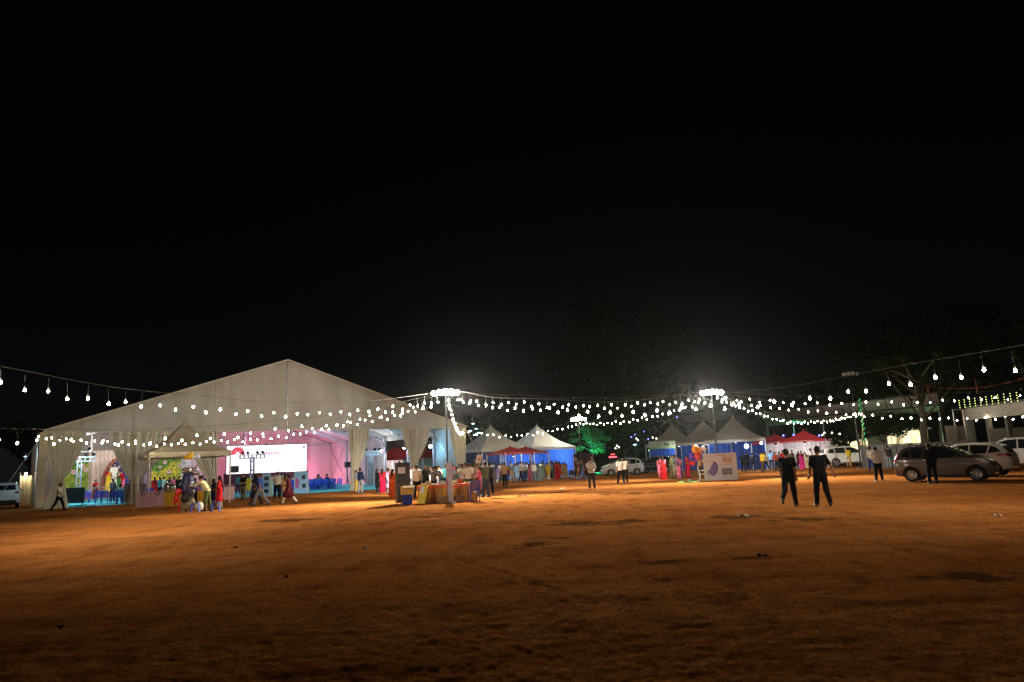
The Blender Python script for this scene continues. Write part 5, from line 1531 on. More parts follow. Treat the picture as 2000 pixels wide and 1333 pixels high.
MB().grid(lambda u, v: ((u - .5) * .36 + .06 * v, .05 * sin(u * 5), .34 * v + .04 * sin(u * 8)), 8, 4).grid(lambda u, v: ((u - .5) * .36 + .06 * v, .06 + .05 * sin(u * 5), .34 * v + .04 * sin(u * 8)), 8, 4).obj('bag', mat('white_paper', (.7, .68, .66), .8), o, True)
o = thing('navy_ball', 'navy blue ball resting in the cardboard box', 'ball', (g.x - .10, g.y, .46))
MB().ball((0, 0, .14), .14, 16, 10).obj('ball', mat('ball_navy', (.04, .04, .10), .5), o, True); MB().lathe([(.02, .275), (.015, .29)], 8).obj('valve', m_dark, o)
# leaning yellow board
g = gnd(822, 33.7)
o = thing('leaning_board', 'yellow and white poster board leaning on the left end of the book table', 'board', (g.x, g.y, 0), rad(62))
Mb = Matrix.Rotation(rad(20), 3, 'Y')
MB().box((.16, 0, .42), (.04, .42, .86), M=Mb).obj('panel', mat('board_yellow', (.62, .42, .02), .6), o)
MB().box(Vector((.16, 0, .42)) + Mb @ Vector((-.024, .06, .2)), (.006, .2, .3), M=Mb).obj('white_print', mat('paper', (.7, .7, .7)), o)
# small boxes under the tables
for px, Y, lab in ((868, 34.0, 'small brown carton under the book table near the standing banner'), (898, 34.2, 'brown carton under the smaller clothed table')):
    g = gnd(px, Y); o = thing('carton', lab, 'box', (g.x, g.y - .15, 0), .2, 'cartons under tables')
    MB().box((0, 0, .15), (.42, .3, .3)).obj('body', mat('carton_brown', (.28, .14, .06), .85), o); MB().box((0, 0, .302), (.42, .05, .004)).obj('tape', mat('tape', (.4, .3, .15), .4), o)
chair(gnd(926, 33.9), rad(200), 'navy blue plastic chair at the right end of the smaller clothed table', 'outdoor chairs', m_bchair_d, z=0)
chair(gnd(1374.5, 46.9), rad(80), 'white plastic chair beside the large white board', 'outdoor chairs', m_wchair, z=0)
# beige stall: table, signs, balloons
g = gnd(356, 43.6)
tabS = table(g, TA - .12, 2.3, .7, .8, m_yel, m_yel, 'yellow-clothed table under the beige peaked stall')
for px, hh, lab in ((326, .62, 'tall steel urn on the yellow-clothed table, the left one'), (335, .5, 'shorter steel urn on the yellow-clothed table, the right one')):
    g = gnd(px, 43.3); o = thing('steel_urn', lab, 'urn', (g.x, g.y, .815), 0, 'steel urns'); mu = mat('polished_steel', (.5, .5, .5), .22, .95, var=.2)
    MB().lathe([(.16, 0), (.19, .04), (.19, hh * .8), (.15, hh * .88)], 18).obj('drum', mu, o, True); MB().lathe([(.165, hh * .88), (.10, hh * .96), (.02, hh), (.02, hh + .05)], 18).obj('lid', mu, o, True); MB().tube([(0, -.19, .1), (0, -.26, .1), (0, -.27, .06)], .018).obj('tap', mu, o)
m_psign = mat('pink_sign', (.62, .40, .47), .6, var=.05)
def pink_sign(px0, px1, py0, py1, Y, label, rz, qr):
    gl, gr_ = gnd(px0, Y), gnd(px1, Y + (px1 - px0) * .012); gm = (gl + gr_) / 2
    w = (gr_ - gl).length; h = zat(gm.x, gm.y, py0) ; z0 = max(.02, zat(gm.x, gm.y, py1))
    o = thing('pink_sign', label, 'sign', (gm.x, gm.y, 0), math.atan2((gr_ - gl).y, (gr_ - gl).x), 'pink information signs')
    MB().box((0, 0, (h + z0)/2), (w, .03, h - z0)).obj('panel', m_psign, o)
    mp_ = mat('sign_print', (.42, .08, .16), .7)
    r = random.Random(int(px0)); b = MB()
    nl = 5
    for q in range(nl):
        zz = z0 + (h - z0) * (.62 - q * .12)
        printline(b, -w * .34 + .05 * r.random(), w * (.22 if qr and w > 1.2 else .3) + .1 * r.random(), zz, (h - z0) * .055, -.018, r)
    b.obj('text_print', mp_, o)
    if w > 1.2:
        for xx in (-.24, .26):
            b = MB()
            for q in range(14):
                a = 2*pi*q/14; a2 = 2*pi*(q+1)/14; R0, R1 = .06, .13
                cc = Vector((w * xx, -.018, z0 + (h - z0) * .84))
                b.add([cc + Vector((cos(a)*R0, 0, sin(a)*R0)), cc + Vector((cos(a)*R1, 0, sin(a)*R1)), cc + Vector((cos(a2)*R1, 0, sin(a2)*R1)), cc + Vector((cos(a2)*R0, 0, sin(a2)*R0))], [(0,1,2,3)])
            b.obj('emblem', mat('emblem_brown', (.2, .08, .10), .7), o)
        b = MB(); printline(b, -w*.16, w*.18, z0 + (h - z0)*.84, .06, -.018, r); b.obj('heading_print', mp_, o)
    for sx in (-1, 1): MB().bar((sx * w * .4, .05, 0), (sx * w * .4, .05, h * .9), .03).obj('post', m_steel, o)
pink_sign(264, 320, 960, 990, 41.6, 'wide pink information sign left of the yellow-clothed table', TA, True)
pink_sign(437, 457, 951, 976, 47.2, 'narrow pink sign at the right pole of the beige stall', TA, True)
def balloon_bunch(base, spots, label, zt=None):
    o = thing('balloon_bunch', label, 'balloons', base, 0, 'balloon bunches')
    for k, (x, y, z, r, cn, sh) in enumerate(spots):
        m = mat('balloon_' + cn, {'orange': (.85, .28, .02), 'yellow': (.8, .5, .03), 'blue': (.12, .2, .65), 'silver': (.5, .52, .6), 'purple': (.12, .04, .4), 'red': (.75, .03, .03), 'clear': (.55, .6, .75), 'white': (.8, .75, .7)}[cn], .25, .3 if cn in ('silver', 'clear') else 0, coat=.5, trans=.15, alpha=.28 if cn == 'clear' else 1)
        b = MB()
        if sh == 'heart':
            n1, n2 = 20, 10
            def fn(u, v):
                a = u * 2 * pi; q = sin(v * pi)
                hx = .8 * sin(a) ** 3; hz = .62 * cos(a) - .25 * cos(2*a) - .1 * cos(3*a)
                return (x + r * hx * q * 1.25, y - r * .5 * cos(v * pi), z + r * hz * q * 1.25)
            b.grid(fn, n1, n2)
        else: b.ball((x, y, z), (r, r * .9, r * (1.12 if sh == 'round' else 1.5)), 14, 9)
        q = b.obj('balloon', m, o, True)
        MB().tube([(x, y, z - r * 1.1), (x * .4, y * .4, z * .55), (0, 0, .3)], .004, 3).obj('string', m_wire, q)
    return o
P = gnd(366, 36.2)
zb = zat(P.x, P.y, 893)
balloon_bunch(P, [(-.10, 0, zb - .02, .15, 'yellow', 'heart'), (.06, .05, zb + .05, .16, 'yellow', 'round'), (.36, .0, zb - .02, .18, 'clear', 'round'), (-.28, .1, zb - .2, .14, 'clear', 'round'), (.16, .1, zb - .3, .13, 'clear', 'round'), (.38, .05, zb - .62, .11, 'clear', 'round')], 'bunch of yellow and clear balloons at the toy seller before the beige stall')
o = thing('toy_stand', 'toy seller stand hung with a dark blue sack and silver foil toys', 'stand', P + Vector((-.05, .1, 0)), .2)
MB().tube([(0, 0, 0), (0, 0, 2.2)], .02, 6).obj('pole', m_steel, o)
v, f = sdf_mesh('sack', [('c', A3(-.05, 0, 1.05), A3(0, 0, 1.62), .30, .26), ('c', A3(-.2, 0, 1.2), A3(.2, .02, 1.15), .2, .2)], .025, .1, .005); mobj('sack', np_mesh('sack', v, f), mat('sack_blue', (.02, .025, .10), .35, coat=.3), o)
v, f = sdf_mesh('foil', [('c', A3(-.2, 0, 1.95), A3(.35, 0, 2.0), .14, .12), ('c', A3(.1, 0, 1.9), A3(.5, 0, 1.75), .12, .08)], .025, .06, .016, 2); mobj('foil_toys', np_mesh('foil', v, f), mat('foil_silver', (.45, .42, .40), .25, .8, var=.5, scale=20), o)
v, f = sdf_mesh('bag', [('c', A3(-.05, 0, .62), A3(.1, 0, .92), .26, .24)], .025, .06, .006, 4); mobj('black_bag', np_mesh('bag', v, f), mat('bag_black', (.012, .012, .014), .5), o)
v, f = sdf_mesh('bag2', [('c', A3(-.05, -.05, .25), A3(.15, 0, .45), .22, .2)], .025, .06, .012, 5); mobj('spotted_bag', np_mesh('bag2', v, f), mat('bag_spotted', (.22, .17, .09), .8, var=.85, scale=22), o)
v, f = sdf_mesh('pot', [('e', A3(.55, -.05, .22), (.2, .2, .22))], .025); mobj('white_bag', np_mesh('pot', v, f), cloth('white'), o)
for k in range(3): a = k * 2.1; MB().tube([(0, 0, .5), (.5*cos(a), .4*sin(a), 0)], .02).obj('leg', m_steel, o)
o = thing('inflatable_toy', 'red inflatable toy leaning at the toy seller stand', 'toy', gnd(346, 36.0), 0)
v, f = sdf_mesh('toy', [('e', A3(0, 0, .95), (.15, .13, .2)), ('e', A3(-.05, 0, .65), (.13, .12, .16)), ('c', A3(-.1, 0, .5), A3(-.4, 0, .2), .05, .03), ('c', A3(.05, 0, .55), A3(.1, 0, .05), .05, .05), ('e', A3(.12, -.02, 1.0), (.08, .08, .1))], .022, .04); mobj('body', np_mesh('toy', v, f), mat('toy_red', (.6, .02, .02), .25, coat=.5), o)
MB().ball((-.03, -.12, .98), .03, 8, 5).obj('eye', cloth('white'), o, True)
for px, Y, lab in ((381, 35.0, 'navy plastic stool left of the person in the cream shirt'), (421, 34.6, 'navy plastic stool in front of the person in red')):
    g = gnd(px, Y); o = thing('plastic_stool', lab, 'stool', (g.x, g.y, 0), .3, 'plastic stools')
    MB().prism([(-.16, -.16), (.16, -.16), (.16, .16), (-.16, .16)], .42, .46).obj('seat', m_bchair_d, o)
    for sx in (-1, 1):
        for sy in (-1, 1): MB().bar((sx*.19, sy*.19, 0), (sx*.14, sy*.14, .43), .045).obj('leg', m_bchair_d, o)
    MB().box((0, 0, .2), (.32, .32, .02)).obj('brace', m_bchair_d, o)
# blue information boards in the tent
def info_board(px0, px1, py0, py1, Y, label, mcol, pics, shape=None, group='information boards', rz=None):
    gl, gr_ = gnd(px0, Y), gnd(px1, Y); gm = (gl + gr_) / 2
    w = (gr_ - gl).length; h = zat(gm.x, gm.y, py0); z0 = .04
    if rz is not None: w = w / abs(cos(rz))
    o = thing('info_board', label, 'board', (gm.x, gm.y, 0), rz if rz is not None else 0, group)
    MB().box((0, 0, (h + z0)/2), (w, .05, h - z0)).obj('panel', mcol, o)
    fr = mat('board_edge', (.5, .48, .45), .5)
    for sx in (-1, 1): MB().box((sx * (w/2 + .02), .02, h/2), (.04, .10, h)).obj('frame_side', fr, o); MB().bar((sx*w*.4, -.02, .02), (sx*w*.4, .7, .02), .05).obj('foot', m_steel, o); MB().bar((sx*w*.4, .7, .03), (sx*w*.4, .06, h*.7), .03).obj('strut', m_steel, o)
    for k, (x, z, pw, ph, cn) in enumerate(pics):
        q = MB().box((w * x, -.031, z0 + (h - z0) * z), (w * pw, .012, (h - z0) * ph)).obj('photo_print', mat('photo_%s' % cn, PAL[cn], .6, var=.6, scale=5), o)
    return o, w, h, z0
m_bboard = mat('blue_board', (.22, .45, .72), .6)
o, w, h, z0 = info_board(513, 527, 925, 966, 54, 'narrow blue information board behind the strolling couple', m_bboard, [(0, .78, .6, .16, 'darkgrey'), (0, .5, .6, .16, 'navy'), (0, .22, .6, .16, 'navy')])
o, w, h, z0 = info_board(575.5, 601, 922, 961, 57, 'blue information board with a magenta shape right of the person in maroon', m_bboard, [(.2, .75, .26, .2, 'darkgrey'), (.22, .35, .26, .2, 'darkgreen')])
MB().prism([(-.30, -.35), (-.12, -.42), (.0, -.1), (-.02, .2), (-.12, .35), (-.3, .38)], 0, .006, Matrix.Rotation(pi/2, 3, 'X'), (-.02 - .1 * w, -.03, h * .5)).obj('map_print', mat('magenta_print', (.42, .12, .42), .6), o)
b = MB(); printline(b, -w*.1, w*.35, h * .93, .05, -.03, random.Random(8)); b.obj('text_print', mat('board_text', (.1, .2, .4), .6), o)
# large white board with purple leaf
o, w, h, z0 = info_board(1379, 1440, 885.5, 937, 46.6, 'large white board with a purple leaf shape and two photographs', mat('white_board', (.60, .56, .57), .6, var=.04), [(.22, .74, .25, .20, 'tan'), (.19, .31, .33, .24, 'grey')], rz=rad(-6))
pts = []
for k in range(28):
    a = 2 * pi * k / 28
    x, z = .30 * cos(a), .40 * sin(a)
    x += .10 * (z / .4) ** 2 * (1 if z > 0 else 0); z += .06 if x > .1 else 0
    if x < 0 and z > 0: x *= .55; z *= .75
    pts.append((x, z))
MB().prism(pts, 0, .008, Matrix.Rotation(pi/2, 3, 'X'), (-w * .24, -.03, h * .42)).obj('leaf_print', mat('leaf_purple', (.08, .035, .26), .6), o)
b = MB(); rr = random.Random(5)
for q in range(5): printline(b, -w * .35, -w * .14, h * (.55 - q * .075), .035, -.042, rr)
b.obj('leaf_text', cloth('white'), o)
b = MB(); printline(b, -w*.47, -w*.2, h * .72, .11, -.03, rr); b.obj('heading_print', mat('heading_pink', (.55, .2, .25), .6), o)
b = MB(); printline(b, -w*.08, w*.4, h * .93, .05, -.03, rr); printline(b, -.0, w*.4, h * .58, .03, -.03, rr); printline(b, -.0, w*.4, h * .12, .03, -.03, rr); b.obj('text_print', mat('board_dark_text', (.1, .06, .08), .6), o)
# dark banner with pink wings
o, w, h, z0 = info_board(1122.5, 1160, 886, 930, 71.5, 'dark maroon banner with two pale pink wings by the far lamp mast', mat('banner_maroon', (.04, .016, .022), .8), [], group='information boards')
for sx in (-1, 1):
    b = MB(); b.prism([(.0, .0), (.28, .22), (.62, .75), (.75, .8), (.72, .5), (.55, .15), (.3, -.15), (.1, -.2)] if sx > 0 else [(-.1, -.2), (-.3, -.15), (-.55, .15), (-.72, .5), (-.75, .8), (-.62, .75), (-.28, .22), (.0, .0)], 0, .006, Matrix.Rotation(pi/2, 3, 'X'), (sx * .12, -.03, h * .52)); b.obj('wing_print', mat('wing_pink', (.5, .34, .36), .7), o)
# balloon seller by the large white board
P = gnd(1365, 47.4); zb = zat(P.x, P.y, 878)
balloon_bunch(P, [(-.05, 0, zb, .25, 'orange', 'round'), (.22, .05, zb - .12, .26, 'orange', 'heart'), (.42, -.05, zb + .05, .13, 'white', 'round'), (.52, 0, zb - .05, .12, 'white', 'round'), (-.3, .05, zb - .42, .2, 'purple', 'round'), (.06, .0, zb - .45, .22, 'red', 'round'), (.36, .1, zb - .4, .17, 'purple', 'round'), (-.28, 0, zb - .85, .2, 'red', 'heart'), (-.1, .1, zb - .7, .15, 'purple', 'round')], 'bunch of orange, red and purple balloons left of the large white board')
g = gnd(1343, 46.4)
o = thing('green_cloth', 'bright green cloth with toys spread on the ground before the person in red sari', 'cloth', (g.x, g.y, 0), .1)
MB().grid(lambda u, v: ((u - .5) * 1.1, (v - .5) * .9, .015 + .05 * abs(sin(u * 7) * sin(v * 6))), 14, 10).obj('cloth', mat('lime_cloth', (.25, .55, .08), .8), o, True)
MB().ball((.15, 0, .1), (.14, .1, .08), 10, 6).obj('toy', cloth('mint'), o, True)
o = thing('ground_sheet', 'pale sheet of small goods on the ground between the green cloth and the chair', 'sheet', gnd(1360, 46.6), .05)
MB().grid(lambda u, v: ((u - .5) * 1.6, (v - .5) * .8, .012 + .012 * sin(u * 9)), 10, 4).obj('sheet', cloth('beige'), o, True)
for q in range(9): MB().box((-.7 + .17 * q, random.uniform(-.25, .25), .06), (.12, .1, .08), rz=q).obj('small_goods', cloth(['white', 'red', 'yellow', 'pink', 'mint'][q % 5]), o)
# sign board on the far stall
P = gnd(1297, 80.5); z1 = zat(P.x, P.y, 862); zm = zat(P.x, P.y, 876); zl = zat(P.x, P.y, 895)
o = thing('stall_sign', 'cream and green sign over blue cloth on the farthest grey stall', 'sign', (P.x, P.y, 0), rad(14))
MB().box((0, 0, (z1 + zm)/2), (3.1, .05, z1 - zm)).obj('panel', mat('sign_cream', (.42, .46, .28), .6), o)
MB().box((0, -.03, zm + .05), (3.1, .03, .2)).obj('green_band', mat('sign_green', (.2, .36, .1), .6), o)
b = MB(); mm = -.04
for x in (-.55, -.45): b.box((x, mm, (z1+zm)/2 + .12), (.32, .01, .04)); b.box((x, mm, (z1+zm)/2 - .1), (.32, .01, .04))
for x in (.25, .40, .58, .76): b.bar((x, mm, (z1+zm)/2 - .16), (x + .03, mm, (z1+zm)/2 + .16), .05); 
b.box((.32, mm, (z1+zm)/2 + .14), (.2, .01, .05)); b.box((.66, mm, (z1+zm)/2 - .14), (.18, .01, .05)); b.box((1.3, mm, (z1+zm)/2 + .1), (.3, .01, .05)); b.box((1.3, mm, (z1+zm)/2 - .1), (.3, .01, .05))
b.obj('letter_print', mat('sign_ink', (.03, .04, .02), .6), o)
MB().grid(lambda u, v: ((u - .5) * 3.0, .02 + .04 * sin(u * 40), zl + (zm - zl) * v), 60, 2).obj('blue_cloth', m_bluew, o, True)
for sx in (-1.5, 1.5): MB().bar((sx, .06, 0), (sx, .06, z1), .06).obj('post', m_steel, o)
# red lit shop sign far behind
P = W(1197, 893, 96); o = thing('red_lit_sign', 'small glowing red sign above the white hatchback', 'sign', P, 0)
MB().box((0, 0, 0), (1.0, .08, .16)).obj('tube', emis('sign_red', (1, .05, .07), 5), o); MB().box((0, 0, .33), (.5, .08, .1)).obj('upper_tube', emis('sign_red', (1, .05, .07), 5), o)
for sx in (-.4, .4): MB().bar((sx, .1, -P.z), (sx, .1, .1), .05).obj('post', m_dark, o)

# ================================================================ AWNING, WALL AND BUILDINGS AT THE RIGHT
m_awn = mat('awning_sheet', (.52, .50, .44), .7, var=.18, scale=.8, trans=.08)
o = thing('long_awning', 'long pale sheet awning on posts across the right background', 'awning', (0, 0, 0), 0)
a0, a1 = W(1478, 806, 84), W(1832, 768, 57)
b0, b1 = W(1500, 833, 93), W(1838, 803, 66)
n = 9
for k in range(n):
    u0, u1 = k / n, (k + 1) / n - .004
    MB().grid(lambda u, v: (a0.lerp(a1, u0 + (u1 - u0) * u)).lerp(b0.lerp(b1, u0 + (u1 - u0) * u), v) - Vector((0, 0, .12 * sin(pi * v) * sin(pi * u))), 6, 6).obj('roof_sheet', m_awn, o, True)
MB().bar(a0, a1, .12).obj('upper_beam', m_dark, o); MB().bar(b0, b1, .12).obj('lower_beam', m_dark, o); MB().bar(a0.lerp(b0, .5) - Vector((0,0,.2)), a1.lerp(b1, .5) - Vector((0,0,.2)), .12).obj('middle_beam', m_dark, o)
for k in range(6):
    q = b0.lerp(b1, k / 5) + Vector((0, .25, 0)); MB().tube([(q.x, q.y, 0), q], .07, 8).obj('post', m_steel, o)
    q2 = a0.lerp(a1, k / 5); MB().bar((q.x, q.y, q.z * .6), q2 - Vector((0, 0, .1)), .07).obj('strut', m_dark, o)
o = thing('far_shed', 'dim corrugated shed roof behind the grey peaked stalls', 'shed', (0, 0, 0), 0)
s0, s1 = W(1282, 838, 110), W(1445, 812, 100)
for k in range(5):
    d = (s1 - s0) * .195; p = s0 + (s1 - s0) * k / 5
    MB().grid(lambda u, v: p + d * u + Vector((0, 4 * v, 1.3 * v + .04 * sin(u * 60))), 30, 2).obj('roof_sheet', mat('shed_sheet', (.09, .085, .085), .6, var=.3), o)
    MB().bar((p.x, p.y + 1, 0), (p.x, p.y + 1, p.z), .12).obj('post', m_dark, o)
MB().bar(s0, s1, .2).obj('fascia', mat('fascia_red', (.12, .03, .03), .7), o)
# crooked pole with green light coil
g = gnd(1687, 64)
o = thing('crooked_pole', 'crooked pole with green light coil under the long awning', 'pole', (g.x, g.y, 0), 0)
top = P680 - Vector((g.x, g.y, 0)); MB().tube([(0, 0, 0), (.02, 0, 1.5), top * .6, top], [.09, .085, .07, .06], 8).obj('pole', mat('rust_pole', (.25, .15, .10), .7), o, True)
b = MB(); b.tube([(.35 + .10 * cos(k * .8), .10 * sin(k * .8), 2.0 + k * .055) for k in range(70)], .02, 4); b.obj('light_coil', emis('green_coil', (.05, .9, .25), .9), o, True)
MB().bar((.35, 0, 0), (.35, 0, 5.9), .07).obj('coil_post', m_dark, o)
# low compound wall
o = thing('compound_wall', 'low grey rendered wall behind the cars at the right', 'wall', (0, 0, 0), 0)
w0, w1 = gnd(1690, 62), gnd(1905, 47)
d = (w1 - w0) / 8; m_wall = mat('grey_render', (.075, .073, .068), .9, var=.22, scale=1.5, bump=.3, bscale=15)
hw = 1.70
for k in range(8):
    p = w0 + d * (k + .5); rz = math.atan2(d.y, d.x)
    MB().box((p.x, p.y, hw/2), (d.length - .32, .18, hw), rz=rz).obj('wall_bay', m_wall, o); q = w0 + d * k; MB().box((q.x, q.y, hw/2 + .06), (.3, .3, hw + .12), rz=rz).obj('pier', m_wall, o)
MB().bar(w0 + Vector((0, 0, hw + .05)) + d * .1, w1 + Vector((0, 0, hw + .05)), .26, .07).obj('coping', m_wall, o)
# lit houses far behind the wall
m_cream = mat('cream_plaster', (.62, .56, .40), .85, var=.08)
def house(px0, px1, Y, H, label, wins, lit):
    gl, gr_ = gnd(px0, Y), gnd(px1, Y); gm = (gl + gr_)/2; w = (gr_ - gl).length
    o = thing('lit_house', label, 'house', (gm.x, gm.y, 0), 0, 'houses behind the compound wall')
    MB().box((0, 0, H/2), (w, 4, H)).obj('wall', m_cream, o); MB().box((0, 0, H + .1), (w + .6, 4.6, .2)).obj('roof', m_wall, o)
    for k in range(wins):
        x = (-.5 + (k + .5) / wins) * w
        f = MB().box((x, -2.03, H * .55), (w / wins * .5, .06, H * .5)).obj('window', mat('window_glow', (.7, .6, .4), emit=.9, ecol=(1, .85, .55)), o)
        MB().bar((x, -2.08, H * .3), (x, -2.08, H * .8), .05).obj('mullion', m_dark, f); MB().bar((x - w/wins*.25, -2.08, H * .55), (x + w/wins*.25, -2.08, H * .55), .05).obj('transom', m_dark, f)
    MB().box((w * .32, -2.5, H + .0), (.3, .5, .15)).obj('porch_lamp', emis('porch_glow', (1, .9, .65), 8), o)
    lamp('POINT', 'porch_light', (gm.x + w * .1, gm.y - 4.0, H * .9), lit, (1, .9, .62), .2, o)
house(1715, 1800, 88, 3.4, 'cream lit house seen through the trees left of the pale trunk', 3, 420)
house(1590, 1700, 105, 3.6, 'cream lit house behind the white sport utility car', 4, 420)
# building with white fascia at the right edge
o = thing('gate_building', 'dark building with white fascia and hanging light strings at the right edge', 'building', (0, 0, 0), 0)
f0, f1 = W(1884, 800, 53), W(2040, 782, 44)
dd = Vector((f1.x - f0.x, f1.y - f0.y, 0)); L = dd.length; rz = math.atan2(dd.y, dd.x); u_ = dd.normalized(); nrm = Vector((-u_.y, u_.x, 0))
mid = (f0 + f1) / 2
MB().box((mid.x, mid.y, (f0.z + f1.z)/2 - .35), (L, .25, .8), rz=rz).obj('fascia', mat('fascia_white', (.40, .37, .37), .7), o)
MB().box((mid.x + nrm.x * 3, mid.y + nrm.y * 3, f0.z + .1), (L, 6, .18), rz=rz).obj('roof_slab', mat('slab_dark', (.08, .08, .08), .8), o)
MB().box((mid.x + nrm.x * 4, mid.y + nrm.y * 4, f0.z/2), (L, .2, f0.z - .1), rz=rz).obj('back_wall', mat('wall_dark', (.07, .075, .075), .9), o)
for k in range(5):
    p = f0 + dd * (k / 4) + nrm * .3; MB().box((p.x, p.y, (f0.z - .8)/2), (.28, .28, f0.z - .78), rz=rz).obj('pillar', mat('pillar_grey', (.10, .095, .09), .8), o)
for k in range(4):
    p = f0 + dd * ((k + .5) / 4) + nrm * 3.85; MB().box((p.x, p.y, 1.1), (1.1, .08, 2.2), rz=rz).obj('door', mat('door_dark', (.05, .055, .06), .6), o)
m_fairy = emis('fairy_glow', (.85, 1.0, .25), 3.0)
fl = MB().ball((0, 0, 0), .028, 6, 4).mesh('fairy_bulb')
for k in range(11):
    p = f0.lerp(f1, k / 13) - u_ * .2 - nrm * .2
    q = MB().tube([p + Vector((0, 0, .75)), p + Vector((0, 0, .0))], .005, 3).obj('fairy_wire', m_wire, o)
    for j in range(4): mobj('fairy_bulb', fl, m_fairy, q, p + Vector((0, 0, .65 - .17 * j)))
for k in range(2):
    p = gnd([1868, 1884][k], 50); q = thing('metal_gate', ['grey ribbed metal gate leaf left of the pale leaning post', 'second grey ribbed gate leaf next to the pale leaning post'][k], 'gate', p, rad(-32), 'gate leaves')
    hgt = zat(p.x, p.y, 832)
    for j in range(5): MB().box((-.28 + .14 * j, 0, hgt/2), (.125, .04 + .02 * (j % 2), hgt)).obj('rib', mat('gate_grey', (.16, .15, .12), .6, .3), q)
    for z in (.3, hgt - .3): MB().bar((-.34, .05, z), (.34, .05, z), .05).obj('rail', m_steel, q)
p0 = W(1882, 800, 50); p1 = gnd(1899, 50); o = thing('leaning_post', 'pale post leaning beside the grey gate leaves', 'post', p1, 0)
MB().bar((0, 0, 0), p0 - p1, .16).obj('shaft', mat('pillar_pale', (.42, .4, .37)), o); MB().bar((-.8, 0, p0.z), (.2, 0, p0.z), .06).obj('crossbar', m_steel, o); MB().bar((-.75, 0, 0), (-.75, 0, p0.z), .06).obj('upright', m_steel, o)
o = thing('yard_cabinet', 'beige metal cabinets standing before the gate building', 'cabinet', gnd(1975, 49.5), rad(-30))
for k in range(2): MB().box((-.5 + k * 1.0, 0, 1.25), (.96, .6, 2.5)).obj('cabinet_body', mat('cabinet_beige', (.20, .18, .14), .6), o); MB().box((-.5 + k * 1.0, -.31, 1.3), (.9, .02, 2.2)).obj('cabinet_door', mat('cabinet_beige', (.2, .18, .14)), o)
# marigold garland
o = thing('marigold_garland', 'orange flower garland strung above the gate building', 'garland', (0, 0, 0), 0)
ga, gb = W(1800, 752, 55), W(2030, 728, 46); b = MB()
for k in range(90):
    u = k / 89; p = ga.lerp(gb, u) - Vector((0, 0, 1.0 * 4 * u * (1 - u) * .6)); b.ball(p, random.uniform(.03, .05), 6, 4)
tag(b.obj('flowers', mat('marigold', (.22, .05, .02), .8, var=.4), o), kind='stuff')
for k, u in enumerate((0.0, .06, .5)):
    p = ga.lerp(gb, u); b = MB()
    for j in range(9): b.ball(p - Vector((0, 0, .12 * j)), .06, 6, 4)
    b.obj('tassel', mat('marigold', (.5, .1, .03)), o)
# far dark building left and pale marquee by the left car
g = gnd(2, 82); o = thing('dim_marquee', 'dim blue-grey marquee behind the white car at the left edge', 'tent', (g.x, g.y, 0), .5)
MB().box((0, 0, 1.6), (5, 5, 3.2)).obj('wall', mat('marquee_grey', (.25, .30, .36), .8), o); MB().prism([(-2.8, 3.2), (2.8, 3.2), (0, 5.6)], -2.7, 2.7, Matrix.Rotation(pi/2, 3, 'X')).obj('roof', mat('marquee_grey', (.25, .3, .36)), o)
g = gnd(50, 60); o = thing('tarp_shelter', 'small lit shelter of cream cloth between the left car and the tent', 'shelter', (g.x, g.y, 0), .4)
MB().grid(lambda u, v: ((u - .5) * 1.0, .08 * sin(u * 14), 2.3 * v), 16, 3).obj('cloth', mat('cream_tarp', (.55, .45, .25), .85), o, True)
for sx in (-.5, .5): MB().bar((sx, 0, 0), (sx, 0, 2.6), .05).obj('pole', m_steel, o)
MB().ball((-.05, -.25, 2.45), .09, 10, 6).obj('lamp', emis('shelter_glow', (1, .95, .8), 25), o); lamp('POINT', 'shelter_light', (g.x, g.y - .5, 2.4), 60, (1, .92, .75), .1, o)
# small far lights: blue and white decoration lamps in the trees
LAMPS_ = ((1240, 849, 98, 'b'), (1233, 854, 98, 'b'), (1266, 858, 96, 'b'), (1269, 864, 96, 'b'), (1258, 843, 99, 'b'), (1243, 857, 97, 'w'), (1246, 860, 97, 'w'), (1205, 871, 97, 'w'), (1209, 874, 97, 'w'), (1202, 876, 97, 'w'), (1275, 855, 92, 'w'), (1282, 857, 92, 'w'), (1288, 860, 92, 'w'), (1240, 869, 94, 'c'), (1268, 880, 90, 'w'), (1272, 888, 90, 'w'), (924, 828, 100, 'c'), (930, 838, 100, 'c'), (919, 842, 100, 'c'), (927, 850, 100, 'c'), (935, 846, 100, 'c'), (1322, 815, 100, 'b'), (1530, 851, 70, 'b'), (1550, 850, 70, 'b'), (1560, 849, 70, 'b'), (1600, 851, 72, 'b'), (1610, 846, 80, 'w'), (1606, 850, 80, 'w'), (1625, 846, 80, 'w'), (1640, 848, 80, 'w'))
for (px, py, Y, cn) in LAMPS_:
    k = sorted(q[0] for q in LAMPS_ if q[3] == cn).index(px)
    p = W(px, py, Y)
    o = thing('decoration_lamp', f'{dict(b="small blue", w="small white", c="small cyan")[cn]} decoration lamp in the dark background, {ordn(k)} from left of its colour', 'lamp', p, 0, 'scattered decoration lamps')
    MB().ball((0, 0, 0), (.09 if cn != 'c' else .22, .07, .09), 8, 5).obj('glow', emis('deco_' + cn, dict(b=(.12, .15, 1), w=(1, .92, .65), c=(.5, .95, 1))[cn], 6 if cn != 'c' else 2.5), o)
    MB().tube([(0, 0, 0), (0, .05, -p.z)], .01, 3).obj('stalk', m_wire, o)
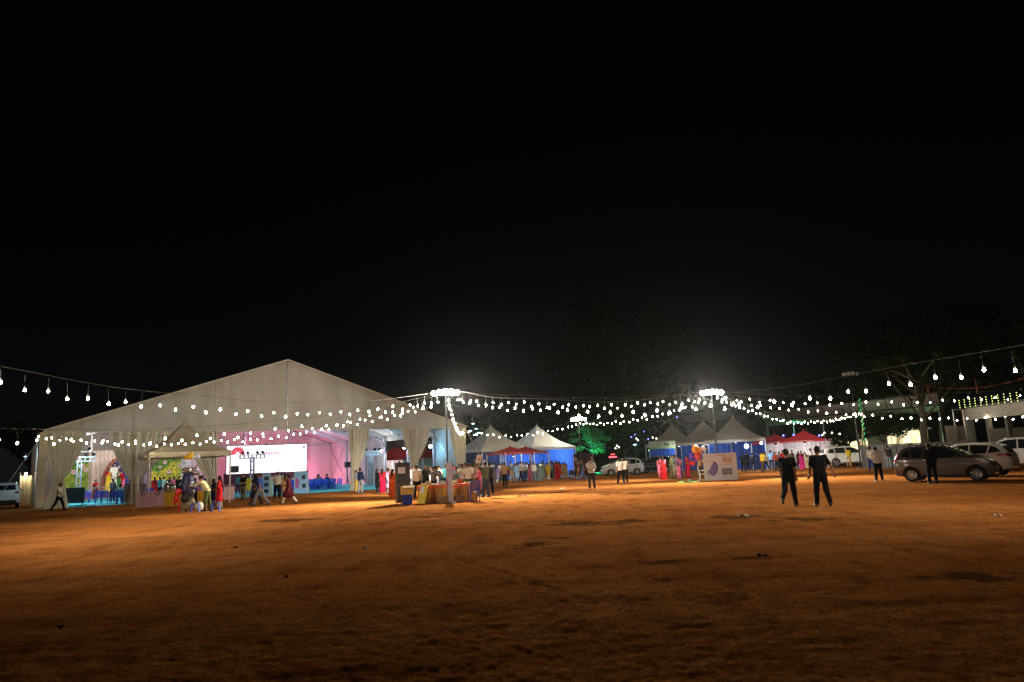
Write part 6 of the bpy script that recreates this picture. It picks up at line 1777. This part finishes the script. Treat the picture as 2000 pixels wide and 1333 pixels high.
# litter
SCRAPS_ = ((1452, 1009, 'offwhite', .3), (1950, 1009, 'white', .2), (1110, 1004, 'white', .14), (460, 1072, 'black', .10), (559, 1130, 'black', .07), (118, 1230, 'black', .06), (1490, 1089, 'black', .16), (1020, 970, 'darkgrey', .5), (1099, 955, 'white', .3), (1500, 959, 'white', .25), (1420, 947, 'brown', .25), (714, 1073, 'white', .12))
for (px, py, cn, s) in SCRAPS_:
    k = sorted(q[0] for q in SCRAPS_ if q[2] == cn).index(px)
    p = G(px, py); o = MB().grid(lambda u, v: ((u - .5) * s, (v - .5) * s * .7, .03 + .03 * sin(u * 6 + k) * cos(v * 5)), 5, 4).obj('litter_scrap', cloth(cn), None, False, (p.x, p.y, .0), k)
    tag(o, f'{wd_(cn)} scrap of litter on the open earth, {ordn(k)} from left of its colour', 'litter', 'litter on the ground')
for k, (px, py) in enumerate(((185, 991), (178, 990))):
    p = G(px, py); o = thing('footwear', ['dark sandal left at the edge of the carpet, right one', 'dark sandal left at the edge of the carpet, left one'][k], 'sandal', (p.x, p.y, .01), 0, 'sandals at the carpet edge')
    MB().box((0, 0, .03), (.3, .5, .06)).obj('sole', m_blk, o); MB().tube([(-.14, 0, .05), (0, -.05, .14), (.14, 0, .05)], .02).obj('strap', m_blk, o)
# scooter
g = gnd(1127, 66); o = thing('scooter', 'dark scooter standing before the maroon banner', 'scooter', (g.x, g.y, 0), rad(30))
ty, rm, hub = wheel_mesh(.25)
for x in (-.6, .6):
    q = mobj('wheel', ty, m_tyre, o, (x, 0, .25)); q.scale = (1, .45, 1); mobj('rim', rm, m_rim, q)
v, f = sdf_mesh('scooter', [('c', A3(-.65, 0, .55), A3(-.1, 0, .5), .17, .13), ('c', A3(-.1, 0, .32), A3(.35, 0, .32), .1, .09), ('c', A3(.35, 0, .35), A3(.48, 0, .95), .09, .07), ('e', A3(.6, 0, .52), (.2, .07, .06))], .025, .05); mobj('body', np_mesh('sc', v, f), p_black, o)
MB().box((-.35, 0, .76), (.75, .26, .1)).obj('seat', m_blk, o); MB().tube([(.45, -.34, 1.05), (.48, 0, 1.0), (.45, .34, 1.05)], .02).obj('handlebar', m_blk, o); MB().ball((.56, 0, .92), (.05, .09, .07), 8, 5).obj('headlight', m_headl, o)
# ================================================================ PEOPLE IN PLACE
gw = 'people walking on the open ground'
person('walk', (114, 999), 90, 'white', 'black', 'walking past the tent corner curtain', gw, 1.62)
person('walk_b', (1545, 990), 150, 'black', 'black', '=person in black T-shirt and trousers walking away, left of the two', gw, 1.70, skin=3)
person('walk_c', (1608, 990), 176, 'black', 'black', '=person in black T-shirt and trousers walking away, arm held out, right of the two', gw, 1.72, skin=3)
person('clasp', (1157, 955), 0, 'white', 'darkgrey', 'standing alone in the open', gw, 1.66, skin=3)
person('walk', (1213, 945), -170, 'white', 'black', 'in the pair before the white hatchback', gw, 1.66)
person('stand', (1222, 943), 160, 'offwhite', 'black', 'in the pair before the white hatchback', gw, 1.64)
person('walk_c', (987, 952), 175, 'tan', 'black', 'walking away toward the blue stalls', gw, 1.68)
person('walk', (1138, 939.5), -70, 'darkgrey', 'jeans', 'striding past the maroon banner', gw, 1.66)
person('dress_walk', (1129, 938), -60, 'brown', 'grey', 'beside the scooter at the maroon banner', gw, 1.58)
person('kurta_walk', (564, 986), -88, 'maroon', 'white', 'striding left before the blue board', gw, 1.60)
person('walk', (508, 988.5), -92, 'blue', 'grey', 'strolling left, nearer of the couple', gw, 1.70)
person('dress_walk', (498, 986), -90, 'navy', 'darkgrey', 'strolling left, farther of the couple', gw, 1.64)
person('clasp', (475, 977), -20, 'black', 'khaki', 'holding a phone by the narrow pink sign', gw, 1.68)
person('kurta', (485, 966), 10, 'yellow', 'grey', 'behind the person in black', gw, 1.5)
person('sari_long', (529, 967), 150, 'mint', 'white', 'before the narrow blue board', gw, 1.58)
person('stand_shirt', (541, 975), 170, 'offwhite', 'black', 'right of the narrow blue board', gw, 1.68)
person('raise', (551, 969), 190, 'lightblue', 'navy', 'raising a phone toward the white screen', gw, 1.68)
person('kurta', (556, 972), 200, 'tan', 'brown', 'close behind the person in maroon', gw, 1.56)
person('stand_shirt', (465, 965), 180, 'teal', 'darkgrey', 'inside behind the person in black', gw, 1.62)
person('stand_shirt', (704, 965), 150, 'navy', 'grey', 'by the wide opening curtain', gw, 1.70)
person('stand', (696, 962), 120, 'lightblue', 'yellow', 'beside the curtain of the wide opening', gw, 1.55)
gq = 'visitors around the book table'
person('kurta', (737, 964), 120, 'black', 'black', 'with light bag, left of the person in red', gq, 1.60)
person('sari_long', (747, 962.5), 175, 'crimson', 'red', 'with long hair left of the cupboard', gq, 1.58)
person('kurta', (760, 966), 60, 'lilac', 'grey', 'between the red and orange dresses', gq, 1.56)
person('sari_long', (767, 973), 165, 'orange', 'orange', 'next to the dark cupboard', gq, 1.56)
person('stand_shirt', (758, 957), 40, 'pink', 'darkgrey', 'left of the cupboard', gq, 1.62)
person('stand', (815, 975), 172, 'white', 'black', 'at the left end of the book table', gq, 1.72, skin=1)
person('reach', (833, 969), 0, 'darkgreen', 'black', '=bald person in dark green polo shirt behind the book table', gq, 1.68, skin=3, hair='none')
person('reach', (848, 969.5), 20, 'grey', 'black', 'behind the book table', gq, 1.60)
person('bend', (863, 967), -60, 'lightblue', 'jeans', 'bending over the book table', gq, 1.70)
person('stand', (872, 961), 150, 'teal', 'black', 'farther back by the mast', gq, 1.68)
person('stand_shirt', (884, 966), 30, 'pink', 'black', 'behind the standing banner', gq, 1.72)
person('reach', (893, 967), 15, 'lightblue', 'navy', 'leaning at the smaller clothed table', gq, 1.55)
person('stand', (899, 960), 10, 'maroon', 'black', 'at the back near the smaller table', gq, 1.68)
person('reach', (906, 968), -15, 'white', 'grey', 'facing across the smaller table', gq, 1.68)
person('stand', (916, 969.5), 165, 'white', 'darkgrey', 'at the smaller clothed table', gq, 1.70)
person('stand_shirt', (926, 968), 200, 'offwhite', 'grey', 'behind the navy chair', gq, 1.68)
person('stand', (910, 959), -30, 'black', 'black', 'in the rear right of the mast', gq, 1.74)
person('kurta', (939.5, 969), -120, 'pink', 'black', 'right of the navy chair', gq, 1.52)
person('stand_shirt', (936, 963), 170, 'brown', 'black', 'behind the person in pink', gq, 1.66)
person('stand', (858, 963), 170, 'cream', 'grey', 'in the second line behind the book table', gq, 1.66)
person('kurta', (841, 965), 20, 'white', 'pink', 'behind the book table', gq, 1.58)
person('stand_shirt', (921, 964), 150, 'white', 'navy', 'second line at the smaller table', gq, 1.70)
person('stand', (931, 960), 30, 'cream', 'jeans', 'second line near the pink kurta', gq, 1.66)
person('kurta', (889, 961), 0, 'yellow', 'white', 'between mast and smaller table', gq, 1.58)
person('stand_shirt', (806, 962), 30, 'white', 'grey', 'between cupboard and book table', gq, 1.68)
person('raise', (949, 972), -130, 'olive', 'jeans', 'holding up a paper sheet', gq, 1.74, skin=2)
person('stand', (958, 966), -160, 'darkgrey', 'black', 'behind the person holding up a sheet', gq, 1.68)
P = gnd(938, 35.6)
o = thing('paper_sheet', 'white paper sheet held up by the person in olive', 'paper', (P.x, P.y, zat(P.x, P.y, 897)), .4)
MB().grid(lambda u, v: ((u - .5) * .26 + .08 * (v - .5), .03 * sin(v * 3), (v - .5) * .40), 4, 5).obj('sheet', mat('paper_b', (.7, .66, .60), .8), o); MB().box((.0, -.03, -.02), (.12, .004, .12)).obj('print', cloth('tan'), o)
# toy seller and customers
gt = 'customers at the toy seller'
person('bend', (404, 999), -85, 'cream', 'olive', 'bending toward the toy stand', gt, 1.72, skin=1)
person('kurta', (428, 995), -80, 'red', 'beige', 'standing at the toy seller', gt, 1.60)
person('reach', (378, 992), 40, 'purple', 'black', 'behind the toy stand', gt, 1.55)
person('kurta', (416, 990), -60, 'navy', 'purple', 'beside the red kurta', gt, 1.45)
gi = 'people near the puja stage'
for px, Y, pose, yaw, a, b_, ctx in ((185, 66, 'sari', 0, 'maroon', 'red', 'on the puja stage beside the leafy flower wall'), (219, 58, 'stand_shirt', 175, 'darkgrey', 'black', 'before the steel barriers'), (301, 63, 'kurta', 200, 'red', 'black', 'behind the pole of the beige stall'), (311, 60, 'stand', 150, 'teal', 'black', 'under the flower wall left'), (318, 61, 'stand', 170, 'mint', 'grey', 'in mint by the steel vessels'), (330, 62, 'stand_shirt', 20, 'darkgrey', 'black', 'below the yellow-green flower wall'), (338, 60.5, 'kurta', -30, 'pink', 'black', 'right of the steel vessels'), (348, 61, 'stand', 30, 'darkgreen', 'black', 'left of the dark blue sack'), (362, 66, 'sari', 20, 'crimson', 'red', 'high on the puja stage by the white drape'), (395, 62, 'kurta', -20, 'lilac', 'grey', 'before the pink drape'), (402, 60, 'stand', 160, 'navy', 'black', 'by the second bay curtain')):
    pt = gnd(px, Y); q = tloc(pt); z = .57 if 'puja stage' in ctx and q[1] > 20 else .025
    person(pose, Vector((pt.x, pt.y, z)), yaw, a, b_, ctx, gi)
for px, Y, lab, a in ((234, 52.6, 'seated on a front blue chair', 'lightblue'), (245, 52.9, 'seated next to the grey covered barrier', 'pink')):
    pt = gnd(px, Y); person('sit', Vector((pt.x, pt.y, .025)) + VX * .12, math.degrees(TA) + 180, a, 'black', lab, gi)
# idols
for k, (px, pose, yaw, a, b_, hh, lab) in enumerate(((212, 'sari', 15, 'yellow', 'red', 2.1, 'painted idol in yellow sari, left of the arch'), (223, 'raise', 0, 'white', 'white', 2.6, 'tall white painted idol before the blue arch'), (230, 'sari_long', -15, 'green', 'white', 2.1, 'painted idol in green sari at the arch'), (240, 'bend', -50, 'red', 'pink', 2.0, 'bending red painted idol at the right of the arch'))):
    pt = T(tpx(px, FS - 1.4), FS - 1.4, .57); person(pose, pt, math.degrees(TA) + yaw, a, b_, '=' + lab, 'idols on the puja stage', hh, skin=3, name='idol', cat='idol')
# seated audience in the blue rows
for k, (i, row) in enumerate(((1, 0), (4, 1), (6, 1), (7, 2), (3, 3), (5, 4))):
    pt = T(17.6 + i * .66 + row * .1, 8.5 + row * 1.9 + .12, .025)
    person('sit', pt, math.degrees(TA) + 180, ['red', 'navy', 'grey', 'blue', 'maroon', 'white'][k], 'black', f'in the {["front","second","third","fourth","back"][row]} blue row', 'seated audience')
person('sit', T(22.2, 9.5, .025), math.degrees(TA) + 110, 'blue', 'navy', 'seated by the third light stand', 'seated audience')
chair(T(22.2, 9.4), TA + 2, 'blue chair beside the third light stand', gc)
# crowd before the grey-white stalls
r = random.Random(21)
gk = 'crowd at the blue stalls'
crowd = [(973, 943, 'kurta', 'grey', 'jeans'), (967, 941, 'stand', 'lightblue', 'grey'), (981, 938, 'stand_shirt', 'offwhite', 'black'), (994, 939, 'kurta', 'maroon', 'black'), (1003, 938, 'kurta', 'grey', 'grey'), (1008, 937, 'stand', 'lightblue', 'jeans'), (1013, 938.5, 'sari', 'beige', 'grey'), (1017, 936, 'stand_shirt', 'brown', 'black'), (1023, 938, 'stand', 'white', 'black'), (1031, 936, 'clasp', 'grey', 'darkgrey'), (1037, 938, 'stand_shirt', 'lilac', 'black'), (1045, 935, 'kurta', 'maroon', 'brown'), (1052, 940, 'sari', 'grey', 'teal'), (1060, 936, 'sari_long', 'mint', 'white'), (1067, 935, 'kurta', 'white', 'beige'), (1075, 935, 'stand_shirt', 'white', 'black'), (1081, 935, 'kurta', 'navy', 'navy'), (1086, 934, 'stand', 'maroon', 'grey'), (1092, 934.5, 'sari', 'orange', 'red'), (1100, 934.5, 'sari_long', 'beige', 'cream'), (1112, 928, 'sari', 'magenta', 'purple'), (962, 943, 'stand', 'white', 'jeans'), (970, 945, 'kurta', 'lilac', 'white'), (976, 940, 'stand_shirt', 'white', 'grey'), (998, 942, 'stand', 'grey', 'beige'), (1006, 941, 'sari', 'lilac', 'white'), (1011, 943, 'kurta', 'lightblue', 'grey'), (1020, 941.5, 'stand_shirt', 'white', 'navy'), (1028, 941, 'stand', 'offwhite', 'jeans'), (1034, 940, 'sari_long', 'pink', 'red'), (1042, 941, 'stand', 'white', 'grey'), (1048, 937, 'kurta', 'lightblue', 'white'), (1056, 934, 'stand', 'cream', 'black'), (1071, 938, 'kurta', 'yellow', 'white'), (1078, 937, 'stand_shirt', 'lightblue', 'grey'), (1088, 937, 'sari', 'red', 'orange'), (1096, 936.5, 'kurta', 'orange', 'cream'), (1104, 934, 'sari_long', 'cream', 'red'), (988, 936, 'clasp', 'blue', 'black'), (1027, 934, 'kurta', 'purple', 'black'), (1120, 926, 'kurta', 'beige', 'grey')]
for k, (px, py, pose, a, b_) in enumerate(crowd):
    if pose in ('stand', 'stand_shirt'): pose = r.choice(['stand', 'stand_shirt', 'walk', 'phone', 'clasp', 'hips', 'reach', 'walk_c', 'raise'] if k % 2 else ['stand', 'phone', 'hips', 'walk'])
    elif pose == 'kurta': pose = r.choice(['kurta', 'kurta_walk', 'dress_walk'])
    person(pose, (px + r.uniform(-2, 2), py), r.uniform(0, 360), a, b_, 'in the blue stall crowd', gk, (1.54 if POSES[pose][4] else 1.66) * r.uniform(.93, 1.06))
# women and children near the balloon seller
gb_ = 'family near the balloon seller'
person('sari_long', (1297, 938), 175, 'red', 'pink', 'with long hair left of the balloon seller', gb_, 1.60)
person('kurta', (1291, 936.5), 150, 'pink', 'pink', 'at the left edge of the family', gb_, 1.55)
person('phone', (1313, 936.5), 60, 'olive', 'khaki', 'holding a bag beside the red sari', gb_, 1.70)
person('sari', (1328, 934.5), -30, 'purple', 'pink', 'behind the child in pink', gb_, 1.55)
person('kurta', (1327, 936.5), 10, 'pink', 'pink', '=small child in pink dress between the olive shirt and red sari', gb_, 1.02)
person('sari', (1344, 933.5), -80, 'crimson', 'red', 'standing behind the green cloth', gb_, 1.62)
person('reach', (1369, 935.5), 30, 'tan', 'brown', 'selling balloons beside the white chair', gb_, 1.55)
person('stand', (1320, 929), 20, 'lightblue', 'white', 'in the dark behind the family', gb_, 1.66)
# crowd at the red canopies
gr2 = 'crowd at the red canopies'
for k, (px, py, pose, a, b_) in enumerate([(1453, 923, 'stand', 'black', 'black'), (1462, 921, 'stand_shirt', 'navy', 'black'), (1472, 920, 'stand', 'darkgrey', 'navy'), (1481, 917, 'stand_shirt', 'blue', 'jeans'), (1491, 922, 'stand', 'yellow', 'brown'), (1497, 918, 'stand_shirt', 'offwhite', 'black'), (1508, 918, 'stand', 'lightblue', 'jeans'), (1518, 920, 'stand', 'orange', 'navy'), (1525, 918, 'clasp', 'grey', 'jeans'), (1533, 918, 'stand', 'red', 'navy'), (1541, 917, 'stand_shirt', 'olive', 'black'), (1551, 917, 'stand', 'maroon', 'black'), (1562, 915, 'kurta', 'maroon', 'magenta'), (1575, 915, 'sari_long', 'beige', 'brown'), (1586, 914, 'stand_shirt', 'white', 'grey'), (1568, 917, 'sari', 'magenta', 'maroon')]):
    if pose in ('stand', 'stand_shirt'): pose = r.choice(['stand', 'stand_shirt', 'walk', 'phone', 'clasp', 'hips', 'walk_c'])
    person(pose, (px, py), r.uniform(110, 250), a, b_, 'at the red canopy stalls', gr2, (1.52 if POSES[pose][4] else 1.64) * r.uniform(.93, 1.06))
# right side
gx = 'people by the parked cars'
person('stand', (1659, 912), 170, 'yellow', 'tan', 'before the white sport utility car', gx, 1.66)
person('phone', (1718, 941), 165, 'white', 'black', 'walking away left of the grey hatchback', gx, 1.62, shoes=cloth('white'))
person('stand_shirt', (1704, 921), 150, 'white', 'blue', 'beside the white sport utility car bonnet', gx, 1.66)
person('stand', (1738, 915), 170, 'darkgrey', 'grey', 'before the low grey wall', gx, 1.66)
person('stand_shirt', (1772, 911), 30, 'red', 'black', 'behind the rear of the grey hatchback', gx, 1.68)
person('stand', (1843, 897), 10, 'maroon', 'black', 'behind the low grey wall', gx, 1.70)
person('phone', (1823, 945.5), 160, 'black', 'black', 'leaning at the grey hatchback', gx, 1.66)
# make doubles unmistakable by their order along the row
from collections import defaultdict
D_ = defaultdict(list)
for o in PEOPLE: D_[o['label']].append(o)
for lab, L_ in D_.items():
    if len(L_) > 1:
        L_.sort(key=lambda o: proj(o.location)[0])
        for k, o in enumerate(L_): o['label'] = lab + f', {ordn(k)} from left'
# ================================================================ THIN HAZE ADDED FOR THE GLOW AROUND THE LAMPS
hz = None if HAZE == 0 else MB().box((0, 70, 16), (330, 170, 36)).obj('haze', None)
hm = bpy.data.materials.new('glow_haze'); hm.use_nodes = True
N = hm.node_tree.nodes; N.remove(N['Principled BSDF'])
pv = N.new('ShaderNodeVolumePrincipled')
pv.inputs['Color'].default_value = (.9, .92, .95, 1); pv.inputs['Density'].default_value = HAZE; pv.inputs['Anisotropy'].default_value = .88
hm.node_tree.links.new(pv.outputs[0], N['Material Output'].inputs['Volume'])
if hz: hz.data.materials.append(hm)
if hz: tag(hz, 'thin haze volume added for the glow around the lamps', 'haze', None, 'stuff')
